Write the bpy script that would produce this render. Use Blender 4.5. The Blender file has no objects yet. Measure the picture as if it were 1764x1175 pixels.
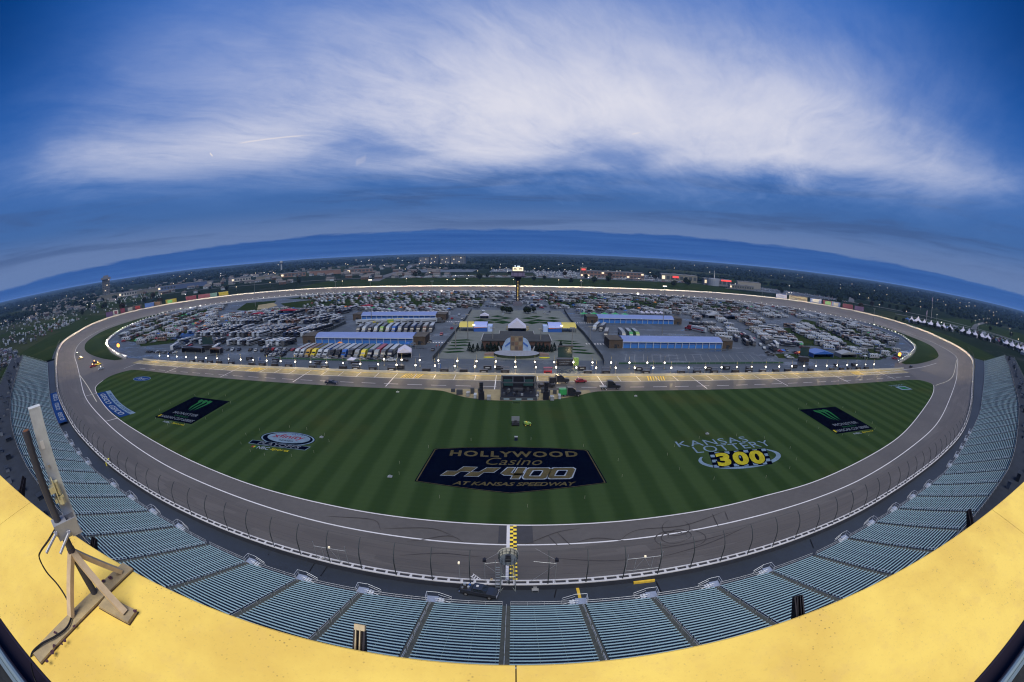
import bpy, bmesh, math, random
import numpy as np
from mathutils import Vector, Matrix
random.seed(7)
R = math.radians
scene = bpy.context.scene
col = scene.collection

# ------------------------------------------------------------------ camera
CAM_H = 55.0                     # metres above the infield
LENS = 752 * 36 / 1764           # 15 mm class full-frame fisheye
PITCH, ROLL = R(11.5), R(0.5)
cam_d = bpy.data.cameras.new('camera')
cam_d.type = 'PANO'
try:
    cam_d.panorama_type = 'FISHEYE_EQUISOLID'; cam_d.fisheye_lens = LENS; cam_d.fisheye_fov = R(200)
except AttributeError:
    cam_d.cycles.panorama_type = 'FISHEYE_EQUISOLID'; cam_d.cycles.fisheye_lens = LENS; cam_d.cycles.fisheye_fov = R(200)
cam_d.sensor_fit = 'HORIZONTAL'
cam_d.sensor_width = 36.0
cam_d.sensor_height = 24.0
cam_d.clip_start = 0.05
cam_d.clip_end = 60000
cam = bpy.data.objects.new('camera', cam_d)
col.objects.link(cam)
cam.location = (0, 0, CAM_H)
cam.rotation_euler = (Matrix.Rotation(math.pi / 2 - PITCH, 3, 'X') @ Matrix.Rotation(ROLL, 3, 'Z')).to_euler()
scene.camera = cam

def at(u, v, z=0.0):
    """Point of the horizontal plane at height z seen at pixel (u, v) of the 1764 x 1175 photograph."""
    F = 752.0
    x, y = u - 882, 587.5 - v
    c, s = math.cos(ROLL), math.sin(ROLL)
    x, y = c * x - s * y, s * x + c * y
    r = math.hypot(x, y) + 1e-9
    th = 2 * math.asin(r / 2 / F)
    X, Y, Z = math.sin(th) * x / r, math.sin(th) * y / r, math.cos(th)
    cp, sp = math.cos(PITCH), math.sin(PITCH)
    d = (X, Z * cp + Y * sp, Y * cp - Z * sp)
    t = (CAM_H - z) / max(-d[2], 1e-4)
    return (d[0] * t, d[1] * t)

# ------------------------------------------------------------------ light
EXPOSURE = 1.38
scene.view_settings.view_transform = 'Standard'
scene.view_settings.look = 'None'
scene.view_settings.exposure = EXPOSURE
scene.view_settings.gamma = 1
scene.view_settings.use_curve_mapping = False
SUN_EL, SUN_AZ = R(56), R(172)      # broad soft glow of the evening sky, high behind the lens
sun_d = bpy.data.lights.new('sun', 'SUN')
sun_d.energy = 1.5
sun_d.angle = R(50)
sun_d.color = (1.0, 0.96, 0.90)
sun = bpy.data.objects.new('sun', sun_d)
col.objects.link(sun)
sun.rotation_euler = Vector((math.sin(SUN_AZ) * math.cos(SUN_EL), math.cos(SUN_AZ) * math.cos(SUN_EL), math.sin(SUN_EL))).to_track_quat('Z', 'Y').to_euler()

def lin(*c):
    return tuple(((v / 255) / 12.92 if v / 255 <= .04045 else ((v / 255 + .055) / 1.055) ** 2.4) for v in c)

world = bpy.data.worlds.new('World')
scene.world = world
world.use_nodes = True
W = world.node_tree
W.nodes.clear()

class NT:
    """Tiny helper that writes shader node graphs."""
    def __init__(s, tree): s.t = tree
    def n(s, typ, **kw):
        o = s.t.nodes.new(typ)
        for k, v in kw.items(): setattr(o, k, v)
        return o
    def put(s, sock, v):
        if isinstance(v, bpy.types.NodeSocket): s.t.links.new(v, sock)
        else:
            if sock.type == 'RGBA' and len(v) == 3: v = (*v, 1)
            sock.default_value = v
    def m(s, op, a, b=0.0, c=0.0):
        o = s.n('ShaderNodeMath', operation=op)
        for i, v in enumerate((a, b, c)): s.put(o.inputs[i], v)
        return o.outputs[0]
    def vm(s, op, a, b=(0, 0, 0)):
        o = s.n('ShaderNodeVectorMath', operation=op)
        s.put(o.inputs[0], a); s.put(o.inputs[1], b)
        return o.outputs[0]
    def step(s, x, lo, hi, a=0.0, b=1.0):
        o = s.n('ShaderNodeMapRange', interpolation_type='SMOOTHSTEP')
        for i, v in enumerate((x, lo, hi, a, b)): s.put(o.inputs[i], v)
        return o.outputs[0]
    def line(s, x, lo, hi, a=0.0, b=1.0):
        o = s.n('ShaderNodeMapRange', interpolation_type='LINEAR')
        for i, v in enumerate((x, lo, hi, a, b)): s.put(o.inputs[i], v)
        return o.outputs[0]
    def mix(s, f, a, b, mode='MIX'):
        o = s.n('ShaderNodeMix', data_type='RGBA', blend_type=mode)
        o.clamp_factor = True
        s.put(o.inputs[0], f); s.put(o.inputs[6], a); s.put(o.inputs[7], b)
        return o.outputs[2]
    def noise(s, vec, scale, detail=4, rough=.5, dist=0.0, out=0):
        o = s.n('ShaderNodeTexNoise')
        if vec is not None: s.put(o.inputs['Vector'], vec)
        o.inputs['Scale'].default_value = scale; o.inputs['Detail'].default_value = detail
        o.inputs['Roughness'].default_value = rough; o.inputs['Distortion'].default_value = dist
        return o.outputs[out]
    def comb(s, x, y, z=0.0):
        o = s.n('ShaderNodeCombineXYZ')
        for i, v in enumerate((x, y, z)): s.put(o.inputs[i], v)
        return o.outputs[0]
    def sep(s, v):
        o = s.n('ShaderNodeSeparateXYZ'); s.put(o.inputs[0], v)
        return o.outputs

w = NT(W)
SKY = 0.1
tc = w.n('ShaderNodeTexCoord')
dx, dy, dz = w.sep(tc.outputs['Generated'])
el = w.m('MULTIPLY', w.m('ARCSINE', dz), 57.2958)
az = w.m('MULTIPLY', w.m('ARCTAN2', dx, dy), 57.2958)
nish = w.n('ShaderNodeTexSky', sky_type='NISHITA', sun_disc=False)
nish.sun_elevation = SUN_EL; nish.sun_rotation = SUN_AZ; nish.altitude = 300; nish.ozone_density = 4.0
def K(*c):                        # photo colour -> sky radiance before the background strength
    return tuple(v / SKY / 2 ** EXPOSURE for v in lin(*c))
clear = w.mix(1.0, nish.outputs[0], (0.004, 0.09, 0.30, 1), 'MULTIPLY')
clear = w.mix(0.95, clear, K(0, 92, 184))
far_side = w.m('MULTIPLY', w.step(w.m('ABSOLUTE', az), 40.0, 92.0), w.step(el, 8.0, 30.0))
clear = w.mix(w.m('MULTIPLY', far_side, .9), clear, K(0, 46, 108))
# paler, greyer air towards the horizon
air = w.mix(w.step(el, 1.5, 26.0), K(72, 108, 162), clear)
air = w.mix(w.m('MULTIPLY', w.m('SUBTRACT', 1.0, w.step(el, 3.0, 7.0)), .6), air, K(116, 136, 178))
low = w.noise(w.comb(w.m('MULTIPLY', az, .035), w.m('MULTIPLY', el, .42), 3.0), 1.0, 6, .6, .6)
lowm = w.m('MULTIPLY', w.step(low, .44, .66), w.m('MULTIPLY', w.step(el, 2.5, 4.5), w.m('SUBTRACT', 1.0, w.step(el, 8.0, 13.0))))
air = w.mix(w.m('MULTIPLY', lowm, .6), air, K(64, 88, 134))
# --- high veil of cirrus, laid out on a plane overhead
zz = w.m('MAXIMUM', w.m('ADD', dz, 0.06), 0.03)
px, py = w.m('DIVIDE', dx, zz), w.m('DIVIDE', dy, zz)
plane = w.comb(px, py)
rot = w.n('ShaderNodeVectorRotate', rotation_type='Z_AXIS')
w.put(rot.inputs['Vector'], plane); rot.inputs['Angle'].default_value = R(-58)
warp = w.noise(plane, 0.36, 5, .55, 0, 1)
warp = w.vm('MULTIPLY', w.vm('SUBTRACT', warp, (.5, .5, .5)), (1.0, 1.0, 0))
rv = w.vm('ADD', rot.outputs[0], warp)
streak = w.noise(w.vm('MULTIPLY', rv, (0.42, 1.0, 1)), 1.0, 10, .66, .45)
fine = w.noise(w.vm('MULTIPLY', rv, (1.3, 4.4, 1)), 1.0, 9, .7, .5)
broad = w.noise(w.vm('ADD', plane, (3.1, 1.7, 0)), 0.42, 4, .5, .4)
# broad masses of the veil: (azimuth, elevation, half width, half height, weight)
wz = w.noise(w.vm('ADD', plane, (7.3, 2.9, 0)), 0.75, 6, .6, .3, 1)
wx_, wy_, _w = w.sep(wz)
az2 = w.m('ADD', az, w.m('MULTIPLY', w.m('SUBTRACT', wx_, .5), 26.0))
el2 = w.m('ADD', el, w.m('MULTIPLY', w.m('SUBTRACT', wy_, .5), 7.0))
g = None
for a0, e0, wa_, we_, am in ((-3, 16.5, 24, 8.0, 1.5), (-34, 15.0, 16, 4.6, .6), (27, 16.5, 21, 8.5, .85), (2, 27.5, 40, 10.5, .85), (-56, 13, 15, 3.6, .36), (54, 12.5, 19, 4.2, .42), (-19, 14.8, 8, 2.8, -1.0), (13, 14.2, 8, 4.0, -1.1), (-44, 19, 22, 9, .26), (46, 19, 20, 9, .2)):
    ga = w.m('POWER', w.m('DIVIDE', w.m('SUBTRACT', az2, a0), wa_), 2.0); ge = w.m('POWER', w.m('DIVIDE', w.m('SUBTRACT', el2, e0), we_), 2.0)
    t_ = w.m('MULTIPLY', w.m('EXPONENT', w.m('MULTIPLY', w.m('ADD', ga, ge), -1.0)), am)
    g = t_ if g is None else w.m('ADD', g, t_)
g = w.m('MAXIMUM', g, 0.0)
edge = w.m('ADD', w.m('ADD', 9.6, w.m('MULTIPLY', w.m('SUBTRACT', wy_, .5), 9.0)), w.m('MULTIPLY', w.m('SUBTRACT', streak, .5), 11.0))
cut = w.step(el, w.m('SUBTRACT', edge, 3.2), w.m('ADD', edge, 5.0))
tex = w.m('ADD', w.m('MULTIPLY', w.m('SUBTRACT', streak, .5), 1.5), w.m('MULTIPLY', w.m('SUBTRACT', broad, .5), .9))
tex = w.m('ADD', tex, w.m('MULTIPLY', w.m('SUBTRACT', fine, .5), .8))
veil = w.m('MULTIPLY', w.m('MULTIPLY', g, 1.0), w.m('ADD', 1.0, w.m('MULTIPLY', tex, 1.15)))
veil = w.m('MAXIMUM', veil, 0.0)
veil = w.m('MULTIPLY', w.m('SUBTRACT', 1.0, w.m('EXPONENT', w.m('MULTIPLY', veil, -1.35))), cut)
vcol = w.mix(veil, K(106, 150, 216), K(232, 230, 238))
sky = w.mix(w.m('POWER', veil, .85), air, vcol)
# vapour trails: (azimuth, elevation) of both ends, half width in degrees, weight
for a0, e0, a1, e1, wd_, am in ((-37.3, 15.3, -27.2, 16.05, .11, .5), (-41.0, 14.3, -40.5, 13.85, .13, .8), (15.7, 16.2, 16.9, 16.5, .09, .5), (-20.9, 12.2, -19.4, 12.9, .5, .14)):
    t_ = w.m('DIVIDE', w.m('SUBTRACT', az, a0), a1 - a0)
    tt = w.m('MINIMUM', w.m('MAXIMUM', t_, 0.0), 1.0)
    bow = w.m('MULTIPLY', w.m('MULTIPLY', tt, w.m('SUBTRACT', 1.0, tt)), .5 if a1 - a0 > 5 else 0.0)
    d_ = w.m('ABSOLUTE', w.m('SUBTRACT', el, w.m('ADD', w.m('ADD', e0, bow), w.m('MULTIPLY', tt, e1 - e0))))
    on = w.m('MULTIPLY', w.step(t_, -.02, .12), w.m('SUBTRACT', 1.0, w.step(t_, .75, 1.04)))
    sky = w.mix(w.m('MULTIPLY', w.m('MULTIPLY', on, w.m('SUBTRACT', 1.0, w.step(d_, wd_ * .3, wd_ * 1.3))), am), sky, K(236, 226, 224))
# --- low deck of cloud along the horizon with a crisp wispy upper edge
deck_el = w.m('SUBTRACT', 3.15, w.m('MULTIPLY', w.m('POWER', w.m('ABSOLUTE', w.m('DIVIDE', w.m('SUBTRACT', az, 4.0), 70.0)), 2.0), 1.7))
wob = w.noise(w.comb(w.m('MULTIPLY', az, .17), w.m('MULTIPLY', el, 1.1)), 1.0, 6, .6)
deck_el = w.m('ADD', deck_el, w.m('MULTIPLY', w.m('SUBTRACT', wob, .5), 1.1))
deck = w.m('SUBTRACT', 1.0, w.step(el, w.m('SUBTRACT', deck_el, .16), w.m('ADD', deck_el, .22)))
layer = w.noise(w.comb(w.m('MULTIPLY', az, .05), w.m('MULTIPLY', el, 2.4)), 1.0, 5, .6)
dcol = w.mix(w.step(layer, .3, .7), K(38, 82, 152), K(54, 98, 166))
sky = w.mix(w.m('MULTIPLY', deck, .93), sky, dcol)
bg = w.n('ShaderNodeBackground')
w.put(bg.inputs['Color'], sky); bg.inputs['Strength'].default_value = SKY
wo = w.n('ShaderNodeOutputWorld')
W.links.new(bg.outputs[0], wo.inputs[0])
scene.cycles.max_bounces = 5; scene.cycles.diffuse_bounces = 2; scene.cycles.glossy_bounces = 2
scene.cycles.transparent_max_bounces = 6; scene.cycles.caustics_reflective = False; scene.cycles.caustics_refractive = False
scene.cycles.sample_clamp_indirect = 4; scene.cycles.filter_width = 1.15

# ------------------------------------------------------------------ helpers
MATS = {}
def mat(name, c, rough=.7, metal=0.0, emit=0.0, vary=0.0, scale=1.0, c2=None, bump=0.0, ecol=None, spec=.22, coords='Object', detail=4):
    """Procedural material: a base colour broken up by two octaves of noise, optional relief."""
    if name in MATS: return MATS[name]
    m = bpy.data.materials.new(name); m.use_nodes = True
    t = m.node_tree; t.nodes.clear(); q = NT(t)
    b = q.n('ShaderNodeBsdfPrincipled'); o = q.n('ShaderNodeOutputMaterial')
    t.links.new(b.outputs[0], o.inputs[0])
    b.inputs['Roughness'].default_value = rough; b.inputs['Metallic'].default_value = metal
    b.inputs['Specular IOR Level'].default_value = spec
    if vary > 0:
        if coords == 'World': vec = q.n('ShaderNodeNewGeometry').outputs['Position']
        else: vec = q.n('ShaderNodeTexCoord').outputs['Object']
        f = q.noise(vec, scale, detail, .6)
        f2 = q.noise(vec, scale * .13, 3, .5)
        f = q.m('ADD', q.m('MULTIPLY', f, .6), q.m('MULTIPLY', f2, .4))
        lo = c2 if c2 else tuple(v * (1 - vary) for v in c)
        hi = c if c2 else tuple(min(1, v * (1 + vary * .6)) for v in c)
        q.put(b.inputs['Base Color'], q.mix(q.line(f, .32, .68), lo, hi))
        if bump:
            bn = q.n('ShaderNodeBump'); bn.inputs['Strength'].default_value = bump; bn.inputs['Distance'].default_value = .05
            t.links.new(f, bn.inputs['Height']); t.links.new(bn.outputs[0], b.inputs['Normal'])
    else:
        b.inputs['Base Color'].default_value = (*c, 1)
    if emit:
        b.inputs['Emission Color'].default_value = (*(ecol or c), 1); b.inputs['Emission Strength'].default_value = emit
    MATS[name] = m
    return m

class MB:
    """Collects faces and turns them into one mesh."""
    def __init__(s): s.v = []; s.f = []; s.mi = []
    def add(s, vs, fs, mi=0):
        o = len(s.v); s.v += [tuple(p) for p in vs]
        s.f += [tuple(i + o for i in f) for f in fs]; s.mi += [mi] * len(fs)
        return s
    def box(s, x0, x1, y0, y1, z0, z1, mi=0):
        vs = [(x, y, z) for z in (z0, z1) for x, y in ((x0, y0), (x1, y0), (x1, y1), (x0, y1))]
        return s.add(vs, [(3, 2, 1, 0), (4, 5, 6, 7), (0, 1, 5, 4), (1, 2, 6, 5), (2, 3, 7, 6), (3, 0, 4, 7)], mi)
    def beam(s, a, b, wd, ht=None, mi=0, up=(0, 0, 1)):
        a, b = Vector(a), Vector(b); ht = ht or wd
        d = (b - a).normalized(); u = Vector(up)
        if abs(d.dot(u)) > .98: u = Vector((0, 1, 0))
        sx = d.cross(u).normalized() * wd / 2; sy = d.cross(sx).normalized() * ht / 2
        vs = [p + i * sx + j * sy for p in (a, b) for i, j in ((-1, -1), (1, -1), (1, 1), (-1, 1))]
        return s.add(vs, [(0, 1, 2, 3), (7, 6, 5, 4), (4, 5, 1, 0), (5, 6, 2, 1), (6, 7, 3, 2), (7, 4, 0, 3)], mi)
    def tube(s, pts, r, n=6, mi=0, cap=True):
        pts = [Vector(p) for p in pts]; rings = []
        for i, p in enumerate(pts):
            d = (pts[min(i + 1, len(pts) - 1)] - pts[max(i - 1, 0)]).normalized()
            u = Vector((0, 0, 1)) if abs(d.z) < .9 else Vector((0, 1, 0))
            x = d.cross(u).normalized(); y = d.cross(x).normalized()
            rr = r[i] if isinstance(r, (list, tuple)) else r
            rings.append([p + rr * (math.cos(2 * math.pi * k / n) * x + math.sin(2 * math.pi * k / n) * y) for k in range(n)])
        vs = [q for rg in rings for q in rg]
        fs = [(i * n + k, i * n + (k + 1) % n, (i + 1) * n + (k + 1) % n, (i + 1) * n + k) for i in range(len(pts) - 1) for k in range(n)]
        if cap: fs += [tuple(range(n))[::-1], tuple((len(pts) - 1) * n + k for k in range(n))]
        return s.add(vs, fs, mi)
    def prism(s, poly, y0, y1, mi=0, axis='x', chamfer=0.0):
        """Side profile (a, z) extruded along the other horizontal axis from y0 to y1."""
        n = len(poly)
        if axis == 'x': vs = [(e, a, z) for e in (y0, y1) for a, z in poly]
        else: vs = [(a, e, z) for e in (y0, y1) for a, z in poly]
        fs = [(i, (i + 1) % n, n + (i + 1) % n, n + i) for i in range(n)] + [tuple(range(n))[::-1], tuple(range(n, 2 * n))]
        return s.add(vs, fs, mi)
    def cyl(s, c, r, h, n=12, mi=0, axis='z', r2=None):
        r2 = r if r2 is None else r2; vs = []
        for rr, e in ((r, 0), (r2, h)):
            for k in range(n):
                a = 2 * math.pi * k / n; p, q = rr * math.cos(a), rr * math.sin(a)
                vs.append({'z': (c[0] + p, c[1] + q, c[2] + e), 'x': (c[0] + e, c[1] + p, c[2] + q), 'y': (c[0] + p, c[1] + e, c[2] + q)}[axis])
        fs = [(k, (k + 1) % n, n + (k + 1) % n, n + k) for k in range(n)] + [tuple(range(n))[::-1], tuple(range(n, 2 * n))]
        return s.add(vs, fs, mi)
    def poly(s, pts, mi=0): return s.add(pts, [tuple(range(len(pts)))], mi)
    def mesh(s, name, mats, fix=True):
        me = bpy.data.meshes.new(name)
        me.from_pydata(s.v, [], s.f)
        for m in (mats if isinstance(mats, (list, tuple)) else [mats]): me.materials.append(m)
        if len(set(s.mi)) > 1: me.polygons.foreach_set('material_index', s.mi)
        if fix:
            bm = bmesh.new(); bm.from_mesh(me); bmesh.ops.recalc_face_normals(bm, faces=bm.faces); bm.to_mesh(me); bm.free()
        me.update()
        return me

def link(name, data, parent=None, loc=(0, 0, 0), rz=0.0, sc=None):
    o = bpy.data.objects.new(name, data); col.objects.link(o)
    o.location = loc
    if rz: o.rotation_euler = (0, 0, rz)
    if sc is not None: o.scale = sc if hasattr(sc, '__len__') else (sc, sc, sc)
    if parent is not None: o.parent = parent
    return o
def tag(o, label, cat, group=None):
    o['label'] = label; o['category'] = cat
    if group: o['group'] = group
    return o
def empty(name, loc=(0, 0, 0), rz=0.0):
    o = link(name, None, None, loc, rz); o.empty_display_size = .5
    return o
def struct(o): o['kind'] = 'structure'; return o
def stuff(o): o['kind'] = 'stuff'; return o
def clone(root, loc, rz=0.0, label=None, sc=None):
    def rec(o, par):
        c = o.copy(); col.objects.link(c)
        if par is not None: c.parent = par
        for ch in KIDS.get(o.name, []): rec(ch, c)
        return c
    c = rec(root, None)
    c.location = loc; c.rotation_euler = (0, 0, rz)
    if sc: c.scale = (sc, sc, sc)
    if label: c['label'] = label
    return c
KIDS = {}
def know(root):
    """Remember a prototype's tree so that clone() can copy it."""
    for o in list(bpy.data.objects):
        if o.parent is not None: KIDS.setdefault(o.parent.name, [])
    def rec(o):
        ch = [c for c in bpy.data.objects if c.parent is o]
        KIDS[o.name] = ch
        for c in ch: rec(c)
    rec(root)
    return root
def flat(name, pts, z, m, parent=None, tri=True):
    """Horizontal sheet with the given outline."""
    bm = bmesh.new()
    f = bm.faces.new([bm.verts.new((p[0], p[1], z if len(p) < 3 else p[2])) for p in pts])
    if f.normal.z < 0 or True:
        f.normal_update()
        if f.normal.z < 0: f.normal_flip()
    if tri: bmesh.ops.triangulate(bm, faces=bm.faces[:])
    me = bpy.data.meshes.new(name); bm.to_mesh(me); bm.free()
    me.materials.append(m)
    return link(name, me, parent)
def spline(pts, n=6, closed=False):
    """Catmull-Rom through 2-D points."""
    P = [np.array(p, float) for p in pts]; N = len(P); out = []
    rng = range(N) if closed else range(N - 1)
    for i in rng:
        p0 = P[(i - 1) % N] if closed or i > 0 else 2 * P[0] - P[1]
        p1, p2 = P[i], P[(i + 1) % N]
        p3 = P[(i + 2) % N] if closed or i + 2 < N else 2 * P[-1] - P[-2]
        for k in range(n):
            t = k / n
            out.append(.5 * (2 * p1 + (p2 - p0) * t + (2 * p0 - 5 * p1 + 4 * p2 - p3) * t * t + (3 * p1 - p0 - 3 * p2 + p3) * t ** 3))
    if not closed: out.append(P[-1])
    return np.array(out)
def resample(pts, step, closed=False):
    p = np.vstack([pts, pts[:1]]) if closed else np.asarray(pts)
    d = np.r_[0, np.cumsum(np.hypot(*np.diff(p[:, :2], axis=0).T))]
    n = max(2, int(d[-1] / step)); s = np.linspace(0, d[-1], n + 1)
    if closed: s = s[:-1]
    return np.stack([np.interp(s, d, p[:, k]) for k in range(p.shape[1])], 1)
def normals2(p, closed=False):
    t = (np.roll(p, -1, 0) - np.roll(p, 1, 0)) if closed else np.gradient(p, axis=0)
    t = t / (np.linalg.norm(t[:, :2], axis=1, keepdims=True) + 1e-9)
    return np.stack([t[:, 1], -t[:, 0]], 1)      # right-hand side of travel
def ribbon(name, rails, m, parent=None, closed=False, mi=None):
    """Sheet lofted across several rails (each an (n,3) array)."""
    n = len(rails[0]); vs = [tuple(p) for r in rails for p in r]; fs = []
    for a in range(len(rails) - 1):
        for i in range(n if closed else n - 1):
            j = (i + 1) % n
            fs.append((a * n + i, a * n + j, (a + 1) * n + j, (a + 1) * n + i))
    b = MB(); b.add(vs, fs)
    me = b.mesh(name, m)
    if len(me.polygons):
        if sum(p.normal.z for p in me.polygons) < 0: me.flip_normals()
    return link(name, me, parent)
def lift(p, z): return np.column_stack([p[:, :2], np.full(len(p), z) if np.isscalar(z) else z])
ORD = ['first', 'second', 'third', 'fourth', 'fifth', 'sixth', 'seventh', 'eighth', 'ninth', 'tenth', 'eleventh', 'twelfth', 'thirteenth', 'fourteenth',
       'fifteenth', 'sixteenth', 'seventeenth', 'eighteenth', 'nineteenth', 'twentieth']
def ordn(i):
    i += 1
    if i <= 20: return ORD[i - 1]
    t, u = divmod(i, 10); T = {2: 'twent', 3: 'thirt', 4: 'fort', 5: 'fift'}[t]
    return T + 'ieth' if u == 0 else T + 'y-' + ORD[u - 1]
# ------------------------------------------------------------------ track and infield
OUT = [(0, 54.3), (20, 54.6), (40, 55.6), (60, 57.4), (80, 60), (103, 64.2), (121, 67.8), (142, 72.5), (177, 82.5), (223, 102), (281, 131), (345, 163), (402, 194),
       (446, 232), (482, 285), (515, 345), (537, 415), (541, 485), (522, 555), (483, 615), (425, 657), (350, 678), (270, 684), (140, 684), (0, 685), (-140, 688), (-260, 692),
       (-350, 682), (-430, 655), (-495, 606), (-545, 540), (-568, 475), (-567, 410), (-537, 342), (-487, 280), (-444, 234), (-397, 201), (-345, 170), (-280, 136), (-227, 109),
       (-172, 86.5), (-147, 78), (-115, 69), (-87, 63), (-67, 59.8), (-48, 57.4), (-28, 55.5), (-12, 54.5)]
INN = [(0, 69.1), (28, 69.6), (56, 71.6), (79, 74), (103, 78), (140, 87.3), (183, 100.8), (236, 124.7), (300, 156), (345, 181), (401, 213), (433, 247), (459, 294), (474, 352),
       (481, 420), (475, 490), (448, 550), (402, 598), (335, 630), (250, 643), (120, 643), (0, 643), (-120, 646), (-250, 652), (-330, 640), (-395, 606), (-442, 546), (-480, 480),
       (-498, 426), (-495, 356), (-459, 288), (-410, 235), (-355, 197), (-310, 173), (-264, 148), (-211, 119.5), (-164, 101), (-134, 91), (-103, 82.5), (-79, 77.6), (-58, 74), (-39, 71.4), (-18, 69.7)]
CEN = np.array([0.0, 330.0])
outer = spline(OUT, 8, True); inner = spline(INN, 8, True)
def polar(loop, n=900):
    d = loop - CEN; a = np.unwrap(np.arctan2(d[:, 1], d[:, 0])); r = np.hypot(*d.T)
    ph = np.linspace(-math.pi, math.pi, n, endpoint=False)
    o = np.argsort(np.mod(a + math.pi, 2 * math.pi)); aa = np.mod(a + math.pi, 2 * math.pi)[o]; rr = r[o]
    aa = np.r_[aa - 2 * math.pi, aa, aa + 2 * math.pi]; rr = np.r_[rr, rr, rr]
    q = np.interp(ph + math.pi, aa, rr)
    k = np.exp(-.5 * (np.arange(-6, 7) / 2.2) ** 2); k /= k.sum()
    q = np.convolve(np.r_[q[-6:], q, q[:6]], k, 'valid')
    return ph, q
NPH = 900
PH, RO = polar(outer, NPH); _, RI = polar(inner, NPH)
def loop_pts(r, z): return np.column_stack([CEN[0] + r * np.cos(PH), CEN[1] + r * np.sin(PH), np.broadcast_to(z, r.shape)])
BANK = 3.0
def track_z(x, y):
    """Height of the racing surface under a point."""
    a = math.atan2(y - CEN[1], x - CEN[0]); r = math.hypot(x - CEN[0], y - CEN[1])
    ro = np.interp(a, PH, RO); ri = np.interp(a, PH, RI)
    return float(BANK * min(1, max(0, (r - ri) / (ro - ri))))
def ring(f, dz=0.0): return loop_pts(RI + (RO - RI) * f, BANK * f + dz)

def asphalt(name, base, streaky=False, wet=False):
    m = bpy.data.materials.new(name); m.use_nodes = True; t = m.node_tree; t.nodes.clear(); q = NT(t)
    b = q.n('ShaderNodeBsdfPrincipled'); o = q.n('ShaderNodeOutputMaterial'); t.links.new(b.outputs[0], o.inputs[0])
    b.inputs['Roughness'].default_value = .62; b.inputs['Specular IOR Level'].default_value = .35
    pos = q.n('ShaderNodeNewGeometry').outputs['Position']
    f1 = q.noise(pos, .03, 5, .6); f2 = q.noise(pos, .6, 4, .6); f3 = q.noise(pos, 9.0, 2, .6)
    f = q.m('ADD', q.m('MULTIPLY', f1, .5), q.m('ADD', q.m('MULTIPLY', f2, .25), q.m('MULTIPLY', f3, .25)))
    if streaky:                       # lanes of rubber running with the traffic
        uv = q.n('ShaderNodeUVMap').outputs[0]
        su, sv, _ = q.sep(uv)
        s1 = q.noise(q.comb(q.m('MULTIPLY', su, 4.0), q.m('MULTIPLY', sv, 16.0)), 1.0, 5, .65)
        s2 = q.noise(q.comb(q.m('MULTIPLY', su, 30.0), q.m('MULTIPLY', sv, 60.0)), 1.0, 3, .6)
        f = q.m('ADD', q.m('MULTIPLY', f, .4), q.m('ADD', q.m('MULTIPLY', s1, .4), q.m('MULTIPLY', s2, .2)))
    c = q.mix(q.line(f, .3, .7), tuple(v * .66 for v in base), tuple(v * 1.3 for v in base))
    if streaky:
        groove = q.m('MULTIPLY', q.step(sv, .12, .4), q.m('SUBTRACT', 1.0, q.step(sv, .62, .95)))
        c = q.mix(q.m('MULTIPLY', groove, .9), c, q.mix(f, (.052, .046, .043, 1), (.112, .101, .093, 1)))
    if wet:                           # rain still lying in shallow hollows
        pud = q.step(q.noise(q.vm('MULTIPLY', pos, (.028, .07, 0)), 1.0, 6, .62, .4), .52, .64)
        q.put(b.inputs['Roughness'], q.line(pud, 0, 1, .62, .16))
        c = q.mix(q.m('MULTIPLY', pud, .35), c, tuple(v * .5 for v in base))
        pale_sheen = q.step(q.noise(q.vm('MULTIPLY', pos, (.05, .02, 0)), 1.0, 6, .7), .5, .7)
        c = q.mix(q.m('MULTIPLY', pale_sheen, .55), c, tuple(v * 1.9 for v in base))  # paler streaks put the wet sheen into the colour
    if streaky:                       # paving joints between the lanes and a few patched joints across
        for v0 in (.2, .4, .6, .8):
            d_ = q.m('ABSOLUTE', q.m('SUBTRACT', q.m('ADD', sv, q.m('MULTIPLY', q.m('SUBTRACT', f2, .5), .006)), v0))
            c = q.mix(q.m('MULTIPLY', q.m('SUBTRACT', 1.0, q.step(d_, .003, .009)), .45), c, tuple(v * .45 for v in base))
        blk = q.n('ShaderNodeTexVoronoi', feature='F1', distance='CHEBYCHEV'); q.put(blk.inputs['Vector'], q.comb(q.m('MULTIPLY', su, 9.0), q.m('MULTIPLY', sv, 5.0))); blk.inputs['Scale'].default_value = 1
        pv = q.sep(blk.outputs['Color'])[0]
        c = q.mix(q.m('MULTIPLY', q.step(pv, .75, .78), .35), c, tuple(v * .7 for v in base)); c = q.mix(q.m('MULTIPLY', q.m('SUBTRACT', 1.0, q.step(pv, .16, .19)), .3), c, tuple(v * 1.4 for v in base))
    q.put(b.inputs['Base Color'], c)
    bn = q.n('ShaderNodeBump'); bn.inputs['Strength'].default_value = .15; bn.inputs['Distance'].default_value = .02
    t.links.new(f3, bn.inputs['Height']); t.links.new(bn.outputs[0], b.inputs['Normal'])
    MATS[name] = m
    return m
M_TRACK = asphalt('track_asphalt', (.090, .083, .078), True)
M_APRON = asphalt('apron_asphalt', (.080, .075, .073))
M_PAD = asphalt('paddock_asphalt', (.043, .055, .073), wet=True)
M_WALK = asphalt('walkway_asphalt', (.021, .028, .042))
M_WHITE = mat('white_paint', (.55, .55, .58), .55, vary=.12, scale=.8)
M_WALL = mat('white_wall_paint', (.48, .48, .50), .5, vary=.14, scale=.5)
M_CONC = mat('pit_concrete', (.22, .19, .115), .8, vary=.32, scale=.35, bump=.2, coords='World')
M_DARK = mat('dark_steel', (.03, .032, .04), .5, .3)
M_GALV = mat('galvanised_steel', (.36, .38, .40), .45, .6, vary=.15, scale=2)
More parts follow.
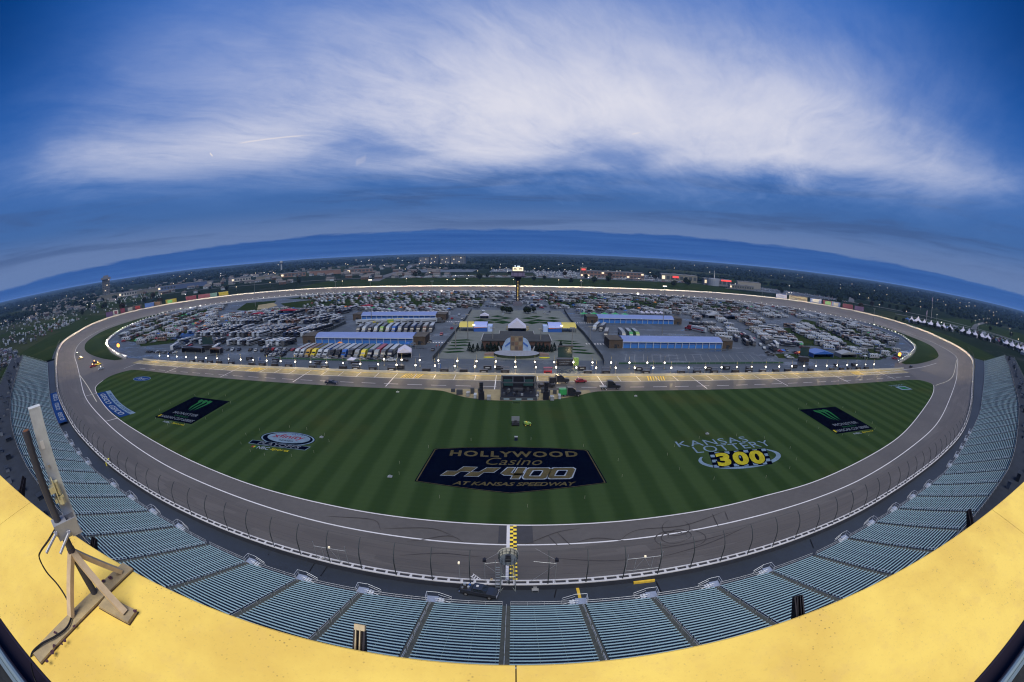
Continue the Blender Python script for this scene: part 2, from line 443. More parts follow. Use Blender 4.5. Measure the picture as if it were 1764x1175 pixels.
M_YEL = mat('yellow_line_paint', (.62, .42, .05), .6, vary=.25, scale=1.2)

rails = [ring(f) for f in np.linspace(0, 1, 9)]
tr = ribbon('race_track', rails, M_TRACK, closed=True)
me = tr.data; uvl = me.uv_layers.new(name='UVMap')
n = NPH
vu = np.zeros((len(me.vertices), 2)); seg = np.r_[0, np.cumsum(np.hypot(*np.diff(rails[4][:, :2], axis=0).T))]
for k in range(9): vu[k * n:(k + 1) * n, 0] = seg / 120.0; vu[k * n:(k + 1) * n, 1] = k / 8
li = np.zeros(len(me.loops), int); me.loops.foreach_get('vertex_index', li)
uvl.data.foreach_set('uv', vu[li].ravel())
struct(tr)
def line_ring(f, wd, name='white_line', dz=.03, m=M_WHITE, sel=slice(None), parent=tr):
    w_ = wd / (RO - RI)
    r = [loop_pts(RI + (RO - RI) * (f + s * w_ / 2), BANK * max(0, f) + dz)[sel] for s in (-1, 1)]
    return ribbon(name, r, m, parent, closed=isinstance(sel, slice) and sel == slice(None))
line_ring(0.0, .45)

# infield sheet (paddock, aprons and pit road all lie on it)
pav = flat('infield_pavement', [tuple(p[:2]) for p in ring(0.0)], -.02, M_APRON); struct(pav)
def pit(x, d, z=0.0): return (x, 191.8 - .016 * x + d, z)

M_PITROAD = asphalt('pit_road_asphalt', (.062, .059, .058))
pr = flat('pit_road', [pit(-232, -18.5), pit(250, -23.5), pit(258, -9.2), pit(-246, -8.2)], .02, M_PITROAD); struct(pr)
ps = flat('pit_stalls', [pit(-246, -8.2), pit(258, -9.2), pit(258, -.3), pit(-246, -.3)], .04, M_CONC); struct(ps)

# tri-oval lawn with mown stripes
GR = [(-223, 136), (-209.5, 127.8), (-180, 114), (-157.7, 105.8), (-133, 98.6), (-103, 90.5), (-82.4, 85.7), (-63, 81.9), (-38, 78.7), (-20, 77.2), (0, 76.4), (15, 76.4), (29, 76.8), (48, 78),
      (63, 79.8), (86, 82.6), (124.7, 91.8), (153, 101), (191, 117.5), (226, 134), (247, 146.5), (253, 153), (250, 160.5), (240, 163.6), (223, 164.4), (116, 166.6), (45.3, 168.4), (32.3, 166.6), (27.4, 163.3), (18, 158.7), (8, 156.4),
      (-6.4, 156.6), (-18, 159.8), (-28, 167.2), (-36, 168.6), (-69, 169), (-137, 171), (-180, 172.2), (-222, 173.9), (-231, 170), (-234.5, 158), (-230, 146)]
def grass_mat(name, stripes, ca=(.0155, .032, .0120), cb=(.030, .053, .0215), ang=0.0, width=4.6):
    m = bpy.data.materials.new(name); m.use_nodes = True; t = m.node_tree; t.nodes.clear(); q = NT(t)
    b = q.n('ShaderNodeBsdfPrincipled'); o = q.n('ShaderNodeOutputMaterial'); t.links.new(b.outputs[0], o.inputs[0])
    b.inputs['Roughness'].default_value = 1; b.inputs['Specular IOR Level'].default_value = 0
    pos = q.n('ShaderNodeNewGeometry').outputs['Position']; X, Y, _ = q.sep(pos)
    f1 = q.noise(pos, .035, 5, .65); f2 = q.noise(pos, .9, 4, .7); f3 = q.noise(q.vm('MULTIPLY', pos, (2.5, .5, 1)), 1.0, 4, .7)
    f = q.m('ADD', q.m('MULTIPLY', f1, .5), q.m('ADD', q.m('MULTIPLY', f2, .25), q.m('MULTIPLY', f3, .25)))
    if stripes:
        wob = q.m('MULTIPLY', q.m('SUBTRACT', q.noise(pos, .12, 2), .5), 1.1)
        ph = q.m('ADD', q.m('ADD', X, q.m('MULTIPLY', Y, ang)), wob)
        s = q.m('SINE', q.m('MULTIPLY', ph, math.pi / width))
        s = q.step(s, -.65, .65)
        row = q.m('SINE', q.m('MULTIPLY', q.m('ADD', Y, q.m('MULTIPLY', wob, .6)), math.pi / 1.1))
        f = q.m('ADD', q.m('MULTIPLY', s, .52), q.m('ADD', q.m('MULTIPLY', f, .80), q.m('MULTIPLY', row, .03)))
        c = q.mix(q.line(f, .26, 1.06), ca, cb)
    else: c = q.mix(q.line(f, .3, .7), ca, cb)
    dry = q.step(q.noise(pos, .02, 4, .6), .52, .75)
    c = q.mix(q.m('MULTIPLY', dry, .65), c, (.040, .047, .016, 1))
    q.put(b.inputs['Base Color'], c)
    bn = q.n('ShaderNodeBump'); bn.inputs['Strength'].default_value = .4; bn.inputs['Distance'].default_value = .05
    t.links.new(f2, bn.inputs['Height']); t.links.new(bn.outputs[0], b.inputs['Normal'])
    MATS[name] = m
    return m
M_LAWN = grass_mat('striped_lawn', True)
M_TURF = grass_mat('rough_grass', False, (.011, .021, .009), (.021, .034, .014))
gl = spline(GR, 5, True)
lawn = flat('trioval_lawn', [tuple(p) for p in gl], .05, M_LAWN); struct(lawn)
gring = resample(gl, 3, True); gn = normals2(gring, True)
sel = [i for i in range(len(gring)) if gring[i][1] < 150]
k0 = sel.index(max(sel, key=lambda i: -gring[i][0] if gring[i][1] > 130 else -999)) if sel else 0
order = sorted(sel, key=lambda i: gring[i][0])
e1 = gring[order]
nn = normals2(e1)
ribbon('apron_line', [lift(e1 + nn * .15, .07), lift(e1 + nn * .5, .07)], M_WHITE, tr)

# grass between the inner wall and the turn aprons
IW = [(-266, 197.5), (-305, 212), (-352, 238.4), (-388, 272), (-425, 324), (-455, 390), (-460, 450), (-440, 500), (-403, 545), (-355, 585), (-290, 610), (-200, 616), (-27, 614), (150, 612), (230, 606), (300, 592), (350, 560), (400, 505),
      (428, 450), (440, 385), (425, 325), (404, 292), (368, 253), (324, 226.5), (274, 203)]
iw = spline(IW, 8)
M_CURB = mat('turn_grass_kerb', (.3, .3, .3), .7)
TL = [(-274.7, 191), (-300.6, 194.3), (-339.4, 205.3), (-378, 224), (-419, 256), (-462, 313), (-484, 386), (-480, 440), (-466, 478), (-430, 536), (-390, 580), (-345, 612), (-280, 630), (-180, 632), (-20, 629), (150, 626)]
TL_in = [(-268, 195.5), (-305, 210.5), (-350, 236), (-389.5, 271), (-426.5, 323.5), (-457, 390), (-462, 450), (-442, 501), (-404.5, 546.5), (-356, 586.5), (-290, 611.5), (-200, 617.5), (-27, 615.5), (150, 613.5)]
TR = [(280, 199), (304.5, 200), (354, 213), (386, 231), (423.5, 267), (446, 320), (462, 390), (460, 406.4)]
TR_in = [(280, 204), (324.5, 224.5), (369.5, 251.8), (406, 291.5), (427, 324.5), (442, 385), (446, 402)]
for a, b in ((TL, TL_in), (TR, TR_in)):
    pts = [tuple(p) for p in spline(a, 6)] + [tuple(p) for p in spline(b, 6)[::-1]]
    struct(flat('turn_grass', pts, .05, M_TURF))

# paddock surface, lots and lawns inside
pad = flat('paddock', [(-262, 200)] + [tuple(p) for p in iw[2:-2]] + [(270, 203)] + [pit(250, 1.0)[:2], pit(-246, 1.0)[:2]], .02, M_PAD); struct(pad)

# inner wall round the paddock
def wall_mesh(name, p, h, th, m, closed=False, z=0.0, parent=None):
    nn = normals2(p, closed); z = np.zeros(len(p)) + z
    a = p[:, :2] - nn * th / 2; b = p[:, :2] + nn * th / 2
    return ribbon(name, [lift(a, z), lift(a, z + h), lift(b, z + h), lift(b, z)], m, parent, closed)
iwr = resample(iw, 5)
tag(wall_mesh('infield_wall', iwr, 1.3, .5, M_WALL), 'low white concrete wall curving round the camper lots, with small lamps along its top', 'wall')
pw = np.array([pit(x, 0)[:2] for x in np.linspace(-238, 262, 60)])
pw[:, 0][0] -= 6; pw[0, 1] += 2
tag(wall_mesh('pit_wall', pw, 1.0, .5, mat('pit_wall_paint', (.34, .33, .29), .6, vary=.2, scale=.5)), 'long low white wall behind the pit stalls', 'wall')

# pit road markings
b = MB()
for k in range(-25, 28):
    x = -7 + 9.3 * k
    b.poly([pit(x - .12, -9, .06), pit(x + .12, -9, .06), pit(x + .12, -.6, .06), pit(x - .12, -.6, .06)])
for k in range(-5, 6):
    x = -7 + 46.5 * k
    b.poly([pit(x - .2, -21.5, .05), pit(x + .2, -21.5, .05), pit(x + .2, -9, .05), pit(x - .2, -9, .05)])
for x in np.arange(-225, 245, 10.6): b.poly([pit(x, -17.7, .05), pit(x + 6.6, -17.7, .05), pit(x + 6.6, -17.35, .05), pit(x, -17.35, .05)])
b.poly([pit(-240, -8.5, .055), pit(256, -9.5, .055), pit(256, -9.2, .055), pit(-240, -8.2, .055)])
link('stall_lines', b.mesh('stall_lines', M_WHITE), ps)
for x0 in (-139, -50.5, 62, 198):                       # yellow keep-clear boxes at the wall openings
    b = MB()
    for k in range(7): b.poly([pit(x0 + k * 1.3, -8, .055), pit(x0 + k * 1.3 + .55, -8, .055), pit(x0 + k * 1.3 + 2.1, -.8, .055), pit(x0 + k * 1.3 + 1.55, -.8, .055)])
    link('keep_clear_box', b.mesh('keep_clear_box', M_YEL), ps)
b = MB()
b.poly([pit(-240, -.75, .052), pit(256, -.75, .052), pit(256, -1.5, .052), pit(-240, -1.5, .052)])
link('yellow_wall_line', b.mesh('yellow_wall_line', mat('worn_yellow', (.38, .30, .10), .7, vary=.3, scale=.6)), ps)
for a in (at(600, 690), ):
    pass
# cross lines on the apron in the turn at left
for (p, q) in ((((148.5, 682), (165.5, 678)), 0), (((182, 726), (202, 720.5)), 0)):
    a, c = at(*p[0]), at(*p[1]); d = Vector((c[0] - a[0], c[1] - a[1])); nn_ = Vector((-d.y, d.x)).normalized() * .2
    b = MB(); b.poly([(a[0] - nn_.x, a[1] - nn_.y, .03), (c[0] - nn_.x, c[1] - nn_.y, .03), (c[0] + nn_.x, c[1] + nn_.y, .03), (a[0] + nn_.x, a[1] + nn_.y, .03)])
    link('restart_line', b.mesh('restart_line', M_WHITE), tr)
# apron guide lines (yellow) at the pit entry and exit
for P in ([(133, 640), (150, 664), (166.5, 692)], [(1648, 620), (1640, 650), (1612, 664)]):
    p = spline([at(*t) for t in P], 8); nn_ = normals2(p)
    ribbon('guide_line', [lift(p - nn_ * .2, .03), lift(p + nn_ * .2, .03)], mat('pale_line_paint', (.5, .48, .4), .6), tr)
p = spline([at(*t) for t in [(1613, 626), (1585, 633), (1530, 640), (1480, 643)]], 8); nn_ = normals2(p)
ribbon('guide_line', [lift(p - nn_ * .2, .03), lift(p + nn_ * .2, .03)], M_WHITE, tr)

# start / finish line
def decal(name, pts, m, parent, dz=.05): 
    b = MB()
    for q in pts: b.poly([(x, y, track_z(x, y) + dz) for x, y in q])
    return link(name, b.mesh(name, m), parent)
ys = np.linspace(54.6, 76.2, 31)
decal('finish_stripe', [[(-.75, a), (-.1, a), (-.1, c), (-.75, c)] for a, c in zip(ys, ys[1:])], M_WHITE, tr)
sq = [[], []]
for i, (a, c) in enumerate(zip(ys, ys[1:])):
    for k in range(2): sq[(i + k) % 2].append([(-.08 + .68 * k, a), (.6 + .68 * k, a), (.6 + .68 * k, c), (-.08 + .68 * k, c)])
decal('yellow_checks', sq[0], mat('check_yellow', (.85, .62, .05), .5), tr)
decal('black_checks', sq[1], mat('check_black', (.03, .03, .04), .5), tr)
M_SEAL = mat('dark_patch', (.044, .044, .050), .6, vary=.2, scale=.5)
decal('dark_patch', [[(-2.4, 69.6), (-.8, 69.6), (-.8, 75.8), (-2.4, 75.8)], [(1.35, 69.6), (4.6, 69.6), (4.6, 75.8), (1.35, 75.8)]], M_SEAL, tr, .03)

# tyre marks: doughnuts and slides
M_RUB = mat('tyre_rubber', (.046, .042, .042), .6, vary=.4, scale=.7)
def smear(P, wd=.28, dz=.045):
    p = resample(spline(P, 10), 1.0); nn_ = normals2(p); tw = np.sin(np.linspace(.15, math.pi - .15, len(p)))[:, None]
    a = p - nn_ * wd / 2 * tw; c = p + nn_ * wd / 2 * tw
    za = np.array([track_z(*q) + dz for q in p])
    return ribbon('tyre_mark', [lift(a, za), lift(c, za)], M_RUB, tr)
def pxs(*t): return [at(u, v, .8) for u, v in t]
for cx, cy, rx, a0, a1 in ((1162, 922, 22, 0, 330), (1155, 925, 26, 40, 290), (1172, 918, 20, -60, 200), (1166, 903, 24, 120, 420), (1186, 926, 30, -80, 120)):
    P = [(cx + rx * math.cos(R(t)), cy - rx * .62 * math.sin(R(t))) for t in np.linspace(a0, a1, 14)]
    smear([at(u, v, 1.0) for u, v in P], .26)
for P in ([(905, 933), (960, 912), (1000, 905)], [(1065, 928), (1100, 908), (1180, 900), (1250, 876)], [(1140, 966), (1220, 940), (1290, 905)], [(955, 964), (1040, 972), (1110, 968)],
          [(945, 918), (962, 936)], [(960, 912), (985, 936)], [(990, 930), (1030, 922), (1090, 928)], [(780, 918), (740, 905), (660, 905)], [(655, 908), (640, 890), (560, 884)],
          [(700, 930), (770, 918), (800, 930)], [(1250, 876), (1256, 892)], [(1228, 880), (1240, 905)], [(830, 962), (760, 955), (690, 962)], [(1120, 950), (1200, 935), (1270, 915)]):
    smear(pxs(*P), .3)

# ------------------------------------------------------------------ outer wall, fence
wl = ring(1.0)[:, :2]; wl = wl + normals2(wl, True) * .2
wz = np.full(NPH, BANK)
ow = empty('outer_wall'); tag(ow, 'white outer safety wall round the whole oval, floodlit cream on the turns and back straight', 'wall')
nrm = normals2(wl, True)
def offs(d): return wl + nrm * d
def bar(name, d0, d1, z0, z1, m):
    a, c = offs(d0), offs(d1)
    return ribbon(name, [lift(a, z0), lift(a, z1), lift(c, z1), lift(c, z0)], m, ow, True)
far_h = np.clip((wl[:, 1] - 150) / 120, 0, 1)
bar('steel_barrier', 0, .28, BANK - .1, BANK + 1.12 + .5 * far_h, M_WALL)
bar('concrete_wall', .95, 1.3, BANK - 1.2, BANK + 1.15 + .5 * far_h, M_WALL)
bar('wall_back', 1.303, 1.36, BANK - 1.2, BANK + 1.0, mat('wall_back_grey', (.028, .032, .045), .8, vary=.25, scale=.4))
bar('gap_shade', .285, .945, BANK - .2, BANK + 1.02, mat('gap_black', (.035, .036, .045), .9))  # raised black fill, painting in the shade of the deep gap
wlr = resample(wl, 2.15, True); wn = normals2(wlr, True)
b = MB()
for p, q in zip(wlr, wn):
    if p[1] > 330: continue
    t = np.array([-q[1], q[0]]); a = p + q * .285; c = p + q * .945
    vs = [(*(e + s * t * .22), z) for z in (BANK + 1.03, BANK + 1.115) for e, s in ((a, -1), (c, -1), (c, 1), (a, 1))]
    b.add(vs, [(4, 5, 6, 7), (0, 1, 5, 4), (1, 2, 6, 5), (2, 3, 7, 6), (3, 0, 4, 7)])
stuff(link('foam_blocks', b.mesh('foam_blocks', M_WALL), ow))

fe = empty('catch_fence'); tag(fe, 'tall catch fence of curved steel posts and cables leaning over the front straight', 'fence')
fp = resample(offs(1.12), 6.28, True); fn = normals2(fp, True)
front = [i for i in range(len(fp)) if fp[i][1] < 215]
front.sort(key=lambda i: fp[i][0])
PROF = [(0, BANK + .3), (0, BANK + 1.2), (0, BANK + 3.9), (-.12, BANK + 4.7), (-.5, BANK + 5.6), (-1.15, BANK + 6.4), (-2.0, BANK + 6.95)]
pm = MB(); pm.tube([(d, 0, z) for d, z in PROF], [.10] * 3 + [.095, .09, .085, .075], 6)
pmesh = pm.mesh('fence_post', mat('fence_post_steel', (.045, .055, .06), .5, .4))
for i in front: link('fence_post', pmesh, fe, (fp[i][0], fp[i][1], 0), math.atan2(fn[i][1], fn[i][0]))
b = MB()
base = fp[front]; bn_ = fn[front]
for (d, z) in [(0, BANK + 1.7), (0, BANK + 2.8), (0, BANK + 3.9), (-.12, BANK + 4.7), (-2.0, BANK + 6.95)]:
    p = base + bn_ * d
    b.tube([(x, y, z) for x, y in p], .012, 3)
link('fence_cable', b.mesh('fence_cable', mat('cable_dark', (.04, .045, .05), .5)), fe)

# ------------------------------------------------------------------ banks outside the turns and the wide land
M_LAND = None
def land_mat():
    m = bpy.data.materials.new('land'); m.use_nodes = True; t = m.node_tree; t.nodes.clear(); q = NT(t)
    b = q.n('ShaderNodeBsdfPrincipled'); o = q.n('ShaderNodeOutputMaterial'); t.links.new(b.outputs[0], o.inputs[0])
    b.inputs['Roughness'].default_value = 1; b.inputs['Specular IOR Level'].default_value = 0
    pos = q.n('ShaderNodeNewGeometry').outputs['Position']
    f1 = q.noise(pos, .0016, 5, .6); f2 = q.noise(pos, .012, 5, .65); f3 = q.noise(pos, .08, 4, .7)
    wood = q.mix(f3, (.006, .012, .010, 1), (.014, .022, .017, 1))
    field = q.mix(f2, (.018, .028, .014, 1), (.036, .042, .026, 1))
    c = q.mix(q.step(f1, .5, .6), wood, field)
    c = q.mix(q.m('MULTIPLY', q.step(f2, .55, .7), .5), c, (.045, .05, .06, 1))
    q.put(b.inputs['Base Color'], c)
    return m
M_LAND = land_mat()
b = MB(); rs = [0, 300, 700, 1100, 1600, 2200, 3000, 4000, 5200, 6600, 8200, 10000, 12000, 14500, 17500, 21000, 26000]; na = 96
rnd = random.Random(3)
def hill(r, a):
    if r < 2000: return -.8
    t = min(1, (r - 2000) / 12000)
    base = 50 * t * t * (3 - 2 * t)
    return -.8 + base + t * (7 * math.sin(3 * a + r * .0007) + 6 * math.sin(7 * a - r * .0011) + 4 * math.sin(13 * a + 1.7 + r * .002) + 3 * math.sin(23 * a))
vs = [(0, 0, -.8)] + [(r * math.sin(2 * math.pi * k / na), r * math.cos(2 * math.pi * k / na), hill(r, 2 * math.pi * k / na)) for r in rs[1:] for k in range(na)]
fs = [(0, 1 + k, 1 + (k + 1) % na) for k in range(na)]
for i in range(len(rs) - 2):
    for k in range(na):
        o = 1 + i * na; fs.append((o + k, o + na + k, o + na + (k + 1) % na, o + (k + 1) % na))
b.add(vs, fs); struct(link('ground', b.mesh('ground', M_LAND)))

# the bank behind the wall: service road, then grass slope
ang = [i for i in range(NPH) if not (ring(1.0)[i][1] < 200 and -352 < ring(1.0)[i][0] < 418)]
idx = np.array(sorted(ang, key=lambda i: (PH[i] + math.pi / 2) % (2 * math.pi)))
o_ = lambda d, z: lift((wl + nrm * d)[idx], z)
struct(ribbon('service_road', [o_(1.3, BANK - .05), o_(5.5, BANK - .1)], M_WALK))
struct(ribbon('grass_bank', [o_(5.5, BANK - .1), o_(18, BANK - .6), o_(48, .2), o_(70, -.5)], M_TURF))
# ------------------------------------------------------------------ grandstand
FR = [(-352, 162), (-340, 156.2), (-285, 129.5), (-222, 99), (-180, 81.5), (-147, 70.3), (-119, 62.9), (-98, 58.8), (-86.7, 56.7), (-74.5, 54.7), (-63.5, 52.8), (-52, 51), (-44, 49.9), (-34, 49.2), (-20, 48.9), (0, 48.8), (20, 48.7),
      (34, 48.7), (46, 49.2), (62, 50.6), (73, 52.4), (85.7, 54.3), (97, 56), (108.5, 57.9), (121, 60), (134, 62.8), (160, 70.8), (220, 92.4), (262, 111), (335, 144), (411, 180), (425, 186.8)]
fr = resample(spline(FR, 10), .5)
sarc = np.r_[0, np.cumsum(np.hypot(*np.diff(fr, axis=0).T))]
s0 = np.interp(-.5, fr[:, 0], sarc)
def fpos(s): return np.array([np.interp(s, sarc, fr[:, 0]), np.interp(s, sarc, fr[:, 1])])
kk = np.exp(-.5 * (np.arange(-60, 61) / 22.) ** 2); kk /= kk.sum()
tg = np.gradient(fr, axis=0); tg = np.stack([np.convolve(np.pad(tg[:, k], 60, 'edge'), kk, 'valid') for k in (0, 1)], 1); tg /= np.linalg.norm(tg, axis=1, keepdims=True)
def fnor(s):
    t = np.array([np.interp(s, sarc, tg[:, 0]), np.interp(s, sarc, tg[:, 1])]); t /= np.linalg.norm(t)
    return np.array([t[1], -t[0]])              # away from the track
SEC, ROWS, TREAD, RISE, Z0 = 11.8, 31, .78, .322, 3.0
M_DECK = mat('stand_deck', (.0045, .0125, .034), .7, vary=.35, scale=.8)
M_BENCH = mat('aluminium_bench', (.28, .42, .465), .5, .2, vary=.14, scale=1.5)
M_AISLE = mat('aisle_steel', (.062, .070, .066), .7, vary=.3, scale=1.2)
M_RAIL = mat('rail_steel', (.56, .60, .66), .45, .3)
M_PLAT = mat('platform_steel', (.30, .35, .45), .5, .3, vary=.15, scale=2)
# walkway between wall and stands
xs = np.linspace(0, sarc[-1], 240)
A = np.array([fpos(s) for s in xs])
wfront = wl[[i for i in range(NPH)]]
d2 = ((A[:, None, :] - (wl + nrm * 1.3)[None]) ** 2).sum(2)
Bw = (wl + nrm * 1.3)[d2.argmin(1)]
struct(ribbon('walkway', [lift(A, 2.5), lift((A + Bw) / 2, 2.72), lift(Bw, 2.95)], M_WALK))
# wide apron of land and concourse behind the top row
Nn = np.array([fnor(s) for s in xs])
top = ROWS * TREAD
M_CONCO = mat('concourse_concrete', (.022, .028, .040), .8, vary=.35, scale=.3, coords='World')
struct(ribbon('concourse', [lift(A + Nn * (top + .02), Z0 + ROWS * RISE - .35), lift(A + Nn * (top + 13), Z0 + ROWS * RISE - .35), lift(A + Nn * (top + 13.2), -.8)], M_CONCO))

bb = MB(); bb.box(-.5, .5, -.105, .105, .40, .445)
for x in (-.46, -.155, .155, .46): bb.box(x - .0022, x + .0022, -.04, .04, 0, .40)
bench_me = bb.mesh('bench', M_BENCH)
nL, nR = int((s0 - 2) / SEC), int((sarc[-1] - s0 - 2) / SEC)
def V3(p, z): return (float(p[0]), float(p[1]), z)
secs = []
for i in range(-nL, nR):
    sa, sb = s0 + i * SEC + .62, s0 + (i + 1) * SEC - .62
    pa, pb, na_, nb_ = fpos(sa), fpos(sb), fnor(sa), fnor(sb)
    mid = (pa + pb) / 2
    root = empty('grandstand_section', (float(mid[0]), float(mid[1]), 0))
    side = 'left' if i < 0 else 'right'
    j = -i - 1 if i < 0 else i
    tag(root, f'bench section of the open grandstand, {ordn(j)} to the {side} of the start and finish line', 'grandstand', 'bench sections of the grandstand')
    # stepped deck, its own aisle strip at its left edge included as a part
    b = MB(); o = Vector((mid[0], mid[1], 0))
    def P(p, nv, k, z): q = p + nv * (k * TREAD); return (q[0] - o.x, q[1] - o.y, z)
    vs, fs = [], []
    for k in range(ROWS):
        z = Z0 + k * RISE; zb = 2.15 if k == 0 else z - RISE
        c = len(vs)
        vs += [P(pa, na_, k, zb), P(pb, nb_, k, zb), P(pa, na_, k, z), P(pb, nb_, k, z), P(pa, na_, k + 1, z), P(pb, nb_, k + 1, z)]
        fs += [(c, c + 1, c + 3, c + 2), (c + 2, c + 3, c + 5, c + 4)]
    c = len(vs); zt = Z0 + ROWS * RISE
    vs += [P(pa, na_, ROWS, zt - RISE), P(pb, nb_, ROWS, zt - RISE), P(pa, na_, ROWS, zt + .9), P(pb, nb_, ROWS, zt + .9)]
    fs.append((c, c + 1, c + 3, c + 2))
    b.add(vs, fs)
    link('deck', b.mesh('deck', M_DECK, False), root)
    for k in range(ROWS):
        qa, qb = pa + na_ * ((k + .62) * TREAD), pb + nb_ * ((k + .62) * TREAD)
        m_ = (qa + qb) / 2; L_ = float(np.linalg.norm(qb - qa))
        link('bench', bench_me, root, (m_[0] - o.x, m_[1] - o.y, Z0 + k * RISE), math.atan2(qb[1] - qa[1], qb[0] - qa[0]), (L_, 1, 1))
    # aisle on the side nearer the start line
    se = s0 + i * SEC
    pe, ne = fpos(se), fnor(se); te = np.array([-ne[1], ne[0]])
    b = MB(); vs, fs = [], []
    for k in range(ROWS * 2):
        z = Z0 + k * RISE / 2 + .02; zb = z - RISE / 2; c = len(vs)
        for d, zz_ in ((k / 2 * TREAD, zb), (k / 2 * TREAD, z), ((k + 1) / 2 * TREAD, z)):
            for s_ in (-.66, .66):
                q = pe + ne * d + te * s_; vs.append((q[0] - o.x, q[1] - o.y, zz_))
        fs += [(c, c + 1, c + 3, c + 2), (c + 2, c + 3, c + 5, c + 4)]
    b.add(vs, fs); link('aisle_steps', b.mesh('aisle_steps', M_AISLE, False), root)
    b = MB()
    for g0 in range(1, ROWS - 3, 5):
        a = pe + ne * (g0 * TREAD); c_ = pe + ne * ((g0 + 4) * TREAD)
        za, zc = Z0 + g0 * RISE, Z0 + (g0 + 4) * RISE
        A3, C3 = Vector((a[0] - o.x, a[1] - o.y, za)), Vector((c_[0] - o.x, c_[1] - o.y, zc))
        up = Vector((0, 0, 1))
        b.tube([A3, A3 + up * .9, C3 + up * .9, C3], .035, 4); b.tube([A3 + up * .5, C3 + up * .5], .025, 4)
    link('handrail', b.mesh('handrail', M_RAIL), root)
    # front rail
    b = MB(); A3, C3 = Vector(P(pa, na_, -.06, Z0)), Vector(P(pb, nb_, -.06, Z0))
    for h in (.45, .95): b.tube([A3 + Vector((0, 0, h)), C3 + Vector((0, 0, h))], .025, 4)
    for t in (0, .25, .5, .75, 1): p = A3.lerp(C3, t); b.tube([p, p + Vector((0, 0, .95))], .025, 4)
    link('front_rail', b.mesh('front_rail', M_RAIL), root)
    secs.append(root)

# metal landings and stairs down to the walkway
def stair_proto(sgn):
    root = empty('access_stair')
    b = MB(); b.box(-.75, .75, 0, 1.15, 2.92, 3.0); 
    link('landing', b.mesh('landing', M_PLAT), root)
    b = MB()
    for k in range(5):
        x = sgn * (.8 + k * .34); b.box(min(x, x + sgn * .32), max(x, x + sgn * .32), .05, 1.1, 2.84 - k * .16 - .05, 2.84 - k * .16)
    link('steps', b.mesh('steps', mat('stair_tread', (.42, .46, .52), .5, .3)), root)
    b = MB(); e = sgn * .75
    for y in (.02, 1.13):
        b.tube([(-e if y > 1 else e, y, 3.0), (-e if y > 1 else e, y, 4.05), (e, y, 4.05), (sgn * 2.4, y, 3.2), (sgn * 2.4, y, 2.2)], .03, 4)
        b.tube([(e, y, 3.5), (sgn * 2.4, y, 2.7)], .02, 4)
    b.tube([(-e, 1.13, 4.05), (-e, .02, 4.05), (-e, .02, 3.0)], .03, 4); b.tube([(-e, 1.13, 3.5), (-e, .02, 3.5)], .02, 4)
    link('railing', b.mesh('railing', M_RAIL), root)
    root.scale = (1.25, 1.3, 1.0)
    return know(root)
sp = {s: stair_proto(s) for s in (-1, 1)}
used = set()
for i in list(range(-14, 0)) + list(range(1, 17)):
    if i in (-5, 5, -10, 11): continue
    s = s0 + i * SEC; sg = 1 if i < 0 else -1
    p, nv = fpos(s), fnor(s); rz = math.atan2(nv[1], nv[0]) + math.pi / 2
    j = abs(i) - 1
    lab = f'grey metal stair at the foot of the {ordn(j)} aisle {"left" if i < 0 else "right"} of the start line'
    if sg not in used: r = sp[sg]; used.add(sg); r.location = (p[0], p[1], 0); r.rotation_euler = (0, 0, rz); tag(r, lab, 'stairs', 'stairs from the stands to the walkway')
    else: r = clone(sp[sg], (p[0], p[1], 0), rz, lab)
# kiosks, boxes and camera platforms along the top concourse
M_BOX = [mat('kiosk_grey', (.07, .085, .11), .6), mat('kiosk_dark', (.02, .025, .035), .6), mat('kiosk_pale', (.2, .22, .25), .6)]
rnd = random.Random(11); nk = 0
for s in np.arange(6, sarc[-1] - 6, 9.0):
    p, nv = fpos(s), fnor(s)
    if abs(p[0]) < 45: continue
    d = top + 1.8 + rnd.random() * 7; q = p + nv * d; rz = math.atan2(nv[1], nv[0]) + math.pi / 2
    wd, dp, hh = 1.2 + rnd.random() * 2.4, 1 + rnd.random() * 1.6, 1.0 + rnd.random() * 1.8
    b = MB(); b.box(-wd / 2, wd / 2, -dp / 2, dp / 2, 0, hh * .8, 0); b.box(-wd / 2 - .12, wd / 2 + .12, -dp / 2 - .12, dp / 2 + .12, hh * .8, hh * .8 + .1, 1); b.box(-wd * .35, wd * .35, dp / 2, dp / 2 + .05, hh * .25, hh * .6, 2)
    o = link('concession_kiosk', b.mesh('concession_kiosk', [rnd.choice(M_BOX), M_BOX[1], M_BOX[2]]), None, (q[0], q[1], Z0 + ROWS * RISE - .34), rz)
    tag(o, 'small dark kiosk on the concourse behind the top row, ' + ('left' if p[0] < 0 else 'right') + ' arm of the stand', 'kiosk', 'kiosks on the top concourse, ' + ('left' if p[0] < 0 else 'right') + ' arm')
b = MB()
for off, hh in ((top + .25, 1.1), (top + 12.6, 1.3)):
    b = MB()
    for s in np.arange(4, sarc[-1] - 4, 3.0):
        p, nv = fpos(s), fnor(s); q = p + nv * off; p2 = fpos(s + 3) + fnor(s + 3) * off
        z = Z0 + ROWS * RISE - .35
        b.tube([(q[0], q[1], z), (q[0], q[1], z + hh), (p2[0], p2[1], z + hh)], .03, 3, 0, False)
    tag(link('concourse_railing', b.mesh('concourse_railing', M_RAIL), None), 'thin steel railing directly behind the top row of benches' if hh < 1.2 else 'thin steel railing along the outer edge of the concourse', 'railing')
M_LPOLE = mat('lamp_pole_steel', (.2, .21, .22), .5, .5)

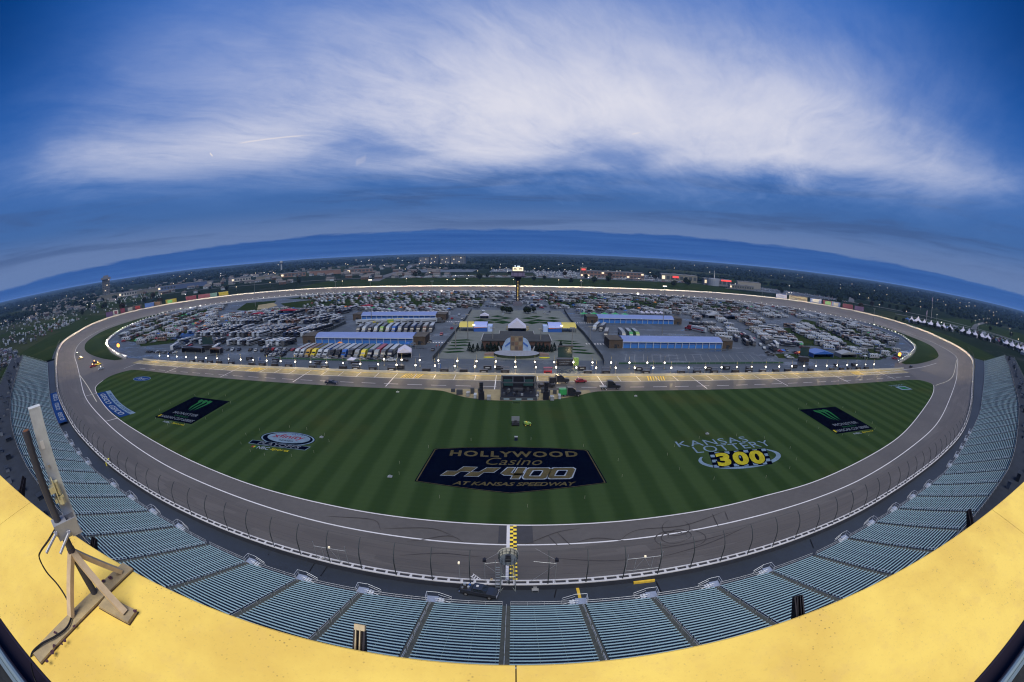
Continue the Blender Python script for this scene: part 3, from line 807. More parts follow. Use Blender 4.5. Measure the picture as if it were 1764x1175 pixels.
# ------------------------------------------------------------------ roof ledge in front of the lens
LZ = 53.75
def yellow_mat():
    m = bpy.data.materials.new('weathered_yellow'); m.use_nodes = True; t = m.node_tree; t.nodes.clear(); q = NT(t)
    b = q.n('ShaderNodeBsdfPrincipled'); o = q.n('ShaderNodeOutputMaterial'); t.links.new(b.outputs[0], o.inputs[0])
    b.inputs['Roughness'].default_value = .6; b.inputs['Specular IOR Level'].default_value = .25
    pos = q.n('ShaderNodeNewGeometry').outputs['Position']
    big = q.noise(pos, 1.6, 5, .62); mid = q.noise(pos, 9, 5, .65); sm = q.noise(pos, 60, 3, .6)
    c = q.mix(q.line(big, .38, .62), (.92, .665, .14, 1), (.78, .53, .11, 1))
    c = q.mix(q.m('MULTIPLY', q.step(mid, .50, .74), .28), c, (.70, .46, .15, 1))
    c = q.mix(q.m('MULTIPLY', q.step(sm, .55, .75), .22), c, (.45, .33, .12, 1))
    vo = q.n('ShaderNodeTexVoronoi', feature='F1'); q.put(vo.inputs['Vector'], pos); vo.inputs['Scale'].default_value = 46; vo.inputs['Randomness'].default_value = 1
    spot = q.m('SUBTRACT', 1.0, q.step(vo.outputs['Distance'], .08, .26))
    where = q.step(q.noise(pos, 3.2, 5, .7), .50, .64)
    c = q.mix(q.m('MULTIPLY', q.m('MULTIPLY', spot, where), .7), c, (.16, .12, .06, 1))
    stain = q.step(q.noise(pos, 22, 6, .75), .6, .72)
    c = q.mix(q.m('MULTIPLY', q.m('MULTIPLY', stain, q.step(q.noise(pos, 1.1, 3), .44, .6)), .6), c, (.35, .27, .13, 1))
    q.put(b.inputs['Base Color'], c)
    bn = q.n('ShaderNodeBump'); bn.inputs['Strength'].default_value = .12; bn.inputs['Distance'].default_value = .004
    t.links.new(mid, bn.inputs['Height']); t.links.new(bn.outputs[0], b.inputs['Normal'])
    return m
M_LEDGE = yellow_mat()
ledge = empty('roof_ledge', (0, 0, LZ)); tag(ledge, 'broad yellow painted metal ledge curving across the bottom of the view', 'ledge')
edges = [-12, -9.2, -6.1, -3.05, .022, 3.08, 6.1, 9.2, 12]
for a, c in zip(edges, edges[1:]):
    b = MB(); g_ = .0022
    # cap with a rolled front lip
    prof = [(.035, 0), (.868, 0), (.876, -.004), (.880, -.012), (.880, -.055), (.872, -.055), (.872, -.02), (.035, -.02)]
    b.prism(prof, a + g_, c - g_)
    link('yellow_panel', b.mesh('yellow_panel', M_LEDGE), ledge)
b = MB(); b.box(-12, 12, .05, .866, -.08, -.022, 0); b.box(-12, 12, .60, .86, -.6, -.081, 0)
link('fascia_backing', b.mesh('fascia_backing', mat('fascia_dark', (.03, .028, .05), .6)), ledge)
b = MB(); b.prism([(.03, .0), (.03, -.14), (-.10, -.14), (-.10, -.03), (-.085, -.03), (-.085, -.125), (.018, -.125), (.018, 0)], -12, 12)
link('gutter', b.mesh('gutter', mat('gutter_black', (.025, .02, .035), .45, .3)), ledge)
b = MB(); b.tube([(-12, -.115, -.03), (12, -.115, -.03)], .022, 8); b.box(-12, 12, -.165, -.14, -.07, -.035)
link('edge_trim', b.mesh('edge_trim', mat('trim_aluminium', (.33, .42, .43), .35, .6)), ledge)
M_ROOF = mat('roof_membrane', (.022, .026, .03), .9, vary=.4, scale=14, bump=.5)
roof = link('press_box_roof', MB().box(-13, 13, -9, -.17, -.6, -.10).mesh('press_box_roof', M_ROOF), None, (0, 0, LZ)); struct(roof)
tw = MB(); tw.box(-12.5, 12.5, -8.8, .55, 0, LZ - .61)
for z in range(14, 52, 4): tw.box(-12.4, 12.4, .552, .6, z, z + 2.2, 1)
tag(link('press_tower', tw.mesh('press_tower', [mat('tower_cladding', (.2, .2, .22), .7, vary=.2, scale=.3), mat('tower_glass', (.03, .04, .05), .12)]), None), 'dark press tower below the yellow ledge', 'tower')
b = MB(); b.tube([(-2.35, -.22, LZ - .09), (-2.42, -.34, LZ - .09), (-2.55, -.38, LZ - .09), (-2.5, -.6, LZ - .09)], .006, 6)
tag(link('roof_cable', b.mesh('roof_cable', mat('cable_black', (.012, .012, .016), .5)), None), 'thin black cable lying on the dark roof in the bottom left corner', 'cable')
b = MB(); b.tube([(2.50, -.215, LZ - .09), (2.515, -.30, LZ - .085), (2.49, -.42, LZ - .09)], .008, 6)
tag(link('roof_strap', b.mesh('roof_strap', mat('strap_red', (.55, .03, .06), .5)), None), 'short red strap on the dark roof in the bottom right corner', 'strap')

# steel arms that stick out under the lip
M_ARM = mat('arm_black', (.018, .016, .022), .5, .3)
M_CREAM = mat('cream_paint', (.50, .40, .25), .55, vary=.2, scale=30)
for x, ln, cap_, wd, lab in ((-.535, .115, True, .038, 'black steel arm with a cream end plate, nearest the start line under the ledge'), (1.175, .125, False, .042, 'black steel arm under the yellow ledge, first to the right of the start line'),
                             (-2.2, .09, False, .04, 'black steel arm under the ledge beside the antenna mast'), (2.83, .14, False, .05, 'small black steel arm under the ledge toward the right edge'), (-3.45, .17, False, .05, 'black steel arm under the ledge at the far left')):
    rt = empty('support_arm', (x, .9, LZ - .09)); tag(rt, lab, 'support arm', 'steel arms under the yellow ledge')
    d = Vector((0, math.cos(R(46)), math.sin(R(46)))); nv = Vector((0, -d.z, d.y)); b = MB()
    for sx in (-1, 1):
        vs = [Vector((sx * wd / 2 + t, 0, 0)) + d * l + nv * hh for t in (-.004, .004) for l, hh in ((-.12, -.05), (ln, -.012), (ln, .004), (-.12, .03))]
        b.add(vs, [(0, 1, 2, 3), (7, 6, 5, 4), (0, 4, 5, 1), (1, 5, 6, 2), (2, 6, 7, 3), (3, 7, 4, 0)])
    b.beam(d * -.1 - nv * .045, d * ln - nv * .012, wd, .006)
    link('bracket', b.mesh('bracket', M_ARM), rt)
    b = MB()
    for sx in (-.33, .1): b.beam(Vector((sx * wd, 0, 0)) + d * -.1 + nv * .012, Vector((sx * wd, 0, 0)) + d * ln + nv * .004, .004, .012)
    link('rod', b.mesh('rod', M_CREAM if cap_ else M_ARM), rt)
    if cap_:
        b = MB(); b.beam(d * (ln - .002) + nv * -.004, d * (ln + .022) + nv * -.004, wd + .003, .02)
        link('end_plate', b.mesh('end_plate', M_CREAM), rt)

# antenna mast
M_PIPE = mat('mast_grey', (.075, .075, .09), .5, .3, vary=.2, scale=20)
M_ANT = mat('antenna_grey', (.60, .63, .64), .5, .1, vary=.22, scale=18)
M_PLATE = mat('weathered_plate', (.48, .37, .19), .75, vary=.5, scale=16, c2=(.24, .19, .13), bump=.3)
M_ZINC = mat('zinc', (.42, .42, .44), .4, .5, vary=.15, scale=20)
M_CLAMP = mat('clamp_cast', (.34, .35, .38), .45, .25, vary=.18, scale=22)
bx, by = -1.775, .612
ant = empty('antenna_mast', (bx, by, LZ)); tag(ant, 'grey antenna mast with slim panel, strapped to a cream braced foot on the yellow ledge', 'antenna')
rad = Vector((bx, by, 0)).normalized(); tan = Vector((-rad.y, rad.x, 0)) * -1    # tan: to the right seen from the camera
b = MB(); b.tube([(0, 0, .012), (0, 0, .775)], .0205, 14); link('pipe', b.mesh('pipe', M_PIPE), ant)
b = MB(); b.tube([(0, 0, .7751), (0, 0, .7765)], .0165, 14); link('pipe_mouth', b.mesh('pipe_mouth', mat('rust_brown', (.16, .07, .035), .8)), ant)
fr_ = Matrix((( tan.x, rad.x, 0), (tan.y, rad.y, 0), (0, 0, 1)))
def loc(p, q, z): v = fr_ @ Vector((p, q, z)); return (v.x, v.y, v.z)
def obox(b, p0, p1, q0, q1, z0, z1, mi=0):
    vs = [loc(p, q, z) for z in (z0, z1) for p, q in ((p0, q0), (p1, q0), (p1, q1), (p0, q1))]
    b.add(vs, [(3, 2, 1, 0), (4, 5, 6, 7), (0, 1, 5, 4), (1, 2, 6, 5), (2, 3, 7, 6), (3, 0, 4, 7)], mi); return b
b = MB(); obox(b, .043, .098, .03, .052, .345, .835); obox(b, .098, .108, .027, .07, .345, .835); obox(b, .0432, .1078, .029, .069, .8352, .84)
pn = link('panel_housing', b.mesh('panel_housing', M_ANT), ant)
b = MB(); obox(b, .056, .076, .0285, .0297, .675, .708); link('label_plate', b.mesh('label_plate', mat('label_white', (.75, .74, .7), .6)), pn)
b = MB(); obox(b, .060, .070, .022, .0297, .60, .61); obox(b, .063, .073, .02, .0297, .428, .44); link('bolt_head', b.mesh('bolt_head', M_ZINC), pn)
b = MB()
obox(b, .022, .05, -.01, .028, .505, .53); obox(b, .05, .085, -.012, .0296, .478, .486); obox(b, .05, .056, -.02, .028, .48, .56); obox(b, .030, .044, -.006, .022, .46, .475)
b.tube([loc(.068, .005, .49), loc(.068, .005, .545)], .015, 10); b.tube([loc(.068, .005, .45), loc(.068, .005, .478)], .02, 10)
link('tilt_bracket', b.mesh('tilt_bracket', mat('bracket_cream', (.66, .60, .36), .5, .2, vary=.2, scale=40)), ant)
b = MB(); obox(b, -.036, .045, -.038, .036, .322, .39); obox(b, .045, .098, -.038, -.03, .322, .39); obox(b, .045, .098, .026, .036, .322, .385); obox(b, .045, .105, -.038, .036, .316, .324); obox(b, .09, .105, .03, .045, .30, .36)
link('clamp', b.mesh('clamp', M_CLAMP), ant)
b = MB(); obox(b, .0, .06, -.031, -.0305, .342, .378)
b = MB()
b.tube([loc(-.028, -.034, .365), loc(-.135, -.075, .325)], .0068, 8); b.tube([loc(.04, -.036, .345), loc(-.065, -.085, .300)], .0068, 8)
b.tube([loc(-.034, -.036, .363), loc(-.044, -.040, .359)], .0125, 6); b.tube([loc(.034, -.038, .343), loc(.024, -.042, .339)], .0125, 6); b.tube([loc(.07, .02, .325), loc(.07, .02, .37)], .009, 8)
link('clamp_bolts', b.mesh('clamp_bolts', M_ZINC), ant)
def rel(u, v, z): x, y = at(u, v, LZ + z); return Vector((x - bx, y - by, z))
def plank(b, a, c, wd, th):
    d = (c - a).normalized(); s = Vector((-d.y, d.x, 0)) * wd / 2
    vs = [p + s * k + Vector((0, 0, z)) for z in (.003, th) for p, k in ((a, -1), (c, -1), (c, 1), (a, 1))]
    b.add(vs, [(3, 2, 1, 0), (4, 5, 6, 7), (0, 1, 5, 4), (1, 2, 6, 5), (2, 3, 7, 6), (3, 0, 4, 7)])
b = MB(); a, c = rel(65, 1136, 0), rel(222, 978, 0); a.z = c.z = 0; plank(b, a, c, .088, .014)
foot = link('foot_plank', b.mesh('foot_plank', M_PLATE), ant)
b = MB(); a, c = rel(180, 1040, 0), rel(231, 1067, 0); a.z = c.z = 0; plank(b, a, c, .085, .02)
link('foot_plank', b.mesh('foot_plank', M_PLATE), ant)
b = MB()
for (u0, v0), (u1, v1), wd_ in (((65, 1136), (222, 978), .094), ((180, 1040), (231, 1067), .091)):
    a, c = rel(u0, v0, 0), rel(u1, v1, 0); a.z = c.z = 0; d_ = (c - a).normalized() * .003; plank(b, a - d_, c + d_, wd_, .0055)
link('rusty_edge', b.mesh('rusty_edge', mat('rust_edge', (.09, .05, .03), .9, vary=.4, scale=60)), ant)
M_RUST = mat('rust_spot', (.07, .03, .045), .9, vary=.4, scale=90)
rr = random.Random(4); b = MB()
for u, v, r0 in ((93, 1113, .011), (90, 1124, .016), (81, 1139, .012), (112, 1104, .012), (128, 1079, .01), (95, 1090, .012), (233, 1053, .012), (190, 995, .014), (178, 1001, .012), (107, 1110, .008)):
    p = rel(u, v, .02); k = 9
    b.poly([(p.x + r0 * (.6 + .6 * rr.random()) * math.cos(2 * math.pi * t / k), p.y + r0 * (.6 + .6 * rr.random()) * math.sin(2 * math.pi * t / k), .0215) for t in range(k)])
link('rust_spots', b.mesh('rust_spots', M_RUST), foot)
jt = Vector((0, 0, .245))
for (u, v) in ((122, 1062), (208, 984), (216, 1056)):
    e = rel(u, v, .02); b = MB(); b.beam(jt + (e - jt).normalized() * .015, e, .036, .024, up=(0, 0, 1)); link('brace', b.mesh('brace', mat('brace_buff', (.52, .39, .24), .6, vary=.2, scale=25)), ant)
b = MB(); b.tube([jt + Vector((0, 0, -.014)), jt + Vector((0, 0, .012))], .0235, 14); link('collar', b.mesh('collar', mat('collar_dark', (.06, .05, .06), .6)), ant)
b = MB()
CP = [(97, 908, .33), (84, 930, .30), (70, 950, .25), (68, 962, .2), (80, 985, .14), (100, 1008, .09), (116, 1034, .05), (123, 1058, .025), (116, 1080, .025), (96, 1096, .025), (72, 1109, .025), (56, 1124, .015), (53, 1140, -.02), (56, 1158, -.06), (62, 1175, -.09), (72, 1196, -.09)]
pts = []
for u, v, z in CP: x, y = at(u, v, LZ + z); pts.append((x, y, LZ + z))
pp = np.array(pts); fine_ = []
for k in range(len(pp) - 1):
    p0, p1, p2, p3 = pp[max(k - 1, 0)], pp[k], pp[k + 1], pp[min(k + 2, len(pp) - 1)]
    for t in np.linspace(0, 1, 6)[:-1]: fine_.append(.5 * (2 * p1 + (p2 - p0) * t + (2 * p0 - 5 * p1 + 4 * p2 - p3) * t * t + (3 * p1 - p0 - 3 * p2 + p3) * t ** 3))
b.tube(fine_, .0048, 6)
tag(link('antenna_cable', b.mesh('antenna_cable', MATS['cable_black']), None), 'black antenna cable looping from the mast down over the yellow ledge', 'cable')
# ------------------------------------------------------------------ lettering and painted logos
FONT = bpy.data.curves.new('lettering', 'FONT').font or None
def text_mesh(name, s, m, shear=0.0, weight=0.0, space=1.0, ext=0.0):
    """Lettering as a mesh normalised to the box 0..1 x 0..1."""
    cu = bpy.data.curves.new('lettering', 'FONT'); cu.body = s; cu.shear = shear; cu.offset = weight; cu.space_character = space; cu.resolution_u = 3
    cu.fill_mode = 'FRONT'
    o = bpy.data.objects.new('lettering', cu); col.objects.link(o)
    dg = bpy.context.evaluated_depsgraph_get(); me = bpy.data.meshes.new_from_object(o.evaluated_get(dg))
    bpy.data.objects.remove(o); bpy.data.curves.remove(cu)
    co = np.zeros(len(me.vertices) * 3); me.vertices.foreach_get('co', co); co = co.reshape(-1, 3)
    lo, hi = co[:, :2].min(0), co[:, :2].max(0)
    co[:, :2] = (co[:, :2] - lo) / (hi - lo); co[:, 2] = 0
    me.vertices.foreach_set('co', co.ravel()); me.materials.clear(); me.materials.append(m); me.name = name
    me.update()
    return me, co
class Quad:
    """Maps unit-square artwork onto a four-cornered patch: bottom-left, bottom-right, top-right, top-left."""
    def __init__(s, bl, br, tr_, tl, zf): s.c = [np.array(p, float) for p in (bl, br, tr_, tl)]; s.zf = zf
    def __call__(s, u, v, dz=0.0):
        a = s.c[0] * (1 - u) + s.c[1] * u; b = s.c[3] * (1 - u) + s.c[2] * u; p = a * (1 - v) + b * v
        return (float(p[0]), float(p[1]), s.zf(p[0], p[1]) + dz)
def paint_text(root, q, s, box, m, dz, name='lettering', arch=0.0, **kw):
    u0, u1, v0, v1 = box
    me, co = text_mesh(name, s, m, **kw)
    out = np.array([q(u0 + (u1 - u0) * c[0], v0 + (v1 - v0) * c[1] + arch * (1 - (2 * c[0] - 1) ** 2), dz) for c in co])
    me.vertices.foreach_set('co', out.ravel()); me.update()
    if sum(p.normal.z for p in me.polygons) < 0: me.flip_normals()
    return link(name, me, root)
def paint_poly(root, q, polys, m, dz, name):
    b = MB()
    for P in polys: b.poly([q(u, v, dz) for u, v in P])
    return link(name, b.mesh(name, m), root)
lawnz = lambda x, y: .05
def pm_(n_, c): return mat(n_, c, 1, vary=.42, scale=3.2, coords='World', spec=0)
P_NAVY = pm_('paint_navy', (.0010, .0022, .0085)); P_BLACK = pm_('paint_black', (.0012, .0018, .0060)); P_GOLD = pm_('paint_gold', (.062, .054, .030)); P_WHITE = pm_('paint_white', (.19, .23, .30))
P_SILV = pm_('paint_silver', (.10, .12, .16)); P_YEL = pm_('paint_yellow', (.30, .27, .02)); P_BLUE = pm_('paint_blue', (.010, .034, .13)); P_PALE = pm_('paint_pale_blue', (.12, .18, .26)); P_GREEN = pm_('paint_green', (.015, .09, .035)); P_RED = pm_('paint_red', (.16, .015, .035))
def logo(label, group=None): return tag(empty('lawn_logo'), label, 'painted logo', group)

# centre: the race title on a navy badge
L_ = logo('huge navy badge with gold art deco lettering painted on the lawn by the start line')
q = Quad((-24, 89.2), (24, 89.2), (24, 115.8), (-24, 115.8), lawnz)
edge_ = [(0, .16), (.5, 0), (1, .16), (1, .19), (.965, .88), (.95, .905), (.75, .97), (.5, 1.0), (.25, .97), (.05, .905), (.035, .88), (0, .19)]
paint_poly(L_, q, [edge_], P_NAVY, .02, 'badge_field')
def inset(P, k): return [(.5 + (u - .5) * k, .5 + (v - .5) * k) for u, v in P]
o1, o2 = inset(edge_, .985), inset(edge_, .972)
paint_poly(L_, q, [[o1[i], o1[(i + 1) % 12], o2[(i + 1) % 12], o2[i]] for i in range(12)], P_GOLD, .035, 'badge_border')
paint_text(L_, q, 'HOLLYWOOD', (.142, .892, .735, .875), P_GOLD, .04, weight=.035, space=1.2)
paint_text(L_, q, 'Casino', (.36, .677, .555, .72), P_GOLD, .045, shear=.35)
ck = [[(.127, .305), (.196, .308), (.231, .402), (.156, .395)], [(.208, .402), (.283, .398), (.315, .496), (.242, .5)], [(.254, .306), (.325, .305), (.355, .395), (.285, .395)], [(.327, .395), (.406, .395), (.442, .492), (.369, .489)]]
paint_poly(L_, q, [[(u + (.004 if i in (1, 2) else -.004), v + (.006 if i > 1 else -.006)) for i, (u, v) in enumerate(P)] for P in ck], P_WHITE, .037, 'check_outline')
paint_poly(L_, q, ck, P_GOLD, .045, 'check_fill')
def ringed(name, o_, i_, m_, dz):
    return paint_poly(L_, q, [[o_[k], o_[(k + 1) % len(o_)], i_[(k + 1) % len(o_)], i_[k]] for k in range(len(o_))], m_, dz, name)
def zero(du): return [(u + du, v) for u, v in [(.600, .496), (.708, .496), (.722, .462), (.690, .290), (.672, .267), (.569, .269), (.561, .300), (.586, .470)]]
def hole(du): return [(u + du, v) for u, v in [(.624, .440), (.668, .440), (.674, .430), (.654, .333), (.650, .327), (.602, .329), (.600, .338), (.619, .430)]]
def grow(P, k):
    cx, cy = sum(u for u, v in P) / len(P), sum(v for u, v in P) / len(P)
    return [(u + (k if u > cx else -k), v + (1.7 * k if v > cy else -1.7 * k)) for u, v in P]
for du in (0, .134):
    ringed('digit_outline', grow(zero(du), .004), grow(hole(du), -.004), P_WHITE, .036); ringed('digit_fill', grow(zero(du), -.003), grow(hole(du), .003), P_GOLD, .048)
four = [[(.446, .375), (.465, .342), (.555, .342), (.565, .385), (.448, .385)], [(.446, .380), (.500, .380), (.525, .504), (.483, .506)], [(.498, .271), (.543, .271), (.585, .504), (.538, .504)]]
paint_poly(L_, q, [grow(P, .004) for P in four], P_WHITE, .036, 'digit_outline'); paint_poly(L_, q, [grow(P, -.002) for P in four], P_GOLD, .048, 'digit_fill')
paint_text(L_, q, 'AT KANSAS SPEEDWAY', (.20, .84, .135, .205), P_GOLD, .04, shear=.35, weight=.03)

# right of it: lottery race title
L_ = logo('race title with a big yellow 300 and pale swoosh painted on the lawn')
q = Quad((50.5, 93), (84.5, 93), (84.5, 114), (50.5, 114), lawnz)
paint_text(L_, q, 'KANSAS', (.0, .76, .91, 1.11), P_PALE, .03, weight=.0, space=1.1)
paint_text(L_, q, 'LOTTERY', (.12, .95, .68, .89), P_PALE, .034, weight=.0, space=1.1)
b = []
for t0 in range(0, 36):
    a0, a1 = R(150 + t0 * 7.2), R(150 + (t0 + 1) * 7.2)
    if 395 > 150 + t0 * 7.2 > 360 + 40: continue
    w0 = .02 + .05 * math.sin(math.pi * t0 / 36); w1 = .02 + .05 * math.sin(math.pi * (t0 + 1) / 36)
    b.append([(.50 + .43 * math.cos(a0), .40 + .31 * math.sin(a0)), (.50 + .43 * math.cos(a1), .40 + .31 * math.sin(a1)), (.50 + (.43 - w1) * math.cos(a1), .40 + (.31 - w1) * math.sin(a1)), (.50 + (.43 - w0) * math.cos(a0), .40 + (.31 - w0) * math.sin(a0))])
paint_poly(L_, q, b, P_PALE, .026, 'swoosh')
qp = Quad(q(.153, .195)[:2], q(.735, .105)[:2], q(.85, .62)[:2], q(.235, .675)[:2], lawnz)
paint_poly(L_, qp, [[(0, 0), (1, 0), (1, 1), (0, 1)]], P_BLACK, .038, 'plate')
cks = []
for i in range(12):
    for k in range(6):
        if (i + k) % 2 == 0 and (k in (0, 5) or i in (0, 11, 5, 8)):
            u0, u1, v0, v1 = (i + .15) / 12.3, (i + 1.15) / 12.3, (k + .15) / 6.3, (k + 1.15) / 6.3
            cks.append([(u0, v0), (u1, v0), (u1, v1), (u0, v1)])
paint_poly(L_, qp, cks, P_PALE, .044, 'plate_checks')
paint_text(L_, qp, '300', (.07, .93, .04, .95), P_BLACK, .05, weight=.085, space=1.12)
paint_text(L_, qp, '300', (.09, .91, .075, .915), P_YEL, .056, weight=.05, space=1.16)

# the two black claw banners
def claw(root, q):
    for k, (u0, s) in enumerate(((.30, .06), (.42, .0), (.54, -.05))):
        P = [(u0, .93), (u0 + .10, .90), (u0 + .105, .80), (u0 + .085 + s * .3, .62), (u0 + .08 + s, .42 + .03 * abs(k - 1)), (u0 + .045 + s * .4, .58), (u0 + .05, .78), (u0 - .01, .86)]
        paint_poly(root, q, [P], P_GREEN, .03, 'claw_mark')
for corner, lab in ((((115.8, 109.3), (138.4, 108.6), (138.3, 135.6), (116, 136.2)), 'black banner with green claw marks painted on the right side of the lawn'),
                    (((-140.3, 114.0), (-116.2, 113.4), (-115.8, 140.6), (-139, 141.4)), 'black banner with green claw marks painted on the left side of the lawn')):
    L_ = logo(lab, 'claw banners on the lawn'); q = Quad(*corner, lawnz)
    paint_poly(L_, q, [[(0, 0), (1, 0), (1, 1), (0, 1)]], P_BLACK, .02, 'banner_field')
    claw(L_, q)
    paint_text(L_, q, 'MONSTER', (.22, .86, .25, .34), P_SILV, .034, weight=.015, space=1.1)
    paint_text(L_, q, 'ENERGY', (.36, .72, .17, .215), P_GREEN, .034, space=1.3)
    paint_text(L_, q, 'NASCAR CUP SERIES', (.09, .95, .05, .135), P_SILV, .034, shear=.2, weight=.02)
    paint_poly(L_, q, [[(.03, .05), (.07, .05), (.075, .135), (.035, .135)]], P_YEL, .034, 'stripe_mark')
    paint_text(L_, q, 'NBC', (.36, .56, -.10, -.045), P_WHITE, .034, weight=.01)
    paint_text(L_, q, 'Sports', (.58, .90, -.10, -.045), P_YEL, .034, shear=.25, weight=.01)

# left: oval series logo with a banner beneath
L_ = logo('oval playoffs logo in white and navy painted on the left of the lawn')
q = Quad((-82.5, 104.5), (-60, 104.5), (-60, 117.6), (-82.5, 117.6), lawnz)
def ell(cx, cy, a, b_, n=40): return [(cx + a * math.cos(2 * math.pi * t / n), cy + b_ * math.sin(2 * math.pi * t / n)) for t in range(n)]
paint_poly(L_, q, [ell(.52, .60, .46, .40)], P_NAVY, .02, 'oval_field')
e1_, e2_ = ell(.52, .60, .445, .385), ell(.52, .60, .42, .355)
paint_poly(L_, q, [[e1_[i], e1_[(i + 1) % 40], e2_[(i + 1) % 40], e2_[i]] for i in range(40)], P_PALE, .032, 'oval_rim')
paint_poly(L_, q, [ell(.53, .64, .36, .29)], P_PALE, .034, 'oval_face')
paint_text(L_, q, 'xfinity', (.25, .79, .54, .82), P_RED, .045, shear=.15, weight=.012)
paint_text(L_, q, 'NASCAR', (.50, .76, .835, .90), P_BLUE, .045, shear=.25, weight=.01)
paint_text(L_, q, 'SERIES', (.42, .66, .44, .51), P_NAVY, .045, weight=.01)
bn1 = [(.0, .08), (.97, .08), (1.0, .29), (.88, .30), (.12, .30), (.0, .29)]
paint_poly(L_, q, [bn1], P_PALE, .05, 'banner_rim')
paint_poly(L_, q, [[(.5 + (u - .5) * .975, .19 + (v - .19) * .86) for u, v in bn1]], P_NAVY, .056, 'banner_field')
paint_text(L_, q, 'PLAYOFFS', (.15, .86, .115, .265), P_SILV, .064, shear=.2, weight=.02, space=1.1)
paint_text(L_, q, 'NBC', (.22, .42, -.13, .02), P_WHITE, .03, weight=.015)
paint_text(L_, q, 'Sports', (.45, .75, -.13, .02), P_YEL, .03, shear=.25, weight=.01)
for k, c in enumerate((P_RED, P_YEL, P_GREEN)): paint_poly(L_, q, [ell(.13 + .03 * k, -.05, .02, .05, 8)], c, .03, 'feather_mark')

# the insurance boards at the edge of the lawn and on the walkway
ge = [(166.5, 678), (180, 698), (193, 710.5), (206.5, 719.5)]; gi = [(190, 672.7), (203, 690), (218, 702.5), (234, 711.5)]
gA, gB = spline([at(*p) for p in ge], 6), spline([at(*p) for p in gi], 6)
gA = resample(gA, 1.5); gB = np.stack([np.interp(np.linspace(0, 1, len(gA)), np.linspace(0, 1, len(gB)), gB[:, k]) for k in (0, 1)], 1)
class Band:
    def __init__(s, A_, B_, zf): s.A, s.B, s.zf = A_, B_, zf
    def __call__(s, u, v, dz=0.0):
        t = np.linspace(0, 1, len(s.A)); a = np.array([np.interp(u, t, s.A[:, k]) for k in (0, 1)]); b_ = np.array([np.interp(u, t, s.B[:, k]) for k in (0, 1)])
        p = a * (1 - v) + b_ * v; return (float(p[0]), float(p[1]), s.zf(*p) + dz)
L_ = logo('blue and white advertising band painted along the curved left edge of the lawn'); q = Band(gA, gB, lawnz)
N = 12
paint_poly(L_, q, [[(i / N, 0), ((i + 1) / N, 0), ((i + 1) / N, .66), (i / N, .66)] for i in range(N)], P_BLUE, .025, 'blue_field')
paint_poly(L_, q, [[(i / N, .66), ((i + 1) / N, .66), ((i + 1) / N, 1), (i / N, 1)] for i in range(N)], P_PALE, .025, 'pale_field')
for u in (.06, .53): paint_text(L_, q, 'GEICO', (u, u + .40, .16, .52), P_WHITE, .04, weight=.03, space=1.15)
paint_text(L_, q, 'RESTART ZONE', (.1, .9, .74, .92), P_BLUE, .04, weight=.02)
wq = Quad((-175.5, 83.6), (-233.5, 109), (-235.5, 104.8), (-177.8, 79.5), lambda x, y: 2.75)
wa = spline([(-175.0, 85.0), (-203, 96.6), (-233, 110.6)], 8); wb = spline([(-177.2, 81.6), (-205, 93.0), (-235, 106.8)], 8)
L_ = empty('walkway_board'); tag(L_, 'blue lettered board on the walkway beside the outer wall at left', 'sign')
q = Band(wb, wa, lambda x, y: 3.9)
paint_poly(L_, q, [[(i / N, -.25), ((i + 1) / N, -.25), ((i + 1) / N, 1.0), (i / N, 1.0)] for i in range(N)], P_BLUE, .0, 'board')
for u in (.06, .38, .70): 
    qq = (lambda Q: (lambda uu, vv, dz=0.0: Q(1 - uu, 1 - vv, dz)))(q)
    paint_text(L_, qq, 'GEICO', (u, u + .24, .2, .85), P_WHITE, .02, weight=.03, space=1.15)
for k, (u0, v0, u1, v1) in enumerate(((1130, 1003, 1140, 1022), (960, 1008, 955, 1030), (566, 975, 552, 993), (545, 968, 533, 985), (475, 940, 462, 957), (1395, 930, 1402, 945))):
    A2, C2 = at(u0, v0, 2.8), at(u1, v1, 2.75); b = MB(); b.poly([(A2[0] - .09, A2[1], 3.0), (A2[0] + .09, A2[1], 3.0), (C2[0] + .09, C2[1], 2.85), (C2[0] - .09, C2[1], 2.85)])
    link('tar_seam', b.mesh('tar_seam', mat('tar_black', (.006, .007, .010), .6)), bpy.data.objects['walkway'])
# small round and square logos at the corners
L_ = logo('small blue oval logo painted at the far left corner of the lawn'); q = Quad((-208, 154.5), (-193, 154.5), (-193, 163.2), (-208, 163.2), lawnz)
paint_poly(L_, q, [ell(.5, .5, .5, .5)], P_PALE, .02, 'oval_rim'); paint_poly(L_, q, [ell(.5, .5, .47, .46)], P_BLUE, .03, 'oval_field')
paint_text(L_, q, 'Ford', (.2, .8, .28, .75), P_WHITE, .04, shear=.3, weight=.015)
L_ = logo('small pale square logo painted at the far right corner of the lawn'); q = Quad((208, 146.5), (220, 146), (220, 158), (207, 158), lawnz)
paint_poly(L_, q, [[(.1, .1), (1, .05), (.95, .62), (.12, .66)]], P_PALE, .02, 'square_field'); paint_poly(L_, q, [[(.3, .2), (.85, .17), (.8, .5), (.3, .53)]], P_GREEN, .03, 'square_centre')
paint_text(L_, q, 'TOYOTA', (-.1, 1.05, .75, .92), P_PALE, .03, weight=.01)
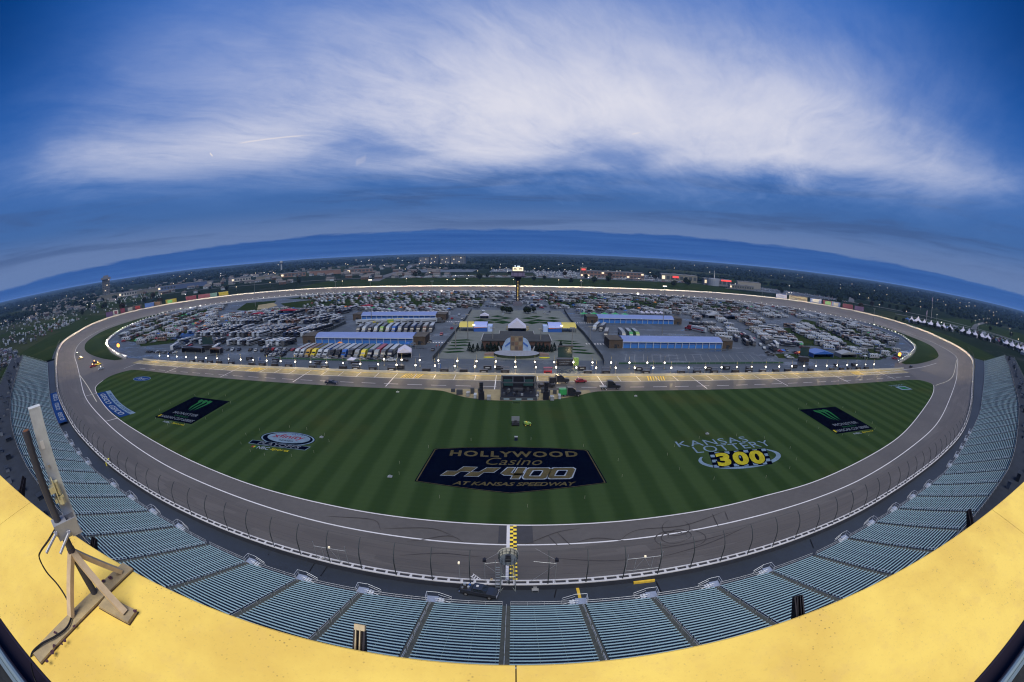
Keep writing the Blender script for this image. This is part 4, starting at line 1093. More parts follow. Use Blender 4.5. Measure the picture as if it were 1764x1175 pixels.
# lawn sprinkler stakes round the artwork
rnd = random.Random(5); sm = MB().tube([(0, 0, 0), (0, 0, .9)], .035, 5).mesh('marker_stake', mat('stake_pale', (.25, .26, .2), .6))
spots = [(173, 0)]
for cx, cy, a, b_ in ((0, 102, 30, 19), (66, 103, 22, 15), (127, 122, 17, 19), (-71, 110, 16, 11), (-128, 128, 17, 19)):
    for k in range(11):
        t = 2 * math.pi * (k + rnd.random() * .5) / 11
        o = link('marker_stake', sm, None, (cx + a * math.cos(t), cy + b_ * math.sin(t), .05))
        tag(o, 'thin pale marker stake standing on the lawn around the painted logos', 'stake', 'marker stakes round the painted logos')

# ------------------------------------------------------------------ flag stand at the finish line
fs_ = empty('flag_stand', (-.3, 52.7, -.35)); fs_.scale = (1.3, 1.3, 1.07); tag(fs_, 'round caged flag stand on steel legs behind the wall at the finish line', 'flag stand')
M_FS = mat('stand_steel', (.30, .34, .36), .45, .5, vary=.15, scale=3)
b = MB()
for x, y in ((-.95, -.2), (.95, -.2), (-.55, 1.0), (.55, 1.0)): b.tube([(x, y, 2.6), (x * .8, y * .8 + .3, 9.0)], .07, 6)
b.tube([(-.95, -.2, 3), (.85, 1.0, 6)], .04, 4); b.tube([(.95, -.2, 3), (-.85, 1.0, 6)], .04, 4); b.tube([(-.9, -.1, 6.2), (.9, -.1, 6.2)], .04, 4)
link('legs', b.mesh('legs', M_FS), fs_)
b = MB(); b.cyl((0, .6, 9.0), 1.15, .12, 20); link('floor', b.mesh('floor', mat('stand_floor', (.10, .12, .14), .6)), fs_)
b = MB()
for k in range(14):
    t0, t1 = 2 * math.pi * k / 14, 2 * math.pi * (k + 1) / 14
    p0, p1 = Vector((1.15 * math.cos(t0), .6 + 1.15 * math.sin(t0), 0)), Vector((1.15 * math.cos(t1), .6 + 1.15 * math.sin(t1), 0))
    for h in (9.6, 10.15): b.tube([p0 + Vector((0, 0, h)), p1 + Vector((0, 0, h))], .03, 4)
    b.tube([p0 + Vector((0, 0, 9.1)), p0 + Vector((0, 0, 10.15))], .035, 4)
link('guard_rail', b.mesh('guard_rail', mat('guard_dark', (.05, .06, .065), .5, .4)), fs_)
b = MB()
for k in range(3, 11):
    t0, t1 = math.pi * (k - 2.5) / 9, math.pi * (k - 1.5) / 9
    b.poly([(1.19 * math.cos(t0), .6 + 1.19 * math.sin(t0), 9.05), (1.19 * math.cos(t1), .6 + 1.19 * math.sin(t1), 9.05), (1.3 * math.cos(t1), .6 + 1.3 * math.sin(t1), 10.2), (1.3 * math.cos(t0), .6 + 1.3 * math.sin(t0), 10.2)])
link('apron_panels', b.mesh('apron_panels', mat('apron_panel', (.5, .5, .44), .6)), fs_)
b = MB(); b.box(-.35, .35, .0, .6, 9.12, 9.95); b.box(-.2, .2, .1, .4, 9.95, 10.3); link('chest', b.mesh('chest', M_DARK), fs_)
b = MB()
for k in range(12): b.box(-1.5, -.95, -.5 - .02, -.42, 2.7 + k * .53, 2.74 + k * .53)
b.tube([(-1.5, -.47, 2.6), (-1.5, -.47, 10)], .035, 4); b.tube([(-.95, -.47, 2.6), (-.95, -.47, 10)], .035, 4)
link('ladder', b.mesh('ladder', M_FS), fs_)
b = MB(); b.box(-2.0, 1.9, -.9, 1.4, 2.5, 2.72); link('footing', b.mesh('footing', mat('old_concrete', (.33, .30, .24), .9, vary=.3, scale=2)), fs_)
M_CAM = mat('equipment_black', (.012, .012, .018), .5)
M_DIM = mat('dim_lamp', (.6, .55, .42), .5, emit=.22, ecol=(1, .86, .62))
# light frames on the fence by the line
for x, lab in ((-4.0, 'thin steel camera pole with braces left of the flag stand'), (7.3, 'thin steel camera pole with braces right of the flag stand')):
    rt = empty('camera_pole', (x, 53.2, 0)); tag(rt, lab, 'pole'); s_ = -1 if x < 0 else 1
    b = MB(); b.tube([(0, 0, 2.5), (0, 0, 9.3)], .045, 5); b.tube([(0, 0, 8.6), (-s_ * 3.6, .4, 8.8)], .03, 4); b.tube([(0, 0, 8.4), (-s_ * 4.2, .2, 4.2)], .03, 4); b.tube([(0, .1, 9.2), (-s_ * 3.4, .5, 11.5)], .02, 4)
    link('mast', b.mesh('mast', M_GALV), rt)
    b = MB(); b.box(-.28, .28, -.2, .3, 9.1, 9.5); b.box(-.12, .12, .3, .6, 9.2, 9.42); link('camera_head', b.mesh('camera_head', M_CAM), rt)
M_LAMP = mat('lamp_glow', (1, .93, .78), .4, emit=.8, ecol=(1, .88, .68))
for x, lab in ((-31.2, 'left'), (22.6, 'right')):
    rt = empty('fence_gate', (x, 55.15 + (.0), 0)); tag(rt, f'steel gate with a small lamp in the catch fence, {lab} of the start line', 'gate', 'crossover gates in the catch fence')
    b = MB()
    for e in (-3.1, -1.55, 1.55, 3.1): b.tube([(e, -.15, 3), (e, -.15, 8.0 if abs(e) > 3 else 7.0)], .06, 5)
    for z in (4.2, 7.0): b.tube([(-3.1, -.15, z), (3.1, -.15, z)], .05, 5)
    b.tube([(-1.55, -.15, 4.2), (0, -.15, 7)], .035, 4); b.tube([(1.55, -.15, 4.2), (0, -.15, 7)], .035, 4)
    link('gate_frame', b.mesh('gate_frame', M_GALV), rt)
    link('gate_lamp', MB().box(-.16, .16, -.3, .0, 7.15, 7.42).mesh('gate_lamp', M_DIM), rt)
    if x > 0: link('kick_board', MB().box(-1.9, 1.9, -2.5, -2.1, 2.75, 3.3).mesh('kick_board', M_YEL), rt)
o = link('walkway_lamp', MB().box(-.14, .14, -.2, .2, 0, .28, 0).box(-.05, .05, -.05, .05, -5.4, 0, 1).mesh('walkway_lamp', [M_DIM, M_GALV]), None, (-8.1, 53.4, 8.2)); tag(o, 'single small lamp on a post behind the wall, left of the flag stand', 'lamp')
b = MB(); b.box(-.6, .6, -.5, .5, 0, .08); b.box(-.55, .55, -.45, .45, .5, .58)
for x in (-.5, .5):
    for y in (-.4, .4): b.box(x - .03, x + .03, y - .03, y + .03, .08, .5)
b.box(-.3, .3, .1, .4, .58, 1.0)
tag(link('equipment_cart', b.mesh('equipment_cart', mat('cart_grey', (.3, .31, .33), .5, .3)), None, (4.1, 52.6, 2.75)), 'small grey equipment cart on the walkway right of the flag stand', 'cart')
p0 = at(993, 1008, 2.8); p1 = at(1001, 1036, 2.8)
b = MB(); b.poly([(p0[0] - .25, 53.4, 3.02), (p0[0] + .25, 53.4, 3.02), (p1[0] + .25, p1[1], 2.66), (p1[0] - .25, p1[1], 2.66)])
link('yellow_walk_stripe', b.mesh('yellow_walk_stripe', M_YEL), bpy.data.objects['walkway'])
b = MB(); b.box(-.25, .25, -1.8, 1.8, 0, .9); b.box(-.3, .3, -1.85, 1.85, .9, 1.0)
p0 = at(186, 797, 3.2); tag(link('yellow_barrier', b.mesh('yellow_barrier', mat('barrier_yellow', (.55, .5, .06), .6)), None, (p0[0], p0[1], 2.9), R(35)), 'yellow gate barrier beside the wall on the left walkway', 'barrier')

# ------------------------------------------------------------------ vehicles: builders
M_TYRE = mat('tyre', (.015, .015, .017), .85); M_GLASS = mat('dark_glass', (.012, .016, .022), .08, spec=.6); M_RIM = mat('wheel_rim', (.35, .36, .38), .35, .6); M_CHROME = mat('chrome', (.6, .6, .62), .2, .8)
def paint(nm, c): return mat('paint_' + nm, c, .32, spec=.5)
PAINTS = {'white': paint('rv_white', (.27, .31, .37)), 'ivory': paint('rv_ivory', (.20, .21, .215)), 'silver': paint('rv_silver', (.17, .19, .22)), 'black': paint('gloss_black', (.014, .014, .018)), 'navy': paint('gloss_navy', (.007, .011, .030)),
          'red': paint('gloss_red', (.18, .012, .02)), 'blue': paint('gloss_blue', (.018, .075, .30)), 'yellow': paint('gloss_yellow', (.46, .38, .03)), 'green': paint('gloss_green', (.03, .22, .07)), 'grey': paint('gloss_grey', (.06, .065, .075)), 'gold': paint('gloss_gold', (.30, .19, .03)), 'lime': paint('gloss_lime', (.15, .27, .06)), 'orange': paint('gloss_orange', (.6, .2, .02)), 'brown': paint('gloss_brown', (.09, .05, .035))}
def wheels(b, xs, ys, r, w, mi, mr=None):
    for y in ys:
        for x in xs:
            s_ = 1 if x > 0 else -1
            b.cyl((x - w / 2, y, r), r, w, 10, mi, 'x')
            if mr is not None: b.cyl((x + s_ * w / 2 - (.0 if s_ > 0 else .02), y, r), r * .55, .02, 8, mr, 'x')
def tpl_motorhome(c, stripe):
    b = MB(); L = 10.2
    b.prism([(-L / 2, .55), (L / 2, .55), (L / 2 + .1, 1.3), (L / 2 - .15, 2.2), (L / 2 - .5, 3.15), (L / 2 - 1.1, 3.3), (-L / 2, 3.3)], -1.25, 1.25, 0)
    for s_ in (-1, 1):
        b.box(min(s_ * 1.251, s_ * 1.275), max(s_ * 1.251, s_ * 1.275), -L / 2 + .3, L / 2 - .6, .95, 1.35, 2)
        for y0, y1 in ((-4.2, -3.0), (-2.2, -.6), (.4, 1.6), (3.0, 4.3)): b.box(min(s_ * 1.252, s_ * 1.28), max(s_ * 1.252, s_ * 1.28), y0, y1, 1.75, 2.5, 1)
    b.poly([(-1.1, L / 2 - .08, 1.95), (1.1, L / 2 - .08, 1.95), (1.1, L / 2 - .38, 2.9), (-1.1, L / 2 - .38, 2.9)], 1)
    b.box(-.45, .45, 1.6, 2.6, 3.3, 3.6, 3); b.box(-.45, .45, -2.8, -1.8, 3.3, 3.6, 3); b.box(-.9, -.5, -.4, 0, 3.3, 3.42, 3)
    wheels(b, (-1.05, 1.05), (-2.6, 3.4), .48, .3, 4)
    return b.mesh('motorhome', [c, M_GLASS, stripe, M_WHITE, M_TYRE])
def tpl_trailer(c, stripe):
    b = MB(); L = 8.0
    b.prism([(-L / 2, .6), (L / 2 - .7, .6), (L / 2, 1.3), (L / 2 - .1, 2.2), (L / 2 - .7, 3.0), (-L / 2 + .3, 3.05), (-L / 2, 2.7)], -1.2, 1.2, 0)
    for s_ in (-1, 1):
        b.box(min(s_ * 1.201, s_ * 1.225), max(s_ * 1.201, s_ * 1.225), -L / 2 + .3, L / 2 - .8, .8, 1.2, 2)
        for y0, y1 in ((-3.2, -2.2), (-.8, .2), (1.6, 2.8)): b.box(min(s_ * 1.202, s_ * 1.23), max(s_ * 1.202, s_ * 1.23), y0, y1, 1.7, 2.35, 1)
    b.box(-.4, .4, -.5, .5, 3.0, 3.3, 3); b.beam((-.5, L / 2 - .5, .6), (0, L / 2 + 1.2, .55), .1, .1, 4); b.beam((.5, L / 2 - .5, .6), (0, L / 2 + 1.2, .55), .1, .1, 4)
    wheels(b, (-1.05, 1.05), (-.75, .15), .36, .25, 4)
    b.poly([(-1.15, 4.0 - .6, 2.62), (1.15, 4.0 - .6, 2.62), (1.15, 4.0 - .25, 2.3), (-1.15, 4.0 - .25, 2.3)], 1)
    b.box(1.25, 3.6, -2.2, 2.2, 2.55, 2.6, 5)
    return b.mesh('camper_trailer', [c, M_GLASS, stripe, M_WHITE, M_TYRE, stripe])
def tpl_pickup(c):
    b = MB()
    b.prism([(-2.85, .5), (2.8, .5), (2.9, .75), (2.8, 1.1), (1.5, 1.2), (.75, 1.75), (-.75, 1.8), (-.95, 1.2), (-2.85, 1.15)], -.95, .95, 0)
    b.poly([(-.8, 1.49, 1.22), (.8, 1.49, 1.22), (.75, .8, 1.72), (-.75, .8, 1.72)], 1)
    for s_ in (-1, 1): b.box(min(s_ * .952, s_ * .965), max(s_ * .952, s_ * .965), -.75, .85, 1.25, 1.65, 1)
    b.box(-.8, .8, -2.75, -1.0, 1.151, 1.17, 2); wheels(b, (-.85, .85), (-1.85, 1.85), .4, .26, 2)
    return b.mesh('pickup', [c, M_GLASS, M_TYRE])
def tpl_car(c):
    b = MB()
    b.prism([(-2.3, .35), (2.25, .35), (2.35, .6), (2.2, .85), (1.1, .95), (.5, 1.42), (-1.1, 1.45), (-1.8, 1.0), (-2.3, .95)], -.9, .9, 0)
    b.poly([(-.75, 1.08, .99), (.75, 1.08, .99), (.7, .56, 1.4), (-.7, .56, 1.4)], 1); b.poly([(-.7, -1.16, 1.41), (.7, -1.16, 1.41), (.75, -1.76, 1.04), (-.75, -1.76, 1.04)], 1)
    for s_ in (-1, 1): b.box(min(s_ * .902, s_ * .915), max(s_ * .902, s_ * .915), -1.2, .7, 1.0, 1.33, 1)
    wheels(b, (-.8, .8), (-1.4, 1.4), .33, .22, 2)
    return b.mesh('car', [c, M_GLASS, M_TYRE])
def tpl_canopy(c):
    b = MB(); b.add([(-1.6, -1.6, 2.2), (1.6, -1.6, 2.2), (1.6, 1.6, 2.2), (-1.6, 1.6, 2.2), (0, 0, 3.1)], [(0, 1, 4), (1, 2, 4), (2, 3, 4), (3, 0, 4)], 0)
    for x in (-1.5, 1.5):
        for y in (-1.5, 1.5): b.box(x - .05, x + .05, y - .05, y + .05, 0, 2.2, 1)
    b.box(-.8, .8, -.4, .4, .7, .76, 1)
    return b.mesh('popup_canopy', [c, M_GALV])
def tpl_bus(c, stripe):
    b = MB(); L = 13.2
    b.prism([(-L / 2, .45), (L / 2 - .05, .45), (L / 2 + .05, 1.4), (L / 2 - .35, 3.5), (L / 2 - .7, 3.62), (-L / 2 + .2, 3.62), (-L / 2, 3.4)], -1.28, 1.28, 0)
    for s_ in (-1, 1):
        b.box(min(s_ * 1.281, s_ * 1.3), max(s_ * 1.281, s_ * 1.3), -L / 2 + .5, L / 2 - .7, 2.0, 2.9, 1); b.box(min(s_ * 1.281, s_ * 1.298), max(s_ * 1.281, s_ * 1.298), -L / 2 + .2, L / 2 - .4, .95, 1.35, 2)
    b.poly([(-1.15, L / 2 - .03, 1.6), (1.15, L / 2 - .03, 1.6), (1.15, L / 2 - .28, 3.2), (-1.15, L / 2 - .28, 3.2)], 1)
    b.box(-.5, .5, 1.5, 3.0, 3.62, 3.88, 3); b.box(-.5, .5, -3.2, -1.7, 3.62, 3.88, 3)
    wheels(b, (-1.08, 1.08), (-4.2, -2.9, 4.2), .5, .3, 4)
    b.box(1.3, 3.4, -3.5, 2.5, 2.95, 3.0, 2)
    return b.mesh('motor_coach', [c, M_GLASS, stripe, M_WHITE, M_TYRE])
# ------------------------------------------------------------------ paddock lawns, lanes and fences
M_DIA = grass_mat('paddock_lawn', False, (.008, .022, .009), (.014, .036, .014))
sod = []
def dia(cx, cy, w_, h_, sk=0.0): sod.append([(cx - w_ / 2, cy), (cx + sk, cy - h_ / 2), (cx + w_ / 2, cy), (cx + sk * -1, cy + h_ / 2)])
for i, (lx, rx, y) in enumerate(((-32.2, 36.3, 271.5), (-32.4, 36.9, 264.3), (-31.6, 37.2, 255.5), (-33.2, 37.9, 246), (-32.7, 38, 238))):
    w_ = (17, 15, 15, 12, 15)[i]; dia(lx, y, w_, 6.0, -3); dia(rx + (i - 2) * 1.2, y, w_, 6.0, 3)
for s_ in (-1, 1):
    for x, y, w_, h_ in ((17, 378, 12, 12), (31, 371, 14, 11), (18, 357, 17, 13), (7.5 + 4, 345, 16, 16), (10, 368, 14, 12), (30, 355, 14, 12), (24, 345, 16, 12)): dia(4 + s_ * x, y, w_, h_)
M_PLAZA = mat('plaza_concrete', (.105, .12, .12), .8, vary=.25, scale=.12, coords='World')
struct(flat('plaza', [(-40, 222), (48, 220), (49, 292), (47, 420), (-39, 420), (-39, 280)], .04, M_PLAZA))
g0 = flat('paddock_lawn', sod[0], .06, M_DIA); struct(g0)
for P in sod[1:]: struct(flat('paddock_lawn', P, .06 + .001 * random.random(), M_DIA))
# lawns by the tunnel and among the campers, blue matting lane
for P in ([(-372, 520), (-335, 445), (-300, 430), (-285, 445), (-330, 540)], [(-300, 500), (-262, 455), (-190, 440), (-200, 470), (-270, 530)], [(-330, 262), (-292, 236), (-262, 250), (-290, 300), (-345, 345), (-362, 320)], [(-420, 470), (-372, 330), (-345, 345), (-400, 500)]):
    struct(flat('camper_lawn', P, .045, M_TURF))
for P in ([(165, 224), (262, 214), (335, 246), (300, 270), (240, 236), (170, 236)], [(300, 380), (330, 355), (352, 372), (335, 410)], [(335, 262), (395, 296), (420, 350), (400, 350), (360, 300)], [(-60, 606), (-300, 603), (-300, 596), (-60, 598)], [(60, 604), (290, 586), (285, 580), (60, 596)]):
    struct(flat('camper_lawn', P, .045, M_TURF))
for P in ([(-325, 558), (-270, 538), (-242, 462), (-150, 448), (-60, 444), (-32, 446), (-32, 594), (-200, 596), (-290, 592)], [(40, 446), (170, 446), (258, 456), (296, 474), (314, 556), (285, 572), (150, 592), (40, 595)], [(215, 262), (300, 262), (330, 268), (390, 304), (412, 350), (416, 392), (396, 424), (345, 388), (270, 345), (200, 330)], [(-342, 256), (-306, 248), (-272, 258), (-304, 296), (-334, 336), (-330, 390), (-356, 425), (-396, 494), (-430, 466), (-442, 402), (-410, 330), (-382, 286)]):
    struct(flat('camper_lawn', P, .035, M_TURF))
struct(flat('blue_matting', [(-285, 268), (-268, 268), (-255, 352), (-215, 440), (-232, 442), (-276, 376)], .05, mat('matting_blue', (.012, .042, .14), .7, vary=.3, scale=.15, coords='World')))
struct(flat('tunnel_ramp', [(-330, 490), (-300, 442), (-288, 446), (-292, 480), (-318, 512)], .052, M_CONC))
# parking bays painted east of the garages
b = MB()
for k in range(20):
    x = 60 + k * 5.2
    for (y0, y1, sk) in ((219, 235, 5), (286, 300, 3)):
        if k > 17 or (y0 > 250 and k < 7): continue
        b.poly([(x - .12, y0, .05), (x + .12, y0, .05), (x + sk + .12, y1, .05), (x + sk - .12, y1, .05)])
b.poly([(60, 218.8, .05), (158, 217.5, .05), (158, 217.9, .05), (60, 219.2, .05)])
link('bay_lines', b.mesh('bay_lines', mat('worn_white', (.2, .22, .25), .7, vary=.35, scale=.4)), pad)
for x, y in ((-46, 262), (-46, 345), (53, 262), (56, 345)):
    b = MB()
    for k in range(9): b.poly([(x - 7 + k * 1.8, y, .05), (x - 6.1 + k * 1.8, y, .05), (x - 6.1 + k * 1.8, y + 2.4, .05), (x - 7 + k * 1.8, y + 2.4, .05)])
    link('crosswalk', b.mesh('crosswalk', M_WHITE), pad)
for P, lab in (([(-41.1, 216.5), (-39.6, 277), (-38.5, 350), (-39.4, 418)], 'long dark mesh fence along the left edge of the plaza'), ([(46.7, 209.8), (48.3, 222), (49.5, 292), (48, 350), (50.4, 420)], 'long dark mesh fence along the right edge of the plaza'),
               ([(-137, 262), (-137, 335), (-156, 380)], 'dark mesh fence between the coach lot and the left garages'), ([(55, 212.8), (160, 211.2)], 'low green fence in front of the empty bays on the right'), ([(-135, 213.5), (-68, 213)], 'low green fence in front of the left row of trucks')):
    pp_ = resample(np.array(P, float), 4); rt = empty('mesh_fence'); tag(rt, lab, 'fence')
    hgt = .9 if 'low' in lab else 2.4
    col_ = mat('fence_green', (.02, .06, .035), .8) if 'low' in lab else mat('fence_mesh', (.035, .045, .05), .8)
    nn_ = normals2(pp_); b = MB()
    for e, f in zip(pp_, pp_[1:]): b.beam((e[0], e[1], .1 + hgt / 2), (f[0], f[1], .1 + hgt / 2), .06, hgt - .1)
    link('mesh_panel', b.mesh('mesh_panel', col_), rt)
    b = MB()
    for e in pp_: b.tube([(e[0], e[1], 0), (e[0], e[1], hgt + .2)], .06, 4)
    link('fence_posts', b.mesh('fence_posts', M_GALV), rt)['kind'] = 'stuff'

# ------------------------------------------------------------------ garages
M_GROOF = mat('garage_roof_blue', (.13, .18, .38), .45, vary=.10, scale=.2); M_GWALL = mat('garage_wall_blue', (.065, .19, .50), .6, vary=.12, scale=.4); M_GDOOR = mat('garage_door_blue', (.032, .13, .40), .5); M_BRICK = mat('brown_brick', (.055, .043, .034), .85, vary=.3, scale=1.2); M_TRIM = mat('trim_white', (.34, .40, .50), .5); M_FROOF = mat('flat_roof', (.062, .058, .055), .9, vary=.3, scale=.3)
def garage(x0, x1, y0, lab, bl, br_, n=14):
    dp = 13.0; rt = empty('garage_building', ((x0 + x1) / 2, y0, 0)); tag(rt, lab, 'garage'); w_ = (x1 - x0) / 2
    link('wall', MB().box(-w_, w_, .3, dp, 0, 4.0).mesh('wall', M_GWALL), rt)
    prof = [(-.6, 3.9), (-.5, 4.3), (1.0, 5.2), (3.5, 6.0), (6.5, 6.35), (9.5, 6.0), (12, 5.2), (13.6, 4.3), (13.6, 3.9)]
    link('roof', MB().prism(prof, -w_ - .3, w_ + .3).mesh('roof', M_GROOF), rt)
    sp_ = 2 * w_ / n
    dm = MB().box(-sp_ / 2 + .35, sp_ / 2 - .35, .18, .32, 0, 3.1, 0).box(-sp_ / 2 + .35, sp_ / 2 - .35, .15, .2, 2.35, 2.75, 1).mesh('door', [M_GDOOR, MATS['garage_roof_blue']])
    pmn = MB().box(-.14, .14, -.5, .05, 0, 4.0).mesh('pillar', M_TRIM)
    for k in range(n): link('door', dm, rt, (-w_ + sp_ * (k + .5), 0, 0))
    for k in range(n + 1): link('pillar', pmn, rt, (-w_ + sp_ * k, 0, 0))
    link('eave_trim', MB().box(-w_ - .3, w_ + .3, -.72, -.6, 3.75, 4.15).mesh('eave_trim', M_TRIM), rt)
    for s_, wd in ((-1, bl), (1, br_)):
        if not wd: continue
        a = s_ * (w_ + .35); c = a + s_ * wd
        b = MB().box(min(a, c), max(a, c), -.8, dp + .8, 0, 5.0, 0); h = link('brick_wing', b.mesh('brick_wing', M_BRICK), rt)
        link('flat_roof', MB().box(min(a, c) - .2, max(a, c) + .2, -1.0, dp + 1.0, 5.0, 5.35).mesh('flat_roof', M_FROOF), h)
        link('doorway', MB().box((a + c) / 2 - .9, (a + c) / 2 + .9, -.87, -.8, 0, 2.4).box((a + c) / 2 + 1.3, (a + c) / 2 + 2.0, -.86, -.8, 1.2, 2.3).mesh('doorway', [M_GLASS]), h)
garage(-127.5, -60.5, 256.6, 'long blue-roofed garage with many doors, behind the front row of race trucks', 9.5, 7.5)
garage(-129.5, -63.5, 354.5, 'long blue-roofed garage farther back on the left, before the camper rows', 7.5, 8.5)
garage(67.0, 135.8, 251.8, 'long blue-roofed garage facing the empty painted bays on the right', 8.5, 7.5)
garage(70.0, 137.0, 347.5, 'long blue-roofed garage farther back on the right', 9.0, 7.0)

# ------------------------------------------------------------------ race truck haulers
def hauler_proto(c, tr_c, roof_c):
    root = empty('hauler'); b = MB()
    b.prism([(-10.8, 1.2), (3.2, 1.2), (3.2, 4.05), (-10.8, 4.05)], -1.28, 1.28, 0); b.box(-1.27, 1.27, -10.78, 3.18, 4.051, 4.09, 1)
    tl_ = link('trailer', b.mesh('trailer', [tr_c, roof_c]), root)
    b = MB()
    for s_ in (-1, 1): b.box(min(s_ * 1.283, s_ * 1.3), max(s_ * 1.283, s_ * 1.3), -9.5, 2.4, 1.7, 2.5)
    link('side_stripe', b.mesh('side_stripe', c), tl_)
    b = MB(); b.prism([(3.9, .75), (9.9, .75), (10.2, 1.1), (10.0, 1.9), (8.3, 2.05), (7.7, 2.95), (6.6, 3.85), (3.9, 3.95)], -1.2, 1.2, 0)
    cb = link('cab', b.mesh('cab', c), root)
    b = MB(); b.poly([(-1.05, 8.29, 2.1), (1.05, 8.29, 2.1), (1.0, 7.74, 2.93), (-1.0, 7.74, 2.93)]); 
    for s_ in (-1, 1): b.box(min(s_ * 1.201, s_ * 1.215), max(s_ * 1.201, s_ * 1.215), 6.9, 7.8, 2.1, 2.8)
    link('windscreen', b.mesh('windscreen', M_GLASS), cb)
    b = MB(); b.box(-1.0, 1.0, 10.1, 10.26, .9, 1.75); b.box(-1.2, 1.2, 10.05, 10.3, .45, .75); link('grille', b.mesh('grille', M_CHROME), cb)
    wb = MB(); wheels(wb, (-1.0, 1.0), (-8.6, -7.4, 4.6, 5.8, 9.2), .5, .4, 0); link('wheels', wb.mesh('wheels', M_TYRE), root)
    return know(root)
def boxed(c): return c
first_h = {}
def hauler(cab, body, roof_, x, y, rz, lab, grp):
    key = (cab, body, roof_)
    if key not in first_h:
        first_h[key] = hauler_proto(PAINTS[cab], PAINTS[body], PAINTS[roof_]); r = first_h[key]; r.location = (x, y, 0); r.rotation_euler = (0, 0, rz)
    else: r = clone(first_h[key], (x, y, 0), rz)
    tag(r, lab, 'race truck', grp)
colsA = [('white', 'red', 'silver'), ('white', 'brown', 'ivory'), ('gold', 'gold', 'brown'), ('yellow', 'yellow', 'black'), ('white', 'navy', 'silver'), ('white', 'blue', 'ivory'), ('black', 'white', 'silver'), ('black', 'white', 'ivory'), ('blue', 'white', 'white'), ('black', 'grey', 'silver'),
         ('silver', 'grey', 'grey'), ('yellow', 'lime', 'grey'), ('navy', 'white', 'silver'), ('silver', 'red', 'red'), ('grey', 'grey', 'silver'), ('navy', 'ivory', 'white')]
for k, (a, c, d) in enumerate(colsA):
    x = -123.5 + k * 3.86
    hauler(a, c, d, x, 228.6 + .03 * k, math.pi, f'{a} race hauler with {c} trailer, {ordn(k)} from the left in the front row of trucks', 'race haulers in the front row, left side')
colsB = [('grey', 'silver', 'silver'), ('white', 'white', 'silver'), ('black', 'white', 'grey'), ('white', 'black', 'silver'), ('lime', 'grey', 'grey'), ('white', 'white', 'white'), ('blue', 'blue', 'white'), ('silver', 'navy', 'silver'), ('navy', 'navy', 'grey'), ('black', 'blue', 'silver'), ('black', 'black', 'grey'), ('brown', 'ivory', 'ivory'), ('black', 'black', 'white')]
for k, (a, c, d) in enumerate(colsB):
    hauler(a, c, d, -112.0 + k * 4.5, 304 + .25 * k, math.pi + R(4), f'{a} race hauler with {c} trailer, {ordn(k)} from the left in the row behind the garage', 'race haulers in the second row, left side')
for k in range(11):
    a, c, d = [('black', 'white', 'white'), ('grey', 'white', 'white'), ('navy', 'silver', 'white')][k % 3] if k != 5 else ('yellow', 'lime', 'yellow')
    hauler(a, c, d, -116 + k * 5.3, 334 + .5 * k, R(-62), f'{a} hauler with {c} trailer parked slanting, {ordn(k)} from the left before the far left garage', 'haulers parked slanting before the far garage')
for x, y, rz, a, c, d, lab in ((63, 318, R(160), 'white', 'grey', 'white', 'white hauler parked by the right plaza fence, farther one of a pair'), (67.5, 316, R(160), 'black', 'grey', 'silver', 'black hauler parked by the right plaza fence, nearer one of a pair'), (65, 291, R(165), 'black', 'brown', 'ivory', 'black hauler parked at the brick end of the right garage'),
                               (76.5, 292, R(176), 'silver', 'silver', 'silver', 'silver hauler, leftmost of three behind the right garage'), (81.5, 291, R(176), 'green', 'grey', 'silver', 'dark green hauler, middle of three behind the right garage'), (86.3, 291, R(176), 'lime', 'green', 'silver', 'light green hauler, last of three behind the right garage'),
                               (144, 316, R(28), 'red', 'white', 'white', 'red hauler with white trailer parked behind the right garage'), (-110, 318, R(-20) , 'yellow', 'white', 'white', 'yellow hauler with white trailer crossing the lane between the left garages')):
    hauler(a, c, d, x, y, rz, lab, 'haulers parked singly')

# ------------------------------------------------------------------ plaza: stage, media building, tents, tower
M_BR2 = mat('red_brick', (.055, .034, .03), .85, vary=.25, scale=.8); M_ROOFG = mat('grey_membrane', (.036, .04, .046), .9, vary=.22, scale=.3)
mb = empty('media_building', (3, 246, 0)); tag(mb, 'low red-brick building with a wide grey roof behind the fan stage', 'building')
link('wall', MB().box(-20, 19, -4, 16, 0, 5.6).box(-10.5, 10, 16, 26, 0, 5.6).mesh('wall', M_BR2), mb)
rf = link('roof', MB().box(-20.4, 19.4, -4.4, 16.2, 5.6, 6.0).box(-10.8, 10.3, 16.2, 26.2, 5.6, 6.05).mesh('roof', M_ROOFG), mb)
link('parapet', MB().box(-20.7, -20.3, -4.4, 16.4, 5.9, 6.4).box(19.3, 19.7, -4.4, 16.4, 5.9, 6.4).box(-11, -10.7, 16.2, 26.4, 5.9, 6.4).box(10.3, 10.6, 16.2, 26.4, 5.9, 6.4).mesh('parapet', mat('parapet_pale', (.25, .26, .28), .7)), rf)
for k in range(9): link('window', MB().box(-18 + k * 4.3, -16.2 + k * 4.3, -4.06, -4.0, 1.6, 3.4).mesh('window', M_GLASS), mb)
st = empty('fan_stage', (2.6, 231, 0)); tag(st, 'oval winners stage with stepped front and arched blue-white backdrop', 'stage')
b = MB(); n_ = 36
def oval(a, c, z): return [(a * math.cos(2 * math.pi * k / n_), c * math.sin(2 * math.pi * k / n_), z) for k in range(n_)]
vs = oval(12.2, 7.6, 0) + oval(12.2, 7.6, 1.5); b.add(vs, [(k, (k + 1) % n_, n_ + (k + 1) % n_, n_ + k) for k in range(n_)])
link('hedge_front', b.mesh('hedge_front', mat('hedge_dark', (.022, .035, .022), .9, vary=.4, scale=1)), st)
